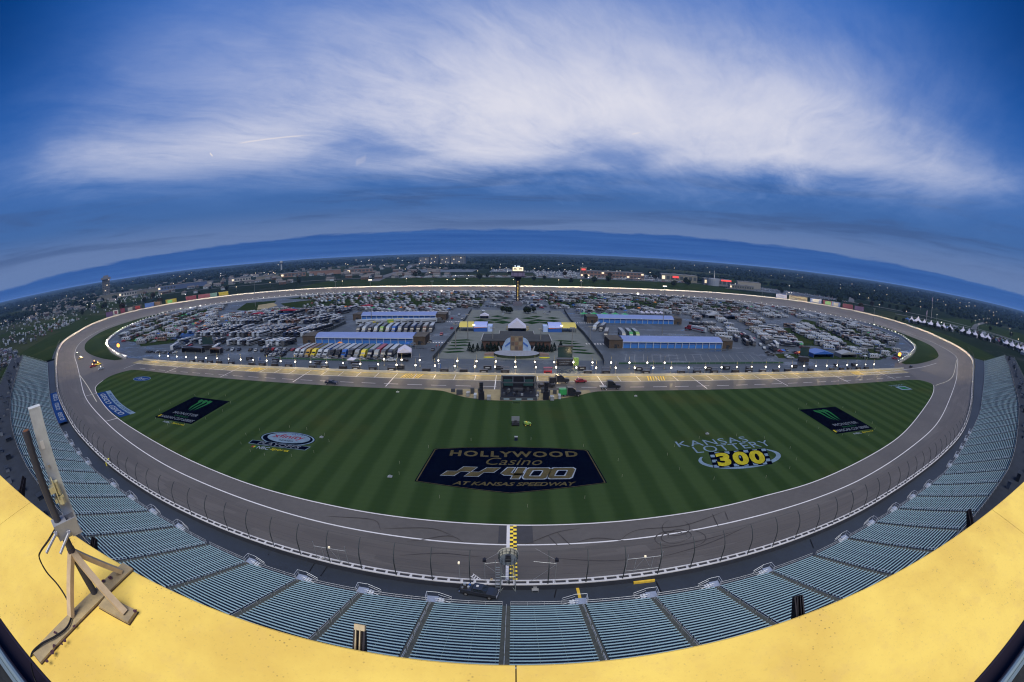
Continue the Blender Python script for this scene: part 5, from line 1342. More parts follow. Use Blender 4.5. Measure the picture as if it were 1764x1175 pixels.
b = MB(); b.add(oval(12.3, 7.7, 1.52), [tuple(range(n_))]); link('deck', b.mesh('deck', mat('stage_deck', (.19, .21, .27), .7, vary=.15, scale=.5)), st)
b = MB()
for k in range(9): x = -7 + k * 1.75; b.box(x, x + .9, -2 - 3.6 * (1 - (x / 9) ** 2), -1.6, 1.53, 1.56)
link('tread_plates', b.mesh('tread_plates', mat('tread_grey', (.18, .2, .22), .7)), st)
link('tower_wall', MB().box(-3.4, 3.4, 5.2, 6.4, 1.5, 9.6).mesh('tower_wall', mat('facade_tan', (.12, .10, .08), .8, vary=.3, scale=1)), st)
for r_ in range(3):
    for k in range(3): link('facade_panel', MB().box(-3 + k * 2.1, -1.3 + k * 2.1, 5.08, 5.2, 2.1 + r_ * 2.5, 3.9 + r_ * 2.5).mesh('facade_panel', mat(f'panel_{(r_ + k) % 3}', [(.15, .13, .09), (.06, .05, .05), (.11, .07, .05)][(r_ + k) % 3], .7)), st)
for s_ in (-1, 1):
    P = [(s_ * 3.5, 1.5), (s_ * 8.2, 1.5), (s_ * 7.9, 3.6), (s_ * 7.0, 5.6), (s_ * 6.0, 7.4), (s_ * 4.9, 8.4), (s_ * 3.5, 8.8)]
    link('arch_wing', MB().prism(P, 5.6, 6.0, 0, 'y').mesh('arch_wing', mat('wing_blue', (.19, .28, .44), .5, vary=.3, scale=.5)), st)
    P = [(s_ * 3.6, 6.6), (s_ * 6.3, 4.4), (s_ * 6.3, 3.4), (s_ * 3.6, 5.4)]; link('wing_stripe', MB().prism(P, 5.5, 5.59, 0, 'y').mesh('wing_stripe', PAINTS['blue']), st)
    link('side_panel', MB().prism([(s_ * 8.4, 1.5), (s_ * 9.4, 1.5), (s_ * 10.2, 4.2), (s_ * 9.6, 4.2)], 4.6, 4.8, 0, 'y').mesh('side_panel', PAINTS['silver']), st)
    for y, x in ((11.2, s_ * 11.5), (-5.6, s_ * 14.8)):
        e = flat('flower_bed', [(x + 4.2 * math.cos(2 * math.pi * k / 16) * (1 if y > 0 else .7), y - .0 + 1.5 * math.sin(2 * math.pi * k / 16)) for k in range(16)], .25, mat('yellow_flowers', (.42, .40, .02), .9, vary=.3, scale=2)); e.location = (2.6, 231, 0)
        tag(e, f'yellow flower bed {"behind" if y > 0 else "in front of"} the fan stage on its {"left" if s_ < 0 else "right"} side', 'flower bed')
    b = MB(); b.prism([(s_ * 12.4, 0), (s_ * 17.5, 0), (s_ * 17.5, .9), (s_ * 12.4, 1.5)], -1.2, 2.2, 0, 'y'); link('ramp', b.mesh('ramp', mat('ramp_brick', (.15, .11, .10), .8)), st)

def tent(name, x, y, w_, d_, h0, h1, c, lab, cat='tent', rz=0, wall=None, grp=None, peaks=1):
    rt = empty(name, (x, y, 0), rz); tag(rt, lab, cat, grp)
    b = MB(); cw = w_ / peaks
    for k in range(peaks):
        cx = -w_ / 2 + cw * (k + .5)
        if name == 'gable_tent':
            b.prism([(-w_ / 2, h0), (0, h1), (w_ / 2, h0)], -d_ / 2, d_ / 2, 0, 'y')
        else:
            vs = [(cx - cw / 2, -d_ / 2, h0), (cx + cw / 2, -d_ / 2, h0), (cx + cw / 2, d_ / 2, h0), (cx - cw / 2, d_ / 2, h0), (cx - cw * .14, -d_ * .14, h0 + (h1 - h0) * .5), (cx + cw * .14, -d_ * .14, h0 + (h1 - h0) * .5), (cx + cw * .14, d_ * .14, h0 + (h1 - h0) * .5), (cx - cw * .14, d_ * .14, h0 + (h1 - h0) * .5), (cx, 0, h1)]
            b.add(vs, [(0, 1, 5, 4), (1, 2, 6, 5), (2, 3, 7, 6), (3, 0, 4, 7), (4, 5, 8), (5, 6, 8), (6, 7, 8), (7, 4, 8)])
        b.box(cx - cw / 2 + .02, cx + cw / 2 - .02, -d_ / 2 - .03, -d_ / 2, h0 - .35, h0)
    link('canopy', b.mesh('canopy', c), rt)
    b = MB()
    for ex in np.linspace(-w_ / 2, w_ / 2, peaks + 1):
        for ey in (-d_ / 2, d_ / 2): b.beam((ex, ey, 0), (ex, ey, h0), .1)
    link('poles', b.mesh('poles', M_GALV), rt)
    if wall: link('side_wall', MB().box(-w_ / 2 + .1, w_ / 2 - .1, d_ / 2 - .15, d_ / 2 - .05, .05, h0).box(-w_ / 2 + .05, -w_ / 2 + .12, -d_ / 2, d_ / 2, .05, h0).box(w_ / 2 - .12, w_ / 2 - .05, -d_ / 2, d_ / 2, .05, h0).mesh('side_wall', wall), rt)
    return rt
M_TENT = mat('tent_white', (.42, .43, .55), .6, vary=.08, scale=.5)
r_ = tent('gable_tent', 3.4, 300, 12.5, 13, 4.6, 9.6, M_TENT, 'large white gable tent standing behind the brick media building', wall=mat('tent_wall_blue', (.12, .2, .3), .6))
link('crest', MB().cyl((0, -5.2, 6.55), .9, .08, 12).mesh('crest', M_DARK), r_)
link('front_board', MB().box(-6, 6, -6.8, -6.55, 0, 1.0).mesh('front_board', PAINTS['blue']), r_)
for s_, x0 in ((-1, -37.5), (1, 45.5)):
    rt = empty('fan_pavilion', (x0, 303, 0)); tag(rt, f'curved yellow and blue canopy pavilion on the {"left" if s_ < 0 else "right"} of the plaza', 'pavilion')
    q_ = -s_
    def span(a, c): return (min(q_ * a, q_ * c), max(q_ * a, q_ * c))
    for nm, a, c, mt in (('yellow_canopy', 0, 10.2, mat('canopy_yellow', (.42, .36, .09), .6)), ('blue_canopy', 10.4, 20, mat('canopy_blue', (.24, .30, .58), .5))):
        x0_, x1_ = span(a, c); link(nm, MB().prism([(-1, 3.2), (0, 4.6), (3, 5.6), (7, 5.9), (10, 5.6), (10, 5.3), (7, 5.6), (3, 5.3), (0, 4.3), (-.8, 3.2)], x0_, x1_).mesh(nm, mt), rt)
    x0_, x1_ = span(10.4, 20); link('blue_counter', MB().box(x0_, x1_, -.6, .2, 0, 2.6).mesh('blue_counter', PAINTS['blue']), rt)
    x0_, x1_ = span(10.8, 19.5); link('flame_stripe', MB().prism([(x0_, 2.6), (x1_, 3.1), (x1_, 3.5), (x0_, 3.1)], -.9, -.62, 0, 'y').mesh('flame_stripe', mat('flame_orange', (.55, .16, .06), .6)), rt)
    x0_, x1_ = span(20.2, 23.5); link('end_booth', MB().box(x0_, x1_, 0, 8, 0, 4.2).mesh('end_booth', mat('booth_blue', (.28, .38, .62), .6)), rt)
    b = MB()
    for a in (.3, 5, 10, 15, 19.8): b.tube([(q_ * a, -.2, 0), (q_ * a, -.2, 4.4)], .12, 6); b.tube([(q_ * a, 9.5, 0), (q_ * a, 9.5, 5.4)], .12, 6)
    link('posts', b.mesh('posts', M_DARK), rt)
    link('lit_panel', MB().box(*span(9.7, 11.4), -1.05, -.95, 4.4, 5.3).mesh('lit_panel', M_LAMP), rt)
    # ring of picnic terraces beside it
    tr_ = empty('terrace_seat', (4 + s_ * 13.5, 316, 0)); tag(tr_, f'curved stepped concrete seating beside the {"left" if s_ < 0 else "right"} pavilion', 'seating')
    for ri in range(4):
        b = MB(); r0, r1 = 4.5 + ri * 1.9, 5.4 + ri * 1.9
        for k in range(10):
            t0, t1 = R(-75 + k * 15), R(-75 + (k + 1) * 15)
            P = [(-s_ * r0 * math.cos(t0) , r0 * math.sin(t0)), (-s_ * r1 * math.cos(t0), r1 * math.sin(t0)), (-s_ * r1 * math.cos(t1), r1 * math.sin(t1)), (-s_ * r0 * math.cos(t1), r0 * math.sin(t1))]
            b.add([(x, y, z) for z in (0.05, .9 - ri * .15) for x, y in P], [(0, 1, 2, 3), (4, 5, 6, 7), (0, 1, 5, 4), (1, 2, 6, 5), (2, 3, 7, 6), (3, 0, 4, 7)])
        link('seat_ring', b.mesh('seat_ring', M_CONC), tr_, (s_ * -4, 0, 0))
# scoring tower
tw_ = empty('scoring_tower', (5.6, 461, 0)); tag(tw_, 'tall dark scoring tower with a lit yellow number column and a screen ring on top', 'scoring tower')
M_TWR = mat('tower_black', (.012, .012, .02), .5); M_TPUR = mat('tower_ring', (.035, .03, .055), .5)
link('shaft', MB().box(-1.9, 1.9, -1.9, 1.9, 0, 29).mesh('shaft', M_TWR), tw_)
link('base', MB().box(-5, 5, -4, 4, 0, 3.0).box(-3, 3, -2.5, 2.5, 3.0, 4.6).mesh('base', mat('tower_base', (.09, .09, .12), .7)), tw_)
link('neck', MB().prism([(-2, 26), (2, 26), (4, 30.4), (-4, 30.4)], -2.6, 2.6, 0, 'y').mesh('neck', M_TWR), tw_)
b = MB(); b.cyl((0, 0, 30.4), 7.0, 5.4, 8, 0, 'z', 7.2); link('ring', b.mesh('ring', M_TPUR), tw_)
for k in range(8):
    a = R(-90 + 22.5 + 45 * k); e = link('ring_screen', MB().box(-2.4, 2.4, -.06, .06, 31.2, 35.0).mesh('ring_screen', mat('dim_screen', (.05, .045, .075), .4, emit=.06, ecol=(.4, .35, .6))), tw_, (6.72 * math.cos(a), 6.72 * math.sin(a), 0), a + math.pi / 2)
link('crown_frame', MB().box(-5.9, 5.9, -1.6, 1.6, 36.2, 41.0).mesh('crown_frame', M_TWR), tw_)
M_LED = mat('led_cream', (1, .86, .62), .5, emit=.30, ecol=(1, .80, .50)); M_LEDT = mat('led_dark_text', (.05, .03, .03), .6)
for s_ in (-1, 1):
    h = link('crown_screen', MB().box(-2.65, 2.65, -1.75, -1.62, 36.6, 40.6).mesh('crown_screen', M_LED), tw_, (s_ * 2.85, 0, 0))
    link('screen_text', MB().box(-1.7, 1.3, -1.79, -1.755, 38.9, 39.6).box(-1.9, 1.9, -1.79, -1.755, 37.5, 38.2).mesh('screen_text', M_LEDT), h)
link('roof_lamps', MB().box(-3.5, -2.4, -1, 1, 41.4, 42.2).box(-1, 2.2, -1, 1, 41.3, 41.9).mesh('roof_lamps', mat('roof_lamp_glow', (.7, .8, 1), .4, emit=.6, ecol=(.7, .82, 1))), tw_)
M_LEDY = mat('led_yellow', (1, .8, .2), .5, emit=.2, ecol=(1, .72, .22))
SEG = {'0': 'abcdef', '1': 'bc', '2': 'abged', '3': 'abgcd', '4': 'fgbc', '5': 'afgcd', '6': 'afgedc', '7': 'abc', '8': 'abcdefg', '9': 'abcfgd'}
for k in range(15):
    b = MB(); z = 26.4 - k * 1.5
    for dx_, ch in ((-.55, str((k * 7 + 3) % 10)), (.1, str((k * 3 + 1) % 10))):
        for sg in SEG[ch]:
            x0, x1, z0, z1 = {'a': (0, .45, .82, .92), 'g': (0, .45, .41, .51), 'd': (0, .45, 0, .1), 'f': (0, .1, .45, .92), 'b': (.35, .45, .45, .92), 'e': (0, .1, 0, .5), 'c': (.35, .45, 0, .5)}[sg]
            b.box(dx_ + x0, dx_ + x1, -1.98, -1.9, z + z0, z + z1)
    link('number_panel', b.mesh('number_panel', M_LEDY if k < 12 else M_LED), tw_)
tw2 = MB(); 
# big screens on trailers
for x, y, w_, h_, lab, rz in ((26.5, 210.5, 7.2, 5.2, 'black mobile screen trailer with text boards by the right end of the fan stage', 0), (178, 213, 6.4, 5.0, 'dark screen on a mobile tower beside the blue canopies at right', R(-14)), (-204, 231, 8.5, 5.0, 'dark screen hoisted above the coach lot at left', R(18))):
    rt = empty('screen_trailer', (x, y, 0), rz); tag(rt, lab, 'screen')
    link('screen', MB().box(-w_ / 2, w_ / 2, -.3, .3, 4.2, 4.2 + h_).mesh('screen', mat('screen_off', (.012, .03, .035), .25)), rt)
    link('frame', MB().box(-w_ / 2 - .2, w_ / 2 + .2, -.2, .4, 4.0, 4.19).box(-w_ / 2 - .2, w_ / 2 + .2, -.35, .4, 4.21 + h_, 4.9 + h_).mesh('frame', M_DARK), rt)
    link('trailer_body', MB().box(-w_ / 2 - .6, w_ / 2 + .6, -1.2, 1.2, .4, 3.4).mesh('trailer_body', PAINTS['black']), rt)
    wb = MB(); wheels(wb, (-.9, .9), (-.5, .5), .45, .3, 0); link('wheels', wb.mesh('wheels', M_TYRE), rt)
    if x > 0 and x < 100:
        q = type('Q', (), {'__call__': lambda s, u, v, dz=0.0: (-w_ / 2 - .4 + u * (w_ + .8), -1.22, .5 + v * 2.8)})()
        paint_text(rt, q, 'MONSTER ENERGY', (.12, .9, .55, .75), P_WHITE, 0)
        paint_text(rt, q, 'GAME ON', (.15, .7, .1, .34), P_WHITE, 0)
        link('yellow_end', MB().box(w_ / 2 + .7, w_ / 2 + 3.2, -1.2, 1.0, .3, 4.0).mesh('yellow_end', PAINTS['lime']), rt)
# small white marquee, kiosks
tent('gable_tent', -58.3, 226, 7.6, 9.5, 3.4, 5.6, M_TENT, 'small white gable tent at the right end of the front truck row', rz=R(12), wall=M_TENT)
tent('peaked_tent', -83, 208.5, 4.2, 4.2, 2.4, 3.5, M_TENT, 'single white pop-up canopy near the pit carts in front of the trucks')
tent('gable_tent', -23.5, 366, 7.5, 6, 2.8, 4.6, M_TENT, 'small white box tent among the lawns behind the left pavilion', wall=M_TENT)
for x, y in ((64.4, 386), (74, 387), (84, 387), (94, 387), (103, 386)): tent('peaked_tent', x, y, 6.5, 6.5, 2.3, 3.9, PAINTS['green'], 'green peaked canopy in the row behind the far right garage', grp='green canopies behind the right garage')
for x in (125, 130, 135, 140, 145): tent('gable_tent', x, 402, 3.6, 6.5, 2.4, 3.6, M_TENT, 'narrow white canopy in the short row behind the far right garage', grp='white canopies behind the right garage')
for x, y, w_, d_, c, lab in ((206, 229, 20, 11, 'blue', 'wide bright blue canopy in the right camper lot'), (232, 226, 18, 8, 'silver', 'long pale translucent tent beside the blue canopy'), (184, 397, 11, 9, 'navy', 'striped navy and white merchandise stand, left one'), (217, 392, 10, 9, 'navy', 'striped navy and white merchandise stand, right one'), (201, 395, 18, 9, 'silver', 'silver box tent between the two striped stands'), (242, 388, 22, 8, 'grey', 'dark sided stand right of the striped stands')):
    tent('gable_tent', x, y, w_, d_, 2.8, 4.4, PAINTS[c], lab, wall=PAINTS[c])
for x, y in ((-226, 224),):
    tent('gable_tent', -213, 223.5, 21, 4, 3.2, 3.9, PAINTS['black'], 'long black hospitality unit with a pale roof line by the left pit lamps', wall=PAINTS['black'])
    tent('gable_tent', -189, 222.5, 9, 4, 3.4, 4.0, PAINTS['brown'], 'short black and tan hospitality unit right of the long one', wall=PAINTS['black'])
for x, y, w_, lab in ((-262, 388, 16, 'long red roofed stand in the left camper lot'), (-236, 410, 22, 'long dark red canopy beside the blue matting'), (-152, 436, 14, 'dark red stand behind the far left garage')): tent('gable_tent', x, y, w_, 6, 2.8, 4.2, mat('stand_red', (.20, .02, .04), .6), lab, wall=PAINTS['grey'])

# black concert stage in the notch of the lawn
cs = empty('concert_stage', (2.7, 163, 0)); tag(cs, 'black concert stage with truss roof and speakers in the notch of the lawn', 'stage')
M_STG = mat('stage_black', (.010, .011, .017), .5); M_STG2 = mat('stage_charcoal', (.04, .045, .055), .6)
link('platform', MB().box(-6.8, 6.8, -5.6, 5, 0, 1.5).mesh('platform', M_STG), cs)
link('front_skirt', MB().box(-7.0, 7.0, -6.1, -5.65, 0, 1.3).mesh('front_skirt', M_STG2), cs)
link('backdrop', MB().box(-6.4, 6.4, 4.2, 4.5, 1.5, 6.4).mesh('backdrop', M_STG), cs)
b = MB()
for x in (-6.7, 6.7):
    for y in (-4, 4.8): b.beam((x, y, 0), (x, y, 6.6), .35)
for y in (-4, 4.8): b.beam((-6.9, y, 6.5), (6.9, y, 6.5), .4)
for x in (-6.7, -2.2, 2.2, 6.7): b.beam((x, -4, 6.5), (x, 4.8, 6.5), .3)
link('truss', b.mesh('truss', M_STG2), cs)
for x in (-4, 4): link('video_wall', MB().box(x - 1.9, x + 1.9, 3.9, 4.15, 2.8, 5.4).mesh('video_wall', mat('screen_teal', (.02, .05, .055), .3)), cs)
link('lamp_bar', MB().box(-6, 6, 4.4, 4.9, 6.7, 7.0).mesh('lamp_bar', mat('bar_grey', (.2, .23, .26), .5)), cs)
rnd = random.Random(21); 
for k in range(16):
    x, y = -5.6 + rnd.random() * 11.2, -4.5 + rnd.random() * 7; h_ = .5 + rnd.random() * .9
    link('amplifier', MB().box(x - .45, x + .45, y - .35, y + .35, 1.5, 1.5 + h_).mesh('amplifier', rnd.choice([M_STG, M_STG2, M_STG2, MATS['paint_rv_silver'] if k % 5 == 0 else M_STG])), cs)
for x in (-4.6, 0, 4.4): link('riser_panel', MB().box(x - 1.1, x + 1.1, -6.2, -6.11, .3, .9).mesh('riser_panel', mat('riser_grey', (.16, .22, .26), .5)), cs)  # plain pale grey panels along the stage front
link('drum_riser', MB().box(-2, 2, 1.4, 3.6, 1.5, 2.1).mesh('drum_riser', M_STG2), cs)
for x, y, lab in ((-11.5, 157.8, 'left'), (13.2, 158.6, 'right')):
    rt = empty('speaker_tower', (x, y, 0)); tag(rt, f'tall black speaker stack on the {lab} of the concert stage', 'speaker')
    link('base_stack', MB().box(-1.1, 1.1, -1, 1, 0, 3.2).mesh('base_stack', M_STG), rt)
    for k in range(5): link('speaker_box', MB().box(-.7, .7, -.6 - .04 * k, .6, 3.3 + k * .72, 3.95 + k * .72).mesh('speaker_box', M_STG), rt)
for x, y, w_, c in ((-8.6, 157.5, 1.3, 'silver'), (-14, 159.5, 1.0, 'white'), (15.5, 157.6, 1.4, 'silver'), (9.8, 159, .9, 'ivory'), (10.3, 162, .8, 'black'), (18.5, 159.3, .9, 'white'), (-17, 161.5, 1.2, 'ivory')):
    b = MB(); b.box(-w_ / 2, w_ / 2, -1.2, 1.2, .15, 1.5); b.box(-w_ / 2 - .05, w_ / 2 + .05, -1.25, 1.25, 1.5, 1.6)
    for ex in (-w_ / 2 + .1, w_ / 2 - .1):
        for ey in (-1, 1): b.cyl((ex - .05, ey, .14), .13, .1, 8, 0, 'x')
    o = tag(link('flight_case', b.mesh('flight_case', PAINTS[c]), None, (x, y, .06)), f'{c} flight case standing on the concrete beside the concert stage', 'case', 'flight cases round the concert stage')
struct(flat('stage_apron', [(-36, 168.9), (-28, 167.4), (-18, 160), (-6.4, 156.8), (8, 156.6), (18, 158.9), (27.4, 163.5), (32.3, 166.9), (32, 170), (-36, 170.6)], .058, M_CONC))
# ------------------------------------------------------------------ pit lane: lamps and carts
plm = {}
pole_me = MB().tube([(0, 0, 0), (0, 0, 6.6)], .07, 5).box(-.25, .25, -.25, .25, 0, .5).mesh('pole', mat('pole_tan', (.30, .27, .18), .5, .3))
head_me = MB().box(-.27, .27, -.3, .05, 3.0, 3.6).mesh('lamp_head', mat('pit_lamp_glow', (1, .96, .88), .4, emit=3.5, ecol=(1, .95, .86)))
hood_me = MB().box(-.65, .65, .06, .4, 2.6, 4.1).mesh('lamp_hood', M_DARK)
pit_light = bpy.data.lights.new('pit_lamp_light', 'POINT'); pit_light.energy = 560; pit_light.color = (1, .74, .38); pit_light.shadow_soft_size = .5
def pit_lamp(x, d, lit, lab, grp):
    p = pit(x, d); r_ = empty('pit_lamp', (p[0], p[1], 0)); tag(r_, lab, 'lamp', grp)
    link('pole', pole_me, r_); link('lamp_head', head_me, r_); link('lamp_hood', hood_me, r_)
    if lit: link('lamp_light', pit_light, r_, (0, -5.0, 5.0))
def third(x): return 'left of the plaza' if x < -40 else ('in front of the plaza' if x < 48 else 'right of the plaza')
for k in range(-24, 26):
    x = 1.7 + 9.4 * k
    if x < -238 or x > 236: continue
    pit_lamp(x, 2.6, k % 2 == 0, f'bright square lamp on a thin pole behind the pit wall, {third(x)}', f'near pit lamps {third(x)}')
for k in range(-7, 9):
    x = 1.7 + 9.4 * k; pit_lamp(x, 12.5, k % 3 == 0, 'bright square lamp on a thin pole in the farther row in front of the plaza', 'far pit lamps in front of the plaza')
cart_body = MB().box(-1.9, 1.9, -.9, .9, .45, 2.1, 0).box(-1.85, 1.85, -.93, -.9, .6, 1.9, 1)
for e in (-1.4, 1.4): cart_body.cyl((e - .12, -.8, .3), .3, .24, 8, 0, 'x').cyl((e - .12, .8, .3), .3, .24, 8, 0, 'x')
cart_top = MB().box(-2.0, 2.0, -1.1, 1.1, 3.3, 3.38, 0)
for ex in (-1.8, 1.8):
    for ey in (-.85, .85): cart_top.box(ex - .04, ex + .04, ey - .04, ey + .04, 2.1, 3.3, 0)
cart_sign = MB().box(-1.0, 1.0, -.96, -.94, 1.0, 1.5)
CB, CT, CS = {}, {}, {}
def cart(x, d, c, lab, grp=None, tall=True):
    p = pit(x, d); r_ = empty('pit_cart', (p[0], p[1], 0)); tag(r_, lab, 'pit cart', grp)
    if c not in CB: CB[c] = cart_body.mesh('body', [PAINTS[c], PAINTS['black' if c in ('black', 'grey', 'navy') else c]]); CT[c] = cart_top.mesh('canopy', PAINTS[c])
    link('body', CB[c], r_)
    if tall: link('canopy', CT[c], r_)
    s_ = rnd.choice(['silver', 'white', 'grey', 'black', 'grey'])
    if s_ not in CS: CS[s_] = cart_sign.mesh('sign_plate', PAINTS[s_])
    link('sign_plate', CS[s_], r_)
rnd = random.Random(8)
LOW = [306.5, 324, 342, 360, 384, 424, 444, 467.7, 494, 522.6, 545.6, 580, 604, 635, 669.4, 732, 764, 798, 833, 870, 1012, 1043.6, 1112.6, 1173.7, 1201.5, 1232, 1261, 1285, 1309, 1333, 1353.6, 1396, 1435, 1453.5, 1468, 1485, 1500]
for u in LOW:
    x = at(u, 646 if 500 < u < 1250 else (636 if u < 500 else 641))[0]
    cart(x, 1.9, 'black' if rnd.random() < .8 else 'grey', f'black covered pit cart behind the pit wall, {third(x)}', f'pit carts {third(x)}', rnd.random() < .7)
cart(at(944, 647)[0], 1.9, 'red', 'red pit cart with a white emblem, the only red one along the pit wall')
for u, v in ((840, 637), (860, 637), (1002, 638), (1100, 639), (1220, 638), (1251, 637), (690, 636), (612, 629), (548, 628), (475, 624), (1368, 634), (1440, 632), (1470, 631), (430, 621), (1290, 637)):
    x, y = at(u, v); cart(x, y - pit(x, 0)[1], 'black', f'black tool wagon standing behind the line of pit carts, {third(x)}', f'tool wagons {third(x)}', False)
for u, v in ((757, 634), (1020, 637), (1123, 637), (290, 613), (447, 622)):
    x, y = at(u, v); b = MB().box(-.6, .6, -.6, .6, 0, 2.1, 0).box(-.66, .66, -.66, .66, 2.1, 2.25, 1).box(-.4, .4, -.64, -.6, .15, 1.9, 1)
    tag(link('portable_toilet', b.mesh('portable_toilet', [PAINTS['blue'], PAINTS['silver']]), None, (x, y, 0)), 'blue portable toilet standing behind the pit lane', 'toilet', 'blue portable toilets by the pit lane')

# ------------------------------------------------------------------ campers, coaches and cars, row by row
def inside(p, P):
    c = False; n = len(P); j = n - 1
    for i in range(n):
        if (P[i][1] > p[1]) != (P[j][1] > p[1]) and p[0] < (P[j][0] - P[i][0]) * (p[1] - P[i][1]) / (P[j][1] - P[i][1]) + P[i][0]: c = not c
        j = i
    return c
TPL = {}
def tpl(kind, c, s_='grey'):
    k = (kind, c, s_)
    if k not in TPL:
        TPL[k] = {'motorhome': lambda: tpl_motorhome(PAINTS[c], PAINTS[s_]), 'camper_trailer': lambda: tpl_trailer(PAINTS[c], PAINTS[s_]), 'pickup': lambda: tpl_pickup(PAINTS[c]), 'car': lambda: tpl_car(PAINTS[c]), 'popup_canopy': lambda: tpl_canopy(PAINTS[c]), 'motor_coach': lambda: tpl_bus(PAINTS[c], PAINTS[s_])}[kind]()
    return TPL[k]
CAT = {'popup_canopy': 'canopy', 'motorhome': 'camper', 'camper_trailer': 'camper', 'pickup': 'pickup', 'car': 'car', 'motor_coach': 'coach'}
WORD = {'popup_canopy': 'pop-up canopy', 'motorhome': 'motorhome', 'camper_trailer': 'camper trailer', 'pickup': 'pickup', 'car': 'car', 'motor_coach': 'motor coach'}
placed = []
def fill(P, ang, du, dv, mix_, where, rs, jit=.5, drop=.1, avoid=(), fan=0.0, lane=0):
    rnd = random.Random(rs); P = [tuple(p) for p in P]
    cx, cy = sum(p[0] for p in P) / len(P), sum(p[1] for p in P) / len(P); ca, sa = math.cos(ang), math.sin(ang)
    rad_ = max(math.hypot(p[0] - cx, p[1] - cy) for p in P) + 20
    nu, nv = int(rad_ / du), int(rad_ / dv)
    for j in range(-nv, nv + 1):
        if rnd.random() < .03 or (lane and j % lane == 0): continue
        sh = rnd.random() * du
        for i in range(-nu, nu + 1):
            u, v = i * du + sh, j * dv
            x, y = cx + ca * u - sa * v, cy + sa * u + ca * v
            if not inside((x, y), P) or rnd.random() < drop or any(math.hypot(x - a[0], y - a[1]) < a[2] for a in avoid): continue
            kind = rnd.choices([m[0] for m in mix_], [m[1] for m in mix_])[0]
            if kind in ('motorhome', 'camper_trailer'): c, s_ = rnd.choices([('white', 'grey'), ('white', 'brown'), ('ivory', 'brown'), ('silver', 'navy'), ('white', 'blue'), ('brown', 'ivory'), ('grey', 'silver')], [5, 3, 3, 4, 2, 3, 4])[0]
            elif kind == 'motor_coach': c, s_ = rnd.choices([('black', 'silver'), ('silver', 'black'), ('white', 'grey'), ('navy', 'silver'), ('grey', 'black'), ('brown', 'ivory'), ('black', 'red')], [5, 3, 3, 2, 2, 1, 1])[0]
            elif kind == 'popup_canopy': c, s_ = rnd.choice(['blue', 'red', 'white', 'green', 'navy', 'grey', 'orange', 'blue']), 'grey'
            else: c, s_ = rnd.choice(['white', 'black', 'silver', 'grey', 'red', 'navy', 'grey', 'black', 'white']), 'grey'
            rz = ang + fan + (math.pi if rnd.random() < .5 else 0) + (rnd.random() - .5) * .12
            placed.append((kind, c, s_, x + (rnd.random() - .5) * jit, y + (rnd.random() - .5) * jit * 2, rz, where))
RVMIX = [('popup_canopy', 1.3), ('motorhome', 4), ('camper_trailer', 5), ('pickup', 3.0), ('car', 1.2)]
fill([(-348, 250), (-305, 243), (-268, 254), (-300, 295), (-330, 335), (-325, 392), (-350, 425), (-395, 500), (-436, 468), (-448, 400), (-415, 327), (-385, 282)], R(108), 5.0, 11.5, RVMIX, 'in the curved left camper lot by the wall', 1, drop=.13, lane=4, avoid=((-338, 300, 9),))
fill([(-248, 246), (-206, 238), (-150, 240), (-143, 262), (-141, 332), (-160, 382), (-165, 430), (-205, 436), (-240, 400), (-262, 340), (-266, 275)], 0, 4.9, 14.6, [('motor_coach', 6), ('motorhome', 2), ('car', 1.0), ('pickup', .8)], 'in the coach lot left of the garages', 2, drop=.12, lane=4, fan=R(-14))
fill([(-325, 560), (-270, 540), (-240, 450), (-150, 436), (-60, 432), (0, 436), (60, 436), (170, 434), (262, 445), (300, 470), (318, 560), (285, 582), (150, 604), (-27, 606), (-200, 608), (-290, 600)], 0, 6.0, 12.5, RVMIX, 'in the camper rows before the back straight', 3, drop=.18, lane=4, fan=R(38), avoid=((5.6, 461, 14), (5, 440, 14), (-25, 440, 8)))
fill([(172, 338), (235, 345), (262, 400), (300, 410), (400, 430), (392, 505), (345, 552), (322, 562), (300, 470), (262, 440), (200, 430), (176, 432)], R(74), 5.6, 12, RVMIX, 'in the camper rows toward the right turn', 4, drop=.16, lane=4)
fill([(205, 252), (240, 236), (300, 252), (335, 262), (398, 300), (420, 350), (424, 395), (400, 430), (345, 395), (320, 372), (270, 352), (235, 340), (180, 330), (168, 300), (195, 262)], R(72), 5.2, 12.2, [('motorhome', 4), ('camper_trailer', 3), ('motor_coach', 2.5), ('pickup', 1.5), ('popup_canopy', 1)], 'in the right camper lot inside the white wall', 5, drop=.14, lane=4, avoid=((206, 229, 18), (232, 226, 14), (318, 375, 12)))
fill([(-262, 216), (-226, 214), (-226, 221), (-262, 223)], 0, 2.6, 7, [('car', 1)], 'in the short line by the left pit lamps', 6, drop=.05, fan=R(-30))
fill([(-150, 219), (-131, 218), (-131, 236), (-150, 238)], 0, 3.0, 7, [('pickup', 2), ('car', 2)], 'left of the front truck row', 7, drop=.15)
fill([(-131, 372), (-56, 374), (-56, 394), (-131, 394)], 0, 4.4, 11, [('motor_coach', 1), ('motorhome', 1), ('car', 1)], 'behind the far left garage', 8, drop=.12, fan=R(60))
fill([(160, 232), (190, 226), (196, 262), (168, 300), (160, 290)], R(-20), 6, 13, [('motor_coach', 2), ('pickup', 2), ('car', 2)], 'on the open ground right of the garages', 9, drop=.2)
fill([(-108, 213), (-55, 212.5), (-55, 217), (-108, 217.5)], 0, 3.4, 5, [('car', 2), ('pickup', 2)], 'nose to tail in front of the left truck row', 10, drop=.15, fan=R(90))
fill([(-300, 262), (-268, 252), (-262, 300), (-255, 352), (-230, 430), (-245, 440), (-290, 430), (-318, 392), (-322, 345)], R(100), 5.2, 12, [('camper_trailer', 2), ('motorhome', 2), ('pickup', 2), ('popup_canopy', 2)], 'beside the blue matting at left', 24, drop=.3)
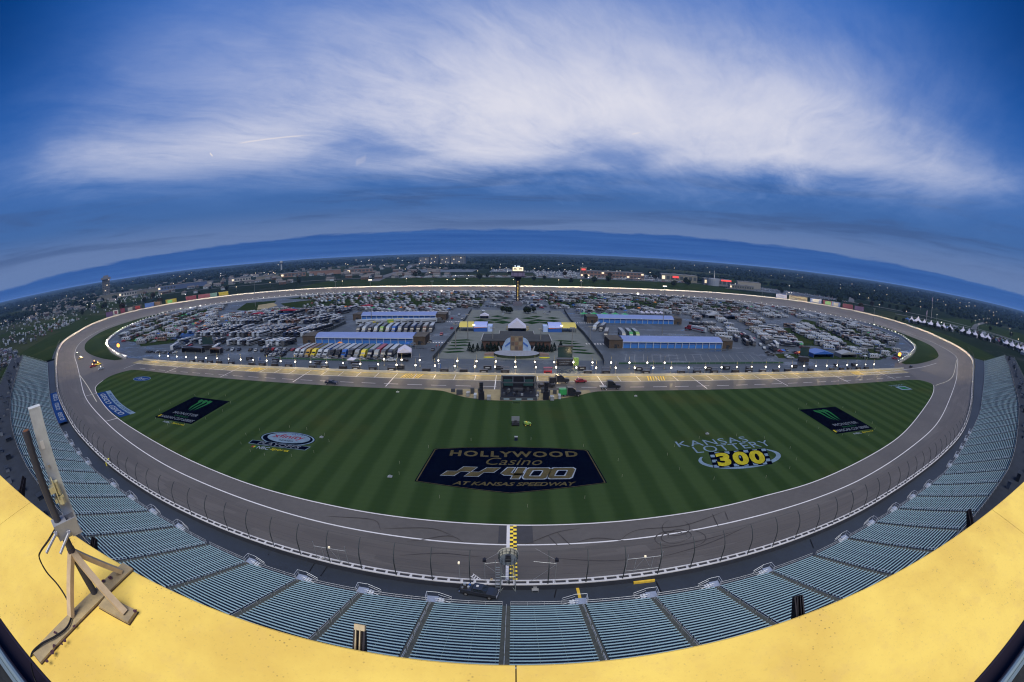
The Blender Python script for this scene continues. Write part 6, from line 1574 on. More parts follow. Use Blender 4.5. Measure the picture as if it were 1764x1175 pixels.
fill([(-248, 226), (-150, 222), (-150, 236), (-248, 243)], 0, 5, 12, [('pickup', 2), ('car', 3), ('motor_coach', 1), ('popup_canopy', 1)], 'between the pit lamps and the coach lot', 25, drop=.2, fan=R(20))
fill([(162, 222), (210, 218), (300, 214), (330, 236), (300, 248), (240, 234), (200, 248), (165, 240)], R(75), 5, 12, [('pickup', 2), ('car', 3), ('motorhome', 2), ('popup_canopy', 1)], 'by the blue canopy at right', 26, drop=.3, avoid=((206, 229, 17), (232, 226, 13)))
fill([(150, 268), (172, 300), (176, 345), (150, 345)], R(75), 5.2, 13, [('motor_coach', 2), ('motorhome', 2), ('pickup', 2)], 'on the ground beside the far right garage', 27, drop=.25)
fill([(-205, 436), (-150, 420), (-130, 400), (-60, 400), (-58, 426), (-150, 434), (-230, 448)], 0, 5, 11, [('motorhome', 2), ('camper_trailer', 2), ('car', 2), ('popup_canopy', 2)], 'behind the left garages', 28, drop=.25, fan=R(40))
fill([(60, 400), (120, 408), (180, 408), (230, 402), (240, 425), (170, 428), (60, 420)], 0, 5, 11, [('motorhome', 2), ('camper_trailer', 2), ('car', 2), ('popup_canopy', 1)], 'behind the right canopies', 29, drop=.3, fan=R(40))
fill([(-52, 226), (-43, 226), (-41, 400), (-52, 400)], 0, 9, 24, [('car', 3), ('pickup', 2)], 'on the road beside the left plaza fence', 18, drop=.4)
fill([(52, 226), (60, 226), (62, 300), (52, 300)], 0, 8, 26, [('car', 3), ('pickup', 2)], 'on the road beside the right plaza fence', 19, drop=.4)
fill([(-128, 271), (-58, 271), (-58, 284), (-128, 284)], 0, 3.6, 6, [('car', 3), ('pickup', 3), ('popup_canopy', 2)], 'between the two left garages', 20, drop=.45)
fill([(-132, 246), (-58, 246), (-58, 253), (-132, 253)], 0, 4, 5, [('car', 2), ('popup_canopy', 1)], 'before the doors of the front left garage', 21, drop=.4)
fill([(90, 268), (150, 268), (150, 276), (90, 276)], 0, 6, 6, [('car', 3), ('pickup', 2)], 'behind the front right garage', 22, drop=.6)
fill([(-30, 385), (38, 385), (38, 412), (-30, 412)], 0, 8, 9, [('car', 3), ('popup_canopy', 3), ('pickup', 1)], 'at the back of the plaza below the tower', 23, drop=.4)
# parking outside the oval
OUTL = [(-640, 205), (-900, 215), (-1500, 420), (-1500, 900), (-1150, 1050), (-760, 640), (-690, 480), (-640, 360), (-560, 255)]
fill([(-560, 236), (-640, 212), (-760, 250), (-780, 420), (-690, 430), (-650, 340), (-600, 282)], R(30), 4.2, 10, [('motorhome', 3), ('camper_trailer', 3), ('pickup', 2), ('car', 4)], 'in the field lot outside the left turn', 11, drop=.74, fan=R(40))
fill([(-800, 260), (-1500, 420), (-1500, 900), (-1150, 1050), (-760, 700), (-730, 480)], R(30), 7.5, 17, [('motorhome', 3), ('camper_trailer', 3), ('car', 5)], 'in the far field lots outside the left turn', 12, drop=.84, fan=R(20))
fill([(60, 1060), (420, 1060), (420, 1500), (-60, 1560), (-60, 1320), (60, 1300)], 0, 7.5, 20, [('motorhome', 3), ('camper_trailer', 3), ('car', 3)], 'in the lots beyond the back straight', 13, drop=.5)
fill([(-260, 1010), (430, 1000), (430, 1040), (-260, 1050)], 0, 6.0, 15, [('motorhome', 3), ('camper_trailer', 3), ('car', 3)], 'in the lots beyond the back straight', 14, drop=.3, fan=R(90))
fill([(480, 900), (660, 780), (760, 700), (800, 860), (620, 1050), (500, 1080)], R(-30), 7, 18, [('car', 6), ('pickup', 3)], 'in the lots beyond the right turn', 15, drop=.4)
fill([(740, 150), (850, 130), (880, 300), (820, 420), (740, 440)], R(70), 5, 13, [('car', 5), ('pickup', 3), ('camper_trailer', 1)], 'in the field lot behind the white tents', 30, drop=.5)
fill([(470, 130), (560, 150), (640, 175), (640, 130), (500, 80), (420, 60)], R(25), 3.6, 8, [('car', 4), ('pickup', 3)], 'behind the right arm of the grandstand', 16, drop=.3)
fill([(-430, 150), (-520, 195), (-640, 200), (-640, 90), (-420, 70)], R(-20), 3.6, 8, [('car', 4), ('pickup', 3), ('camper_trailer', 1)], 'behind the left arm of the grandstand', 17, drop=.3)
placed.sort(key=lambda t: math.hypot(t[3], t[4]) / {'car': 4.5, 'pickup': 5.8}.get(t[0], 11))
quota = {'camper': 300, 'canopy': 120, 'coach': 200, 'car': 230, 'pickup': 230}; cnt = {k: 0 for k in quota}; rest = {}
NAMEC = {'blue': 'blue', 'green': 'green', 'orange': 'orange', 'white': 'white', 'ivory': 'ivory', 'silver': 'silver', 'brown': 'brown', 'grey': 'grey', 'black': 'black', 'navy': 'navy', 'red': 'red'}
for kind, c, s_, x, y, rz, where in placed:
    k = CAT[kind]
    if cnt[k] < quota[k]:
        cnt[k] += 1
        tag(link(kind, tpl(kind, c, s_), None, (x, y, .03), rz), f'{NAMEC[c]} {WORD[kind]} with {s_} trim parked {where}' if k in ('camper', 'coach') else f'{NAMEC[c]} {WORD[kind]} {"pitched" if k == "canopy" else "parked"} {where}', k, f'{c} {s_} {WORD[kind]}s {where}')
    else: rest.setdefault(kind, []).append((c, s_, x, y, rz))
for kind, lst in rest.items():
    V, F, MI, mats_, off = [], [], [], [], 0
    for c, s_, x, y, rz in lst:
        me = tpl(kind, c, s_); nv = len(me.vertices); co = np.zeros(nv * 3); me.vertices.foreach_get('co', co); co = co.reshape(-1, 3)
        q = co.copy(); q[:, 0] = co[:, 0] * math.cos(rz) - co[:, 1] * math.sin(rz) + x; q[:, 1] = co[:, 0] * math.sin(rz) + co[:, 1] * math.cos(rz) + y; q[:, 2] += .03 if math.hypot(x, y - 330) < 480 else -.75
        V.append(q)
        for p in me.polygons:
            F.append([v + off for v in p.vertices]); m_ = me.materials[p.material_index]
            if m_ not in mats_: mats_.append(m_)
            MI.append(mats_.index(m_))
        off += nv
    me = bpy.data.meshes.new('far_' + kind); me.from_pydata([tuple(p) for p in np.vstack(V)], [], F)
    for m_ in mats_: me.materials.append(m_)
    me.polygons.foreach_set('material_index', MI); me.update()
    o = link('parked_' + kind + '_mass', me); stuff(o); o['label'] = 'mass of ' + WORD[kind] + 's parked far off beyond the nearest rows'

# ------------------------------------------------------------------ single vehicles
def semi(x, y, rz, c, lab, box=None):
    root = empty('semi_tractor', (x, y, .05), rz); tag(root, lab, 'truck'); P = PAINTS
    b = MB(); b.prism([(-4.2, .7), (4.1, .7), (4.1, .95), (-4.2, .95)], -.5, .5, 0); link('chassis', b.mesh('chassis', M_DARK), root)
    b = MB(); b.prism([(-1.2, .95), (4.2, .95), (4.35, 1.3), (4.2, 1.95), (2.3, 2.1), (1.8, 2.95), (.9, 3.7), (-1.2, 3.85)], -1.2, 1.2, 0); cb = link('cab', b.mesh('cab', P[c]), root)
    b = MB(); b.poly([(-1.05, 2.31, 2.15), (1.05, 2.31, 2.15), (1, 1.84, 2.93), (-1, 1.84, 2.93)])
    for s_ in (-1, 1): b.box(min(s_ * 1.202, s_ * 1.215), max(s_ * 1.202, s_ * 1.215), .9, 1.9, 2.1, 2.85)
    link('windscreen', b.mesh('windscreen', M_GLASS), cb); link('grille', MB().box(-.9, .9, 4.3, 4.42, .95, 1.75).mesh('grille', M_CHROME), cb)
    wb = MB(); wheels(wb, (-1.0, 1.0), (-3.4, -2.2, 3.2), .5, .4, 0, 1); link('wheels', wb.mesh('wheels', [M_TYRE, M_RIM]), root)
    b = MB()
    for s_ in (-1, 1): b.tube([(s_ * 1.1, -1.35, 1), (s_ * 1.1, -1.35, 4.1)], .09, 6)
    link('exhaust', b.mesh('exhaust', M_CHROME), root)
    if box: link('bed', MB().box(-1.1, 1.1, -4.4, -1.6, 1.0, box[1]).mesh('bed', P[box[0]]), root)
x, y = at(1053, 671); semi(x - .5, y + .4, R(-92), 'black', 'black semi tractor without trailer standing alone at the lawn edge of pit road', ('silver', 1.3))
x, y = at(980, 684); semi(x + .5, y + 1.0, R(-85), 'black', 'black semi tractor with a green box beside the concert stage', ('green', 3.2))
def pick(x, y, z, rz, c, lab, cat='pickup', big=False, extra=None):
    root = empty('crew_pickup', (x, y, z), rz); tag(root, lab, cat); m_ = PAINTS[c] if isinstance(c, str) else c
    b = MB()
    b.prism([(-3.0, .52), (2.95, .52), (3.08, .62), (3.08, 1.0), (2.95, 1.16), (2.2, 1.26), (1.45, 1.28), (-3.0, 1.22)], -.98, .98, 0)
    body = link('body', b.mesh('body', m_), root)
    md = body.modifiers.new('round', 'BEVEL'); md.width = .06; md.segments = 2
    vs = [(sx * w_, yy, zz) for yy, zz, w_ in ((1.5, 1.27, .9), (.62, 1.86, .76), (-.85, 1.88, .76), (-1.15, 1.25, .9)) for sx in (-1, 1)]
    b = MB(); b.add(vs, [(0, 1, 3, 2), (2, 3, 5, 4), (4, 5, 7, 6), (0, 2, 4, 6), (1, 7, 5, 3), (0, 6, 7, 1)]); cab_ = link('cab', b.mesh('cab', m_), root)
    b = MB(); b.poly([(-.8, 1.43, 1.34), (.8, 1.43, 1.34), (.69, .70, 1.83), (-.69, .70, 1.83)]); link('windscreen', b.mesh('windscreen', M_GLASS), cab_, (0, .012, .018))
    b = MB(); b.poly([(-.7, -.92, 1.8), (.7, -.92, 1.8), (.8, -1.1, 1.33), (-.8, -1.1, 1.33)]); link('rear_window', b.mesh('rear_window', M_GLASS), cab_, (0, -.02, .01))
    b = MB()
    for s_ in (-1, 1):
        for y0, y1 in ((1.15, .28), (.2, -.75)): b.poly([(s_ * .905, y0, 1.33), (s_ * .905, y1, 1.33), (s_ * .785, y1 * .92 + (-.02 if y1 > 0 else 0), 1.78), (s_ * .785, y0 - (.5 if y0 > 1 else .05), 1.78)])
    link('side_windows', b.mesh('side_windows', M_GLASS), cab_)
    link('bed', MB().box(-.82, .82, -2.9, -1.3, 1.221, 1.236).mesh('bed', M_TYRE), root)
    b = MB()
    for s_ in (-1, 1): b.box(min(s_ * .84, s_ * .98), max(s_ * .84, s_ * .98), -3.0, -1.2, 1.22, 1.36)
    b.box(-.98, .98, -3.02, -2.9, 1.22, 1.36); link('bed_rails', b.mesh('bed_rails', m_), root)
    link('bumper', MB().box(-.95, .95, 3.06, 3.18, .5, .74).box(-.95, .95, -3.15, -3.0, .5, .7).mesh('bumper', M_CHROME), root)
    for s_ in (-1, 1):
        link('headlight', MB().box(s_ * .78 - .15, s_ * .78 + .15, 3.07, 3.10, .82, 1.02).mesh('headlight', M_WHITE), body)
        link('mirror', MB().box(s_ * 1.08 - .1, s_ * 1.08 + .1, 1.05, 1.2, 1.3, 1.5).mesh('mirror', M_DARK), cab_)
        for yy in (-1.95, 1.95):
            wb = MB(); wheels(wb, (s_ * .9,), (yy,), .41, .27, 0, 1); link('wheel', wb.mesh('wheel', [M_TYRE, M_RIM]), root)
    return root
r_ = pick(-4.95, 51.75, 2.72, math.atan2(-1.2, 5.7) - math.pi / 2, mat('paint_charcoal', (.026, .030, .040), .22, spec=.6), 'black pickup parked on the walkway beneath the flag stand')
for x, y, w_, c in ((-.45, -2.5, .42, 'white'), (.1, -1.7, .3, 'white'), (.5, -2.6, .25, 'silver'), (-.5, -1.65, .3, 'blue')):
    p = r_.matrix_basis @ Vector((x, y, 1.24)); b = MB().box(-w_ / 2, w_ / 2, -w_ / 2, w_ / 2, 0, w_ * .9).box(-w_ / 2 - .02, w_ / 2 + .02, -w_ / 2 - .02, w_ / 2 + .02, w_ * .9, w_ * .9 + .04)
    o = tag(link('bucket_box', b.mesh('bucket_box', PAINTS[c]), None), f'small {c} box lying in the bed of the black pickup on the walkway', 'box', 'boxes in the black pickup bed'); 
    a_ = math.atan2(-1.2, 5.7) - math.pi / 2; o.location = (-4.95 + x * math.cos(a_) - y * math.sin(a_), 51.75 + x * math.sin(a_) + y * math.cos(a_), 3.96); o.rotation_euler = (0, 0, a_)
link('roof_box', MB().box(-.2, .2, -.4, 0, 1.885, 1.98).mesh('roof_box', M_WHITE), r_)
# white crossover steps leaning on the wall
b = MB()
A3, C3 = Vector((-6.3, 54.9, 4.3)), Vector((-3.2, 53.3, 2.8))
sd = Vector((.3, .55, 0)).normalized() * .38
for s_ in (-1, 1): b.beam(A3 + sd * s_, C3 + sd * s_, .07, .12)
for k in range(9): p = A3.lerp(C3, (k + .5) / 9); b.beam(p - sd, p + sd, .2, .03)
tag(link('crossover_ladder', b.mesh('crossover_ladder', M_WHITE), None), 'white aluminium crossover ladder beside the black pickup', 'ladder')
x, y = at(571, 662); pick(x, y, .05, R(-95), 'navy', 'dark blue pickup parked at the lawn edge of pit road')
o = tag(link('suv', tpl_car(PAINTS['red']), None, (*at(1000, 659), .05), R(-80)), 'dark red car parked on pit road right of the concert stage', 'car'); o.scale = (1.15, 1.1, 1.25)
x, y = at(940, 668); o = tag(link('black_van', tpl_pickup(PAINTS['black']), None, (x + .3, y + .6, .05), R(-84)), 'black pickup parked between the concert stage and the semi tractor', 'pickup'); o.scale = (1.1, 1.25, 1.25)
x, y = at(1569, 633); o = tag(link('safety_car', tpl_car(PAINTS['black']), None, (x, y, .05), R(-70)), 'dark car driving on the pit exit road at right', 'car')
for (u, v, c, k, lab) in ((160, 632, 'red', 'pickup', 'red tow truck waiting at the left pit entry'), (169, 628.5, 'yellow', 'pickup', 'yellow safety truck waiting at the left pit entry'), (174, 636, 'white', 'car', 'white and blue safety car waiting at the left pit entry'), (163, 626, 'navy', 'pickup', 'navy truck waiting behind the red tow truck'), (139, 618, 'gold', 'pickup', 'yellow jet dryer truck with a lit lamp on the left turn, nearer one'), (133.5, 611, 'grey', 'pickup', 'grey jet dryer truck with a lit lamp on the left turn, farther one')):
    x, y = at(u, v, .3); rt = empty('safety_vehicle', (x, y, track_z(x, y) + .05), R(160 if v > 620 else 200)); tag(rt, lab, 'safety vehicle')
    link('body', tpl(k, c) if (k, c, 'grey') in TPL else (tpl_pickup if k == 'pickup' else tpl_car)(PAINTS[c]), rt)
    link('light_bar', MB().box(-.7, .7, -.2, .2, 1.85, 2.3).mesh('light_bar', M_LAMP if v < 620 or c == 'white' else mat('light_bar_amber', (1, .5, .1), .4, emit=3, ecol=(1, .45, .1))), rt)
# small things on the lawn
rt = empty('lawn_cart', (*at(888, 733), .05)); tag(rt, 'small dark cart with an upright grey screen on the lawn before the concert stage', 'cart')
link('screen', MB().box(-1.3, 1.3, .9, 1.05, 1.2, 2.8).mesh('screen', mat('mesh_grey', (.13, .15, .17), .6)), rt); link('body', MB().box(-1.2, 1.2, -.9, .9, .4, 1.2).box(-.4, .4, -.5, .3, 1.2, 1.7).mesh('body', M_DARK), rt)
wb = MB(); wheels(wb, (-1.1, 1.1), (-.6, .6), .35, .25, 0); link('wheels', wb.mesh('wheels', M_TYRE), rt)
rt = empty('mower', (*at(908, 733), .05), R(-80)); tag(rt, 'small green and yellow riding mower on the lawn before the concert stage', 'mower')
link('body', MB().prism([(-1.0, .4), (1.2, .4), (1.3, .8), (.5, 1.1), (-.1, .9), (-.6, 1.4), (-1.0, 1.3)], -.6, .6).mesh('body', PAINTS['lime']), rt); link('seat', MB().box(-.35, .35, -.6, .0, .95, 1.4).mesh('seat', PAINTS['yellow']), rt)
wb = MB(); wheels(wb, (-.75, .75), (-.7, .9), .4, .3, 0, 1); link('wheels', wb.mesh('wheels', [M_TYRE, PAINTS['yellow']]), rt)
x, y = at(890, 695); b = MB()
for e in (-1.5, 1.5): b.beam((e, -.4, 0), (e, .4, 1.1), .07); b.beam((e, .4, 0), (e, -.4, 1.1), .07)
b.box(-1.6, 1.6, -.35, .35, 1.1, 1.18)
tag(link('lawn_table', b.mesh('lawn_table', mat('table_green', (.05, .09, .07), .6)), None, (x, y, .05)), 'small trestle frame standing on the lawn just before the concert stage', 'table')
x, y = at(889, 759); b = MB().box(-.45, .45, -.4, .4, .1, 1.2, 0).box(-.5, .5, -.45, .45, 1.2, 1.3, 1)
tag(link('lawn_bin', b.mesh('lawn_bin', [PAINTS['navy'], PAINTS['silver']]), None, (x, y, .05)), 'small blue bin on the lawn behind the navy badge', 'bin')
for u, v, lab in ((672, 822, 'low pale sprinkler box on the lawn left of the navy badge'), (1218, 748, 'small pale sprinkler box on the lawn above the lottery title'), (554, 754, 'small pale sprinkler box on the lawn right of the oval logo'), (1095, 683, 'white sheet lying on the lawn right of the concert stage'), (685, 676, 'white sheet lying on the lawn left of the concert stage')):
    x, y = at(u, v); tag(link('sprinkler_box', MB().box(-.6, .6, -.4, .4, 0, .3).box(-.2, .2, -.2, .2, .3, .55).mesh('sprinkler_box', PAINTS['silver']), None, (x, y, .05)), lab, 'box')
for u, v, s_, lab in ((205, 606, 1, 'orange lit caution sign above the wall at the left end of the camper lot'), (1548, 622, -1, 'orange lit caution sign above the wall at the right end of the camper lot')):
    x, y = at(u, v, 0); rt = empty('caution_sign', (x, y, 0)); tag(rt, lab, 'sign')
    link('pole', MB().tube([(0, 0, 0), (0, 0, 6.6)], .1, 6).mesh('pole', M_GALV), rt)
    link('lit_board', MB().prism([(-2.0, 4.0), (1.2, 3.6), (2.2, 5.4), (.4, 6.4), (-1.6, 6.0)], -.15, .15, 0, 'y').mesh('lit_board', mat('caution_orange', (1, .4, .05), .5, emit=1.6, ecol=(1, .33, .03))), rt)
    link('lit_stripe', MB().prism([(-1.2, 4.6), (1.3, 4.4), (1.6, 5.2), (-1.0, 5.5)], -.2, -.152, 0, 'y').mesh('lit_stripe', mat('caution_yellow', (1, .7, .1), .5, emit=2.0, ecol=(1, .62, .05))), rt)
# a person by the ladder and two in red on the plaza road
def person(x, y, z, rz, shirt, trousers, cap, lab):
    J = {'pel': (0, 0, .95, .15, .11), 'abd': (0, 0, 1.12, .14, .10), 'che': (0, .01, 1.35, .17, .12), 'neck': (0, .02, 1.50, .065, .065), 'head': (0, .04, 1.64, .10, .115), 'crown': (0, .03, 1.75, .07, .08)}
    E = [('pel', 'abd'), ('abd', 'che'), ('che', 'neck'), ('neck', 'head'), ('head', 'crown')]
    for s_, n_ in ((-1, 'l'), (1, 'r')):
        J.update({'sh' + n_: (.19 * s_, 0, 1.42, .07, .07), 'el' + n_: (.27 * s_, -.03, 1.14, .05, .05), 'wr' + n_: (.26 * s_, .12, .93, .035, .035), 'ha' + n_: (.25 * s_, .17, .84, .04, .03),
                  'hi' + n_: (.10 * s_, 0, .88, .10, .10), 'kn' + n_: (.12 * s_, .03, .50, .07, .07), 'an' + n_: (.13 * s_, -.02, .09, .045, .05), 'to' + n_: (.14 * s_, .14, .04, .045, .035)})
        E += [('che', 'sh' + n_), ('sh' + n_, 'el' + n_), ('el' + n_, 'wr' + n_), ('wr' + n_, 'ha' + n_), ('pel', 'hi' + n_), ('hi' + n_, 'kn' + n_), ('kn' + n_, 'an' + n_), ('an' + n_, 'to' + n_)]
    ks = list(J); me = bpy.data.meshes.new('person'); me.from_pydata([J[k][:3] for k in ks], [(ks.index(a), ks.index(c)) for a, c in E], [])
    o = link('person', me, None, (x, y, z), rz); me.materials.append(mat('skin', (.42, .26, .18), .6)); me.materials.append(shirt); me.materials.append(trousers); me.materials.append(cap)
    sk = o.modifiers.new('skin', 'SKIN'); 
    for i, k in enumerate(ks): me.skin_vertices[0].data[i].radius = J[k][3:]; me.skin_vertices[0].data[i].use_root = (k == 'pel')
    o.modifiers.new('smooth', 'SUBSURF').levels = 1; o.modifiers['smooth'].render_levels = 1
    dg = bpy.context.evaluated_depsgraph_get(); m2 = bpy.data.meshes.new_from_object(o.evaluated_get(dg)); o.modifiers.clear(); o.data = m2
    m2.materials.clear()
    for q_ in (MATS['skin'], shirt, trousers, cap): m2.materials.append(q_)
    for p in m2.polygons:
        c = p.center; p.material_index = 3 if c.z > 1.70 else (0 if c.z > 1.52 or (abs(c.x) > .2 and c.z < 1.1 and c.z > .75) else (1 if c.z > .95 else 2)); p.use_smooth = True
    return tag(o, lab, 'person')
person(-3.0, 54.0, 2.95, R(200), mat('shirt_cream', (.5, .42, .3), .8), mat('jeans', (.04, .06, .13), .8), M_CAM, 'person in a cream shirt and dark cap standing at the crossover ladder')
for k, (u, v) in enumerate(((752, 599), (757, 598))):
    x, y = at(u, v); o = person(x, y, .05, R(180 + 20 * k), mat('shirt_red', (.4, .03, .03), .8), mat('trousers_dark', (.03, .03, .04), .8), M_CAM, f'person in a red top on the road by the plaza fence, {"left" if k == 0 else "right"} one of two')

x, y = at(958, 664); semi(x + 1.5, y + 3.0, R(-80), 'black', 'black semi tractor parked just behind the one with the green box', ('black', 2.9))
for x, y, w_, h_ in ((-20.5, 163, 2.4, 2.0), (-23.5, 166, 1.6, 1.4), (-15.5, 164.5, 1.5, 2.4), (14.2, 162.5, 1.8, 2.6), (17.2, 164.8, 1.4, 1.8), (20.5, 163.6, 1.6, 1.5), (12.5, 166.0, 1.3, 2.1), (24.5, 165.6, 1.8, 1.3), (-12.8, 166.2, 1.4, 1.8)):
    b = MB(); b.box(-w_ / 2, w_ / 2, -.6, .6, .15, h_); b.box(-w_ / 2 - .04, w_ / 2 + .04, -.64, .64, h_ * .6, h_ * .64)
    for ex in (-w_ / 2 + .15, w_ / 2 - .15): b.cyl((ex - .05, 0, .14), .13, .1, 8, 0, 'x')
    tag(link('equipment_rack', b.mesh('equipment_rack', M_STG2), None, (x, y, .07)), 'dark equipment rack on the concrete beside the concert stage', 'rack', 'equipment racks round the concert stage')
# ------------------------------------------------------------------ lamps that light the track
lamp_box = MB().box(-.5, .5, -.35, .15, 1.32, 2.05).box(-.7, .7, .3, 1.7, 2.30, 2.34).box(-.7, -.66, .15, 1.7, 1.3, 2.6).box(.66, .7, .15, 1.7, 1.3, 2.6).mesh('housing', M_GALV)
lamp_lens = MB().box(-.42, .42, .16, .28, 1.4, 1.9).box(-.25, .25, -.2, .1, 2.06, 2.24).mesh('lens', mat('track_lamp_glow', (1, .97, .9), .4, emit=2.5, ecol=(1, .94, .86)))
spot = bpy.data.lights.new('track_lamp_beam', 'SPOT'); spot.energy = 60000; spot.spot_size = R(100); spot.spot_blend = .5; spot.color = (1, .78, .44); spot.shadow_soft_size = .06
lp = resample(iw, 8.8); lnn = normals2(lp)
for i, (p, q) in enumerate(zip(lp, lnn)):
    c_ = np.array([0, 400.]) - p
    if np.dot(q, c_) > 0: q = -q
    rz = math.atan2(q[1], q[0]) - math.pi / 2
    zone = 'left turn' if p[0] < -320 else ('right turn' if p[0] > 320 else 'back straight')
    r_ = empty('track_lamp', (p[0], p[1], 0), rz); tag(r_, f'small bright floodlight on top of the infield wall along the {zone}', 'floodlight', f'floodlights on the infield wall, {zone}')
    link('housing', lamp_box, r_); link('lens', lamp_lens, r_)
    if i % 2 == 0:
        s_ = link('beam', spot, r_, (0, .2, 2.5)); s_.rotation_euler = (R(90 + 1.5), 0, 0)

# ------------------------------------------------------------------ tall light masts
hm = [((640, 556), 484), ((1140.7, 576), 490), ((745, 541), 468), ((440, 528), 470), ((1310, 545), 490), ((1500, 590), 548), ((580, 536), 478), ((1000, 541), 470)]
def mast(x, y, z, h, lab, lit=True, grp=None):
    rt = empty('light_mast', (x, y, z)); tag(rt, lab, 'light mast', grp)
    link('pole', MB().tube([(0, 0, 0), (0, 0, h)], [.35, .16], 6).mesh('pole', M_LPOLE), rt)
    b = MB(); b.box(-1.5, 1.5, -.2, .2, h, h + .55); link('lamp_bar', b.mesh('lamp_bar', M_LAMP if lit else M_LPOLE), rt)
for i, ((u, v), tv) in enumerate(hm):
    x, y = at(u, v); mast(x, y, 0, 35 if i < 2 else 30, f'tall thin light mast in the infield, {ordn(i)} placed, ' + ('lamps lit' if i in (0, 1) else 'lamps off'), i in (0, 1), 'tall light masts in the infield')
for u, v, h, lab in ((1016, 590, 10, 'thin lamp post at the right edge of the plaza'), (806, 585, 16, 'thin lamp post at the left edge of the plaza'), (849, 601, 12, 'thin lamp post left of the fan stage'), (931, 603, 12, 'thin lamp post right of the fan stage'), (785, 600, 14, 'thin lamp post by the left plaza fence'), (985, 600, 12, 'thin lamp post by the right lawn diamonds')):
    x, y = at(u, v); mast(x, y, 0, h, lab, False)

# ------------------------------------------------------------------ trees
def leaf_mat(name, a, c):
    return mat(name, c, .95, vary=.4, scale=.7, c2=a, spec=.1)
M_PINE = leaf_mat('pine_needles', (.004, .010, .010), (.012, .022, .018)); M_LEAF = leaf_mat('leaf_green', (.006, .012, .008), (.018, .027, .014)); M_RUSTL = leaf_mat('leaf_autumn', (.014, .011, .008), (.034, .025, .015)); M_BARK = mat('bark', (.05, .04, .03), .9, vary=.3, scale=3)
def crown(kind, h, r, n, seed):
    rnd = random.Random(seed); b = MB()
    for k in range(n):
        if kind == 'pine': t = rnd.random() ** 1.3; z = h * (.1 + .9 * t); rr = r * (1 - t) * (.45 + .6 * rnd.random()) + .1
        else:
            t = rnd.random(); z = h * (.3 + .7 * t); rr = r * math.sqrt(max(0, 1 - (2 * t - 1) ** 2)) * (.35 + .75 * rnd.random())
        a = rnd.random() * 2 * math.pi; p = Vector((rr * math.cos(a), rr * math.sin(a), z)); s_ = (.22 if kind == 'pine' else .3) * r * (.5 + rnd.random() * .8)
        u = Vector((rnd.gauss(0, 1), rnd.gauss(0, 1), rnd.gauss(0, 1))).normalized(); v = u.cross(Vector((rnd.gauss(0, 1), rnd.gauss(0, 1), rnd.gauss(0, 1)))).normalized(); w_ = u.cross(v)
        b.add([p + u * s_, p + v * s_, p - u * s_ * .9, p - v * s_, p + w_ * s_ * .7], [(0, 1, 4), (1, 2, 4), (2, 3, 4), (3, 0, 4)])
    return b
TREE = {}
def tree(x, y, z, kind, sc, lab, grp=None, m_=None, seed=0):
    key = (kind, m_.name if m_ else '', seed % 3)
    if key not in TREE:
        TREE[key] = (crown(kind, 7 if kind == 'pine' else 8, 2.3 if kind == 'pine' else 3.4, 150, seed % 3 + 40).mesh('crown', m_ or (M_PINE if kind == 'pine' else M_LEAF), False), MB().tube([(0, 0, 0), (.05, 0, 2), (0, .1, 5.5)], [.28, .2, .05], 6).mesh('trunk', M_BARK))
    rt = empty('pine_tree' if kind == 'pine' else 'leafy_tree', (x, y, z), seed * 1.3); rt.scale = (sc, sc, sc); tag(rt, lab, 'tree', grp)
    link('crown', TREE[key][0], rt); link('trunk', TREE[key][1], rt)
for i, (x, y) in enumerate([(-21.7, 237.1), (-19.5, 240.5), (-16.8, 240.5), (-14.0, 240), (-11.9, 240.2), (-9.7, 240), (-7.6, 240.4), (13.6, 240.2), (15.6, 240), (17.6, 239.8), (19.7, 239.9), (22.3, 239.6), (24.3, 243.4), (28.1, 244.5), (-24, 240)]):
    tree(x, y, 0, 'pine', .62 + .25 * random.random(), f'dark pine before the brick media building on its {"left" if x < 3 else "right"} half', f'pines before the media building, {"left" if x < 3 else "right"}', None, i)
for i, (x, y) in enumerate([(-5, 399), (12.5, 399), (-9, 404), (20, 402), (-2, 395), (15, 394)]): tree(x, y, 0, 'leafy', .62 + .2 * random.random(), f'dark leafy tree at the foot of the scoring tower, {"left" if x < 4 else "right"} of it', 'trees at the foot of the scoring tower', None, i)
# ------------------------------------------------------------------ billboards round the outside of the turns
def billboard(u0, u1, v, c, lab, h=7.5, two=None, side=None):
    # stand just outside the wall, facing the camera side
    best = None
    um = (u0 + u1) / 2
    for i in range(0, NPH, 2):
        p = wl[i] + nrm[i] * 7.0
        if p[1] < 330: continue
        d = math.atan2(p[0], p[1]); a = at(um, 700)
        best = (abs(d - azim(um, v)), i) if best is None or abs(d - azim(um, v)) < best[0] else best
    i = best[1]; p = wl[i] + nrm[i] * 8.0; dist = math.hypot(p[0], p[1])
    wd = abs(azim(u1, v) - azim(u0, v)) * dist; rz = -math.atan2(p[0], p[1])
    rt = empty('billboard', (p[0], p[1], 2.4), rz); tag(rt, lab, 'billboard', 'advertising boards outside the turns')
    link('panel', MB().box(-wd / 2, wd / 2, 0, .3, 1.6, h).mesh('panel', PAINTS.get(c) or c), rt)
    link('frame', MB().box(-wd / 2 - .2, wd / 2 + .2, -.02, .32, 1.35, 1.6).box(-wd / 2 - .2, wd / 2 + .2, -.02, .32, h, h + .25).mesh('frame', M_DARK), rt)
    b = MB()
    for e in np.linspace(-wd / 2 + .8, wd / 2 - .8, 3): b.box(e - .2, e + .2, .31, .6, -2.4, h)
    link('posts', b.mesh('posts', M_GALV), rt)
    if two: link('emblem', MB().box(-wd * .28, wd * .28, -.12, -.03, 2.6, h - 1.2).mesh('emblem', PAINTS.get(two) or two), rt)
def azim(u, v):
    x, y = at(u, max(v, 520) if abs(u - 882) > 420 else 560); return math.atan2(x, y)
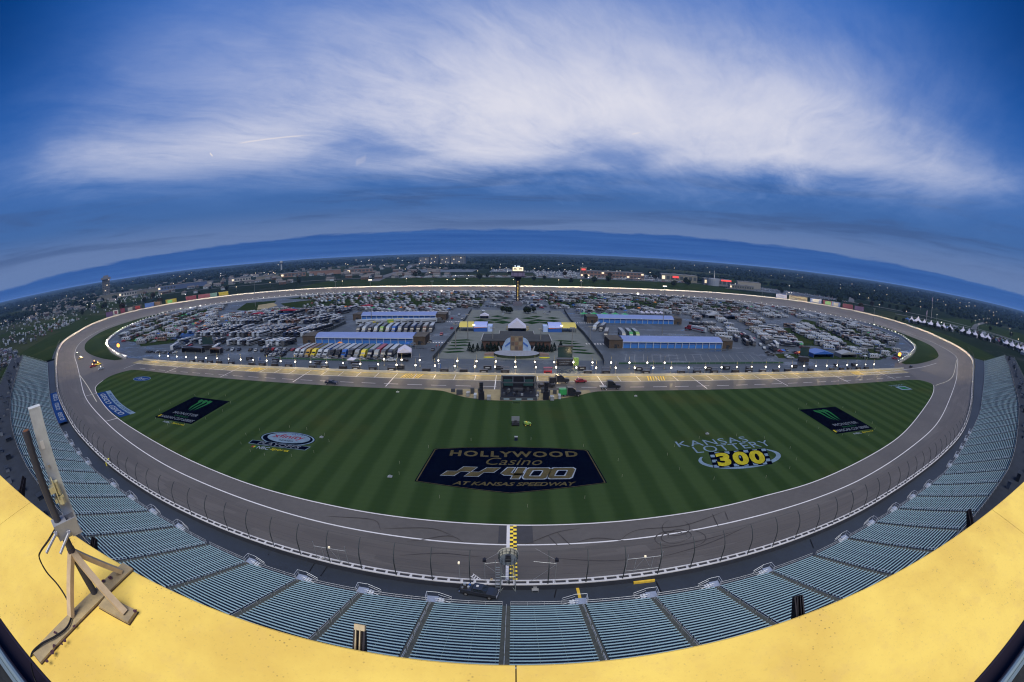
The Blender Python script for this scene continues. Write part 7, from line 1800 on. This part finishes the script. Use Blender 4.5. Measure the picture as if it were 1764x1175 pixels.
C_PINK = mat('board_pink', (.10, .03, .06), .6); C_MAG = mat('board_magenta', (.09, .015, .04), .6); C_BYEL = mat('board_yellow', (.17, .155, .025), .6); C_TEAL = mat('board_teal', (.05, .12, .14), .6); C_PUR = mat('board_purple', (.05, .035, .11), .6)
for u0, u1, v, c, lab, two in ((184, 196, 545, C_PUR, 'dull purple board at the outer end of the left turn', None), (197, 205.5, 541, 'white', 'white and pink board outside the left turn', C_PINK), (206, 213.5, 538, C_MAG, 'dark red board next to the white one outside the left turn', None), (214.5, 229, 536, 'navy', 'navy board with a pale emblem outside the left turn', 'silver'),
                            (231, 246, 533, 'navy', 'navy board with a red emblem outside the left turn', 'red'), (248, 264, 528, 'blue', 'plain blue board outside the left turn', None), (265, 280, 525, 'black', 'black board between the blue and yellow ones outside the left turn', 'brown'), (282, 297, 521, C_BYEL, 'wide yellow board, nearer the camera of the yellow boards on the left turn', 'green'), (299, 308, 519, C_BYEL, 'narrow yellow board beside the wide yellow one on the left turn', None),
                            (319, 337, 513, C_MAG, 'magenta board outside the far part of the left turn', None), (338.5, 359, 510, C_PINK, 'long pink board outside the far part of the left turn', None), (360, 375, 507, C_TEAL, 'dark teal board outside the far part of the left turn', None), (377, 386, 504, C_BYEL, 'first of two yellow boards at the far end of the left turn', None), (387, 395.5, 503, C_BYEL, 'last yellow board at the far end of the left turn', None),
                            (1334, 1353, 512, 'blue', 'blue board outside the far part of the right turn', None), (1355, 1374, 513, 'navy', 'navy board outside the far part of the right turn', None), (1376, 1391, 515, 'black', 'black board outside the far part of the right turn', None), (1393, 1413, 519, 'blue', 'blue and white board in the middle of the right turn', 'white'), (1415, 1433, 522, C_MAG, 'red board with a green centre outside the right turn', 'green'), (1435, 1450, 526, 'blue', 'blue board next to the red one outside the right turn', 'silver'), (1452, 1470, 530, C_PINK, 'pink red board outside the right turn', None), (1471, 1487, 535, C_PUR, 'dull purple board, last of the boards on the right turn', None)):
    billboard(u0, u1, v, c, lab, 8.5 if u0 < 900 else 9.0, two)

# ------------------------------------------------------------------ hospitality village behind the right turn
rnd = random.Random(31)
TV = spline([(596, 455), (625, 430), (648, 395), (664, 360), (676, 320), (686, 285), (690, 250), (686, 222)], 6)
tv = resample(TV, 12.5); tn = normals2(tv)
for i, (p, q) in enumerate(zip(tv, tn)):
    if rnd.random() < .12: continue
    p = p + q * (rnd.random() - .5) * 6
    w_ = 7.5 + rnd.random() * 4.5 + (4 if i in (3, 9, 15) else 0)
    tent('peaked_tent', p[0], p[1], w_ * 1.15, 11 + rnd.random() * 4, 3.6 + rnd.random(), 7.5 + w_ * .3 + rnd.random() * 2, M_TENT, 'white peaked hospitality tent in the long row outside the right turn', grp='white peaked tents outside the right turn', rz=math.atan2(q[1], q[0]) + math.pi / 2, wall=M_TENT)
tv2 = resample(TV, 15); tn2 = normals2(tv2)
for i, (p, q) in enumerate(zip(tv2, tn2)):
    tree(p[0] - 11, p[1] - 3 + rnd.random() * 3, -.6, 'leafy', .75 + .3 * rnd.random(), 'small dark tree in front of the white tents outside the right turn', 'trees before the white tents', None, i)
for k in range(48):
    t = rnd.random(); p = tv[int(t * (len(tv) - 1))]; x, y = p[0] + 16 + rnd.random() * 22, p[1] + rnd.random() * 8
    c = rnd.choice(['white', 'navy', 'silver', 'blue', 'red', 'grey', 'white'])
    tent('peaked_tent', x, y, 7, 7, 3.0, 5.6, PAINTS[c], f'small {c} canopy behind the white tents outside the right turn', grp=f'{c} canopies behind the white tents')
for k, (x, y, c) in enumerate(((672, 205, 'navy'), (684, 190, 'red'), (668, 182, 'white'), (656, 210, 'silver'), (640, 196, 'yellow'), (690, 205, 'brown'))):
    tent('gable_tent', x, y, 12, 9, 3.4, 5.2, PAINTS[c], f'{c} market stall tent at the right end of the hospitality row', wall=PAINTS[c])
def flagpole(x, y, h, c, lab):
    rt = empty('flagpole', (x, y, -.6)); tag(rt, lab, 'flagpole')
    link('pole', MB().tube([(0, 0, 0), (0, 0, h)], [.4, .15], 6).mesh('pole', M_WALL), rt)
    b = MB(); n_ = 8
    for k in range(n_):
        f = lambda t: .8 * math.sin(t * 5)
        t0, t1 = k / n_, (k + 1) / n_
        b.poly([(-t0 * 4.2, f(t0), h - 1 - t0 * 5), (-t1 * 4.2, f(t1), h - 1 - t1 * 5), (-t1 * 4.2, f(t1), h - 8 - t1 * 4), (-t0 * 4.2, f(t0), h - 8 - t0 * 4)])
    link('flag', b.mesh('flag', c, False), rt)
x, y = at(1604, 548); flagpole(x, y, 44, mat('flag_mauve', (.34, .26, .42), .8, vary=.4, scale=.5), 'very tall flagpole with a drooping pale flag behind the white tents')
x, y = at(1596, 552); flagpole(x, y, 20, mat('flag_mauve', (.4, .3, .4)), 'shorter flagpole beside the very tall one')

# ------------------------------------------------------------------ town beyond the back straight
M_STUC = mat('stucco', (.15, .15, .135), .85, vary=.15, scale=.05); M_SHOP = mat('shop_brick', (.16, .10, .085), .85, vary=.2, scale=.05); M_FLATR = mat('shop_roof', (.11, .12, .14), .9); M_WIN = mat('shop_glass', (.05, .06, .07), .2); M_SIGNR = mat('sign_red', (1, .1, .08), .5, emit=.2, ecol=(1, .07, .08)); M_LITW = mat('lit_window', (1, .85, .6), .5, emit=.25, ecol=(1, .8, .5))
def block(name, x, y, w_, d_, h, m_, lab, cat='building', rz=0.0, win=0, sign=None, z=-.8, floors=1):
    rt = empty(name, (x, y, z), rz); tag(rt, lab, cat)
    link('wall', MB().box(-w_ / 2, w_ / 2, 0, d_, 0, h).mesh('wall', m_), rt)
    link('roof', MB().box(-w_ / 2 - .4, w_ / 2 + .4, -.4, d_ + .4, h, h + .7).box(-w_ * .2, -w_ * .05, d_ * .3, d_ * .6, h + .7, h + 2.2).box(w_ * .15, w_ * .25, d_ * .4, d_ * .6, h + .7, h + 2).mesh('roof', M_FLATR), rt)
    if win:
        fh = h / floors; wm = MB().box(-w_ / win * .33, w_ / win * .33, -.12, -.01, fh * .3, fh * .8).mesh('window', M_WIN); wl_ = MB().box(-w_ / win * .33, w_ / win * .33, -.12, -.01, fh * .3, fh * .8).mesh('window', M_LITW)
        for f in range(floors):
            for k in range(win): link('window', wl_ if (k * 7 + f * 5) % 11 == 0 else wm, rt, (-w_ / 2 + w_ / win * (k + .5), 0, f * fh))
    if sign: link('sign', MB().box(sign[0] - sign[1] / 2, sign[0] + sign[1] / 2, -.5, -.05, sign[2], sign[2] + sign[3]).mesh('sign', M_SIGNR), rt)
    return rt
# shopping centre on the right
block('shop_row', 262, 1090, 150, 45, 15, M_SHOP, 'long brown-red shopping block right of the scoring tower', win=16, rz=R(-8), floors=2)
block('shop_tower', 180, 1100, 16, 16, 24, M_SHOP, 'red brick corner tower at the left end of the shopping block', win=2, rz=R(-8), sign=(0, 10, 17, 4), floors=3)
block('department_store', 420, 1040, 95, 55, 17, M_STUC, 'cream department store with a red wall sign right of the shopping block', win=8, sign=(-10, 16, 9, 5), rz=R(-14))
r_ = block('cinema', 492, 960, 70, 50, 15, mat('cinema_grey', (.12, .125, .15), .8), 'grey cinema with a round front and a red stripe', win=6, sign=(22, 26, 12, 3.5), rz=R(-20))
link('round_front', MB().cyl((-12, -4, 0), 16, 17, 18).mesh('round_front', mat('round_pale', (.17, .2, .26), .7)), r_); link('spire', MB().tube([(-8, 10, 15), (-8, 10, 36)], [1.0, .3], 6).mesh('spire', M_WALL), r_)
block('pale_store', 565, 925, 60, 40, 15, mat('store_cream', (.2, .2, .19), .8), 'long cream windowless store at the right end of the shops', win=0, rz=R(-24))
block('low_shop', 520, 885, 60, 22, 8, M_STUC, 'low shop with a lit front before the grey cinema', win=10, rz=R(-20))
for i, (u, w_, h, c) in enumerate(((735, 34, 26, 'silver'), (752, 26, 34, 'navy'), (770, 30, 28, 'grey'), (792, 46, 30, 'grey'))):
    a = azim(u, 560); block('office_block', 2300 * math.tan(a), 2250, w_ * 1.6, 30, h * 1.35, mat('office_' + c, {'silver': (.12, .13, .16), 'navy': (.05, .06, .09), 'grey': (.09, .10, .12)}[c], .5), f'dim {c} office block on the skyline left of the scoring tower, {ordn(i)} of four', win=8, floors=6, z=2)
# left: hospital tower, hotel, stores
a = azim(183, 520); a = math.atan2(-3087, 2138)
D = 1750; x, y = D * math.sin(a), D * math.cos(a)
rt = block('hotel_tower', x, y, 34, 26, 62, mat('hotel_beige', (.11, .115, .125), .8), 'single beige hotel tower with a wider crown, standing on the left skyline', win=4, rz=-a, floors=10, z=0)
link('crown', MB().box(-22, 22, -4, 30, 62, 69).box(-12, 12, 4, 20, 69, 76).mesh('crown', mat('crown_grey', (.15, .16, .19), .7)), rt)
for i, (u, v, w_, h, m_, lab) in enumerate(((190, 506, 85, 20, M_STUC, 'cream warehouse below the hotel tower'), (220, 502, 70, 18, mat('ware_grey', (.3, .3, .3), .8), 'pale grey warehouse right of the cream one'), (255, 497, 90, 16, M_STUC, 'long cream store on the left horizon'), (290, 493, 80, 18, mat('ware_blue', (.08, .12, .24), .7), 'long blue-roofed store on the left horizon'), (330, 495, 110, 20, mat('ware_navy', (.06, .09, .18), .7), 'big dark blue warehouse before the far road'), (415, 470, 70, 16, mat('ware_grey', (.3, .3, .3), .8), 'pale grey store left of the far road'), (460, 468, 80, 14, M_STUC, 'cream store right of the far road'), (505, 472, 90, 18, M_SHOP, 'brown shop on the left middle horizon'), (560, 473, 110, 20, M_SHOP, 'wide red-brown shop on the left middle horizon'), (620, 470, 90, 18, M_SHOP, 'red-brown shop before the dark trees'), (350, 476, 60, 14, mat('ware_grey', (.3, .3, .3), .8), 'small grey store behind the blue warehouse'))):
    x, y = at(u, v, -.8); d = math.hypot(x, y)
    k = min(1, 1500 / d); block('store_building', x * k, y * k, w_, 35, h * .7, m_, lab, win=7 if i % 2 else 0, rz=-math.atan2(x, y))
rt = empty('water_tower', (2480 * math.sin(math.atan2(-1330, 2250)), 2480 * math.cos(math.atan2(-1330, 2250)), 0)); tag(rt, 'slim pale water tower on the skyline left of the far road', 'water tower')
link('stem', MB().tube([(0, 0, 0), (0, 0, 40)], [5, 4], 10).mesh('stem', mat('tower_pale', (.25, .27, .30), .6)), rt); link('tank', MB().cyl((0, 0, 40), 5, 6, 14, 0, 'z', 10).cyl((0, 0, 46), 10, 9, 14, 0, 'z', 7).mesh('tank', mat('tower_pale', (.25, .27, .30), .6)), rt)
# houses of the left suburb
rnd = random.Random(77); hm_ = {}
for k in range(280):
    a = R(-68 + rnd.random() * 60); d = 1050 + rnd.random() * 1500; x, y = d * math.sin(a), d * math.cos(a)
    c = rnd.choice(['white', 'ivory', 'silver', 'grey', 'brown']); w_ = rnd.choice([14, 18, 26]); key = (c, w_)
    if key not in hm_: hm_[key] = MB().box(-w_ / 2, w_ / 2, -5, 5, 0, 5, 0).prism([(-5.6, 5), (0, 8.6), (5.6, 5)], -w_ / 2 - .5, w_ / 2 + .5, 1).box(-w_ * .3, -w_ * .15, -5.06, -5, 1.5, 3.2, 2).box(w_ * .1, w_ * .3, -5.06, -5, 1.5, 3.2, 2).mesh('house', [PAINTS[c], mat('house_roof', (.10, .095, .10), .9), M_WIN])
    tag(link('house', hm_[key], None, (x, y, -.8), rnd.random() * 3.1), f'{ {14: "small", 18: "medium", 26: "long"}[w_]} {c} gabled house in the suburb beyond the left turn', 'house', f'{c} houses of the left suburb, {w_} m long')
# far road climbing to the horizon, a street before the lots
def road(name, P, w_, m_, z=-.55):
    p = resample(spline(P, 10), 25); nn = normals2(p); r = np.hypot(*p.T); zz = np.array([hill(q, 0) if q > 2000 else -.8 for q in r]) + .35
    return struct(ribbon(name, [lift(p - nn * w_ / 2, zz), lift(p + nn * w_ / 2, zz)], m_))
M_FROAD = mat('far_road', (.07, .075, .09), .8)
road('far_road', [(-300, 905), (-340, 1150), (-420, 1700), (-560, 2400), (-700, 3200)], 26, M_FROAD)
road('far_road', [(-1500, 560), (-1000, 800), (-600, 985), (-100, 1075), (440, 1020), (760, 740), (900, 480), (900, 150)], 15, M_FROAD)
road('far_road', [(-1450, 1400), (-1120, 1500), (-1020, 2000), (-1250, 3000)], 22, M_FROAD)
road('far_road', [(720, 560), (860, 420), (900, 250), (870, 60)], 12, M_FROAD)
road('far_road', [(860, 420), (1100, 520), (1500, 620), (2300, 640)], 14, M_FROAD)
road('far_road', [(760, 740), (1000, 1000), (1300, 1500), (1900, 2400)], 16, M_FROAD)
for P in ([(-420, 760), (-300, 740), (0, 735), (420, 735), (470, 760), (470, 990), (-300, 1000), (-440, 960)], [(715, 470), (900, 560), (1150, 600), (1300, 330), (1200, 60), (900, 40), (740, 130), (735, 300)], [(1500, 700), (1900, 900), (2300, 700), (1900, 500)], [(1000, 1300), (1350, 1500), (1700, 1350), (1300, 1100)], [(560, 1250), (820, 1500), (960, 1350), (760, 1130)], [(-1200, 700), (-820, 560), (-900, 900), (-1150, 1000)], [(-900, 250), (-560, 330), (-620, 450), (-880, 480)]):
    struct(flat('meadow', P, -.5, M_TURF))
for P in ([(60, 1050), (430, 1050), (430, 1520), (-70, 1580), (-70, 1310), (60, 1290)], [(-270, 1004), (440, 994), (440, 1046), (-270, 1054)], [(-330, 1300), (-120, 1300), (-120, 1520), (-360, 1560)], [(470, 880), (680, 760), (780, 800), (640, 1060)]):
    struct(flat('car_park', P, -.45, M_PAD))
# street lamps
sl = MB().tube([(0, 0, 0), (0, 0, 9)], .18, 4).mesh('pole', M_LPOLE)
for k in range(150):
    a = R(-72 + rnd.random() * 144); d = 800 + rnd.random() ** 1.6 * 3600; x, y = d * math.sin(a), d * math.cos(a)
    if abs(x) < 560 and y < 800: continue
    s_ = .45 + d / 2400; rt = empty('street_lamp', (x, y, hill(d, a))); rt.scale = (s_, s_, s_)
    zn = 'left' if a < R(-20) else ('right' if a > R(20) else 'middle')
    tag(rt, f'tiny lit street lamp among the far buildings and trees, {zn} of the skyline', 'street lamp', f'lit street lamps of the {zn} skyline')
    lm = ['lamp_white', 'lamp_warm', 'lamp_warm'][k % 3]
    link('pole', sl, rt)
    if lm not in TREE: TREE[lm] = MB().box(-.7, .7, -.7, .7, 9, 10).mesh('lamp_head', mat(lm, (1, .95, .85), .4, emit=1.3, ecol=(1, .95, .88) if lm == 'lamp_white' else (1, .78, .5)))
    link('lamp_head', TREE[lm], rt)
for k, (x, y) in enumerate([(860, 410), (895, 330), (900, 240), (885, 150), (960, 470), (1060, 505), (1180, 545), (1320, 585), (800, 500), (1500, 620)]):
    mast(x + 8, y, -.8, 12, 'lit lamp beside the road behind the white tents at right', True, 'road lamps behind the white tents')
for k in range(12):
    x = -60 + k * 40 + 3 * rnd.random(); mast(x, 1200 + 30 * math.sin(k * 2.1), -.8, 15, 'evenly spaced lit car park lamp beyond the back straight', True, 'car park lamps beyond the back straight')
# ------------------------------------------------------------------ woods: one mass of many crowns
ico = bmesh.new(); bmesh.ops.create_icosphere(ico, subdivisions=1, radius=1); iv = np.array([v.co[:] for v in ico.verts]); iff = np.array([[v.index for v in f.verts] for f in ico.faces]); ico.free()
rg = np.random.default_rng(5)
def wood(name, pts, sizes, m_, label):
    V, F, off = [], [], 0; n = len(iv)
    for (x, y, z), s in zip(pts, sizes):
        j = 1 + rg.normal(0, .22, (n, 1)); V.append(iv * j * np.array([s, s, s * .75]) * rg.uniform(.8, 1.25, 3) + np.array([x, y, z + s * .4]))
    V = np.vstack(V); F = np.vstack([iff + i * n for i in range(len(pts))])
    me = bpy.data.meshes.new(name); me.from_pydata(V.tolist(), [], F.tolist()); me.materials.append(m_); me.update()
    o = stuff(link(name, me)); o['label'] = label
pts, sz = [], []
def patchy(x, y): return math.sin(x * .0043 + 1.3) + math.sin(y * .0051 + x * .0017) + .8 * math.sin(x * .011 - y * .009) + .5 * math.sin(y * .021 + 2)
while len(pts) < 9000:
    a = R(rg.uniform(-82, 82)); d = 780 + 5200 * rg.uniform() ** 1.5; x, y = d * math.sin(a), d * math.cos(a)
    den = patchy(x, y)
    if a > R(18): den += 1.0
    if d > 2300: den += 1.0
    if R(-66) < a < R(-12) and d < 2000: den -= .7
    if R(-15) < a < R(30) and d < 1500: den -= 1.4
    if den < .55 or (abs(x) < 640 and y < 860) or (520 < x < 1250 and 40 < y < 620) or (-1600 < x < -560 and y < 700 and d < 1300): continue
    pts.append((x, y, hill(d, a))); sz.append((4.5 + 3.5 * rg.uniform()) * (1 + d / 4500))
M_WOOD = mat('woodland', (.012, .020, .017), 1.0, vary=.4, scale=.012, c2=(.004, .008, .008), coords='World', spec=0, detail=8)
wood('woodland', pts, sz, M_WOOD, 'dark mass of woods spreading to the horizon beyond the speedway')
rt_n = 0
for k in range(70):
    a = R(-60 + rnd.random() * 130); d = 760 + rnd.random() * 420; x, y = d * math.sin(a), d * math.cos(a)
    if (abs(x) < 600 and y < 790) or (520 < x < 900 and 130 < y < 560): continue
    tree(x, y, -.8, 'leafy', 1.1 + rnd.random() * .7, f'dark leafy tree beyond the {"left turn" if x < -250 else ("back straight" if x < 420 else "right turn")}', f'trees beyond the {"left turn" if x < -250 else ("back straight" if x < 420 else "right turn")}', M_RUSTL if k % 5 == 0 else None, k)

# ------------------------------------------------------------------ evening air between the speedway and the skyline
hz = bpy.data.materials.new('haze'); hz.use_nodes = True; ht = hz.node_tree; ht.nodes.clear()
hv = ht.nodes.new('ShaderNodeVolumePrincipled'); ho = ht.nodes.new('ShaderNodeOutputMaterial'); ht.links.new(hv.outputs[0], ho.inputs['Volume'])
hv.inputs['Color'].default_value = (.26, .50, 1, 1); hv.inputs['Density'].default_value = 5e-5; hv.inputs['Anisotropy'].default_value = 0
hb = link('haze', MB().box(-27000, 27000, -27000, 27000, -12, 96).mesh('haze', hz)); stuff(hb)

# joined rows of pieces too small to tell apart
SMALL = {'wheels', 'posts', 'poles', 'fence_posts', 'rod', 'bolt_head', 'rust_spots', 'clamp_bolts', 'tilt_bracket', 'handrail', 'front_rail', 'railing', 'steps', 'aisle_steps', 'stall_lines', 'keep_clear_box', 'bay_lines', 'crosswalk', 'plate_checks', 'badge_border', 'oval_rim', 'check_fill', 'check_outline',
         'lettering', 'digit_fill', 'digit_outline', 'rusty_edge', 'yellow_checks', 'black_checks', 'dark_patch', 'fence_cable', 'truss', 'guard_rail', 'apron_panels', 'legs', 'ladder', 'gate_frame', 'side_windows', 'bed_rails', 'bumper', 'exhaust', 'windscreen', 'side_stripe', 'tread_plates', 'number_panel', 'screen_text', 'roof_lamps', 'frame', 'footing',
         'parapet', 'doorway', 'crown', 'swoosh'}
for o in bpy.data.objects:
    if o.parent is not None and o.type == 'MESH' and o.name.split('.')[0] in SMALL and 'kind' not in o: o['kind'] = 'stuff'
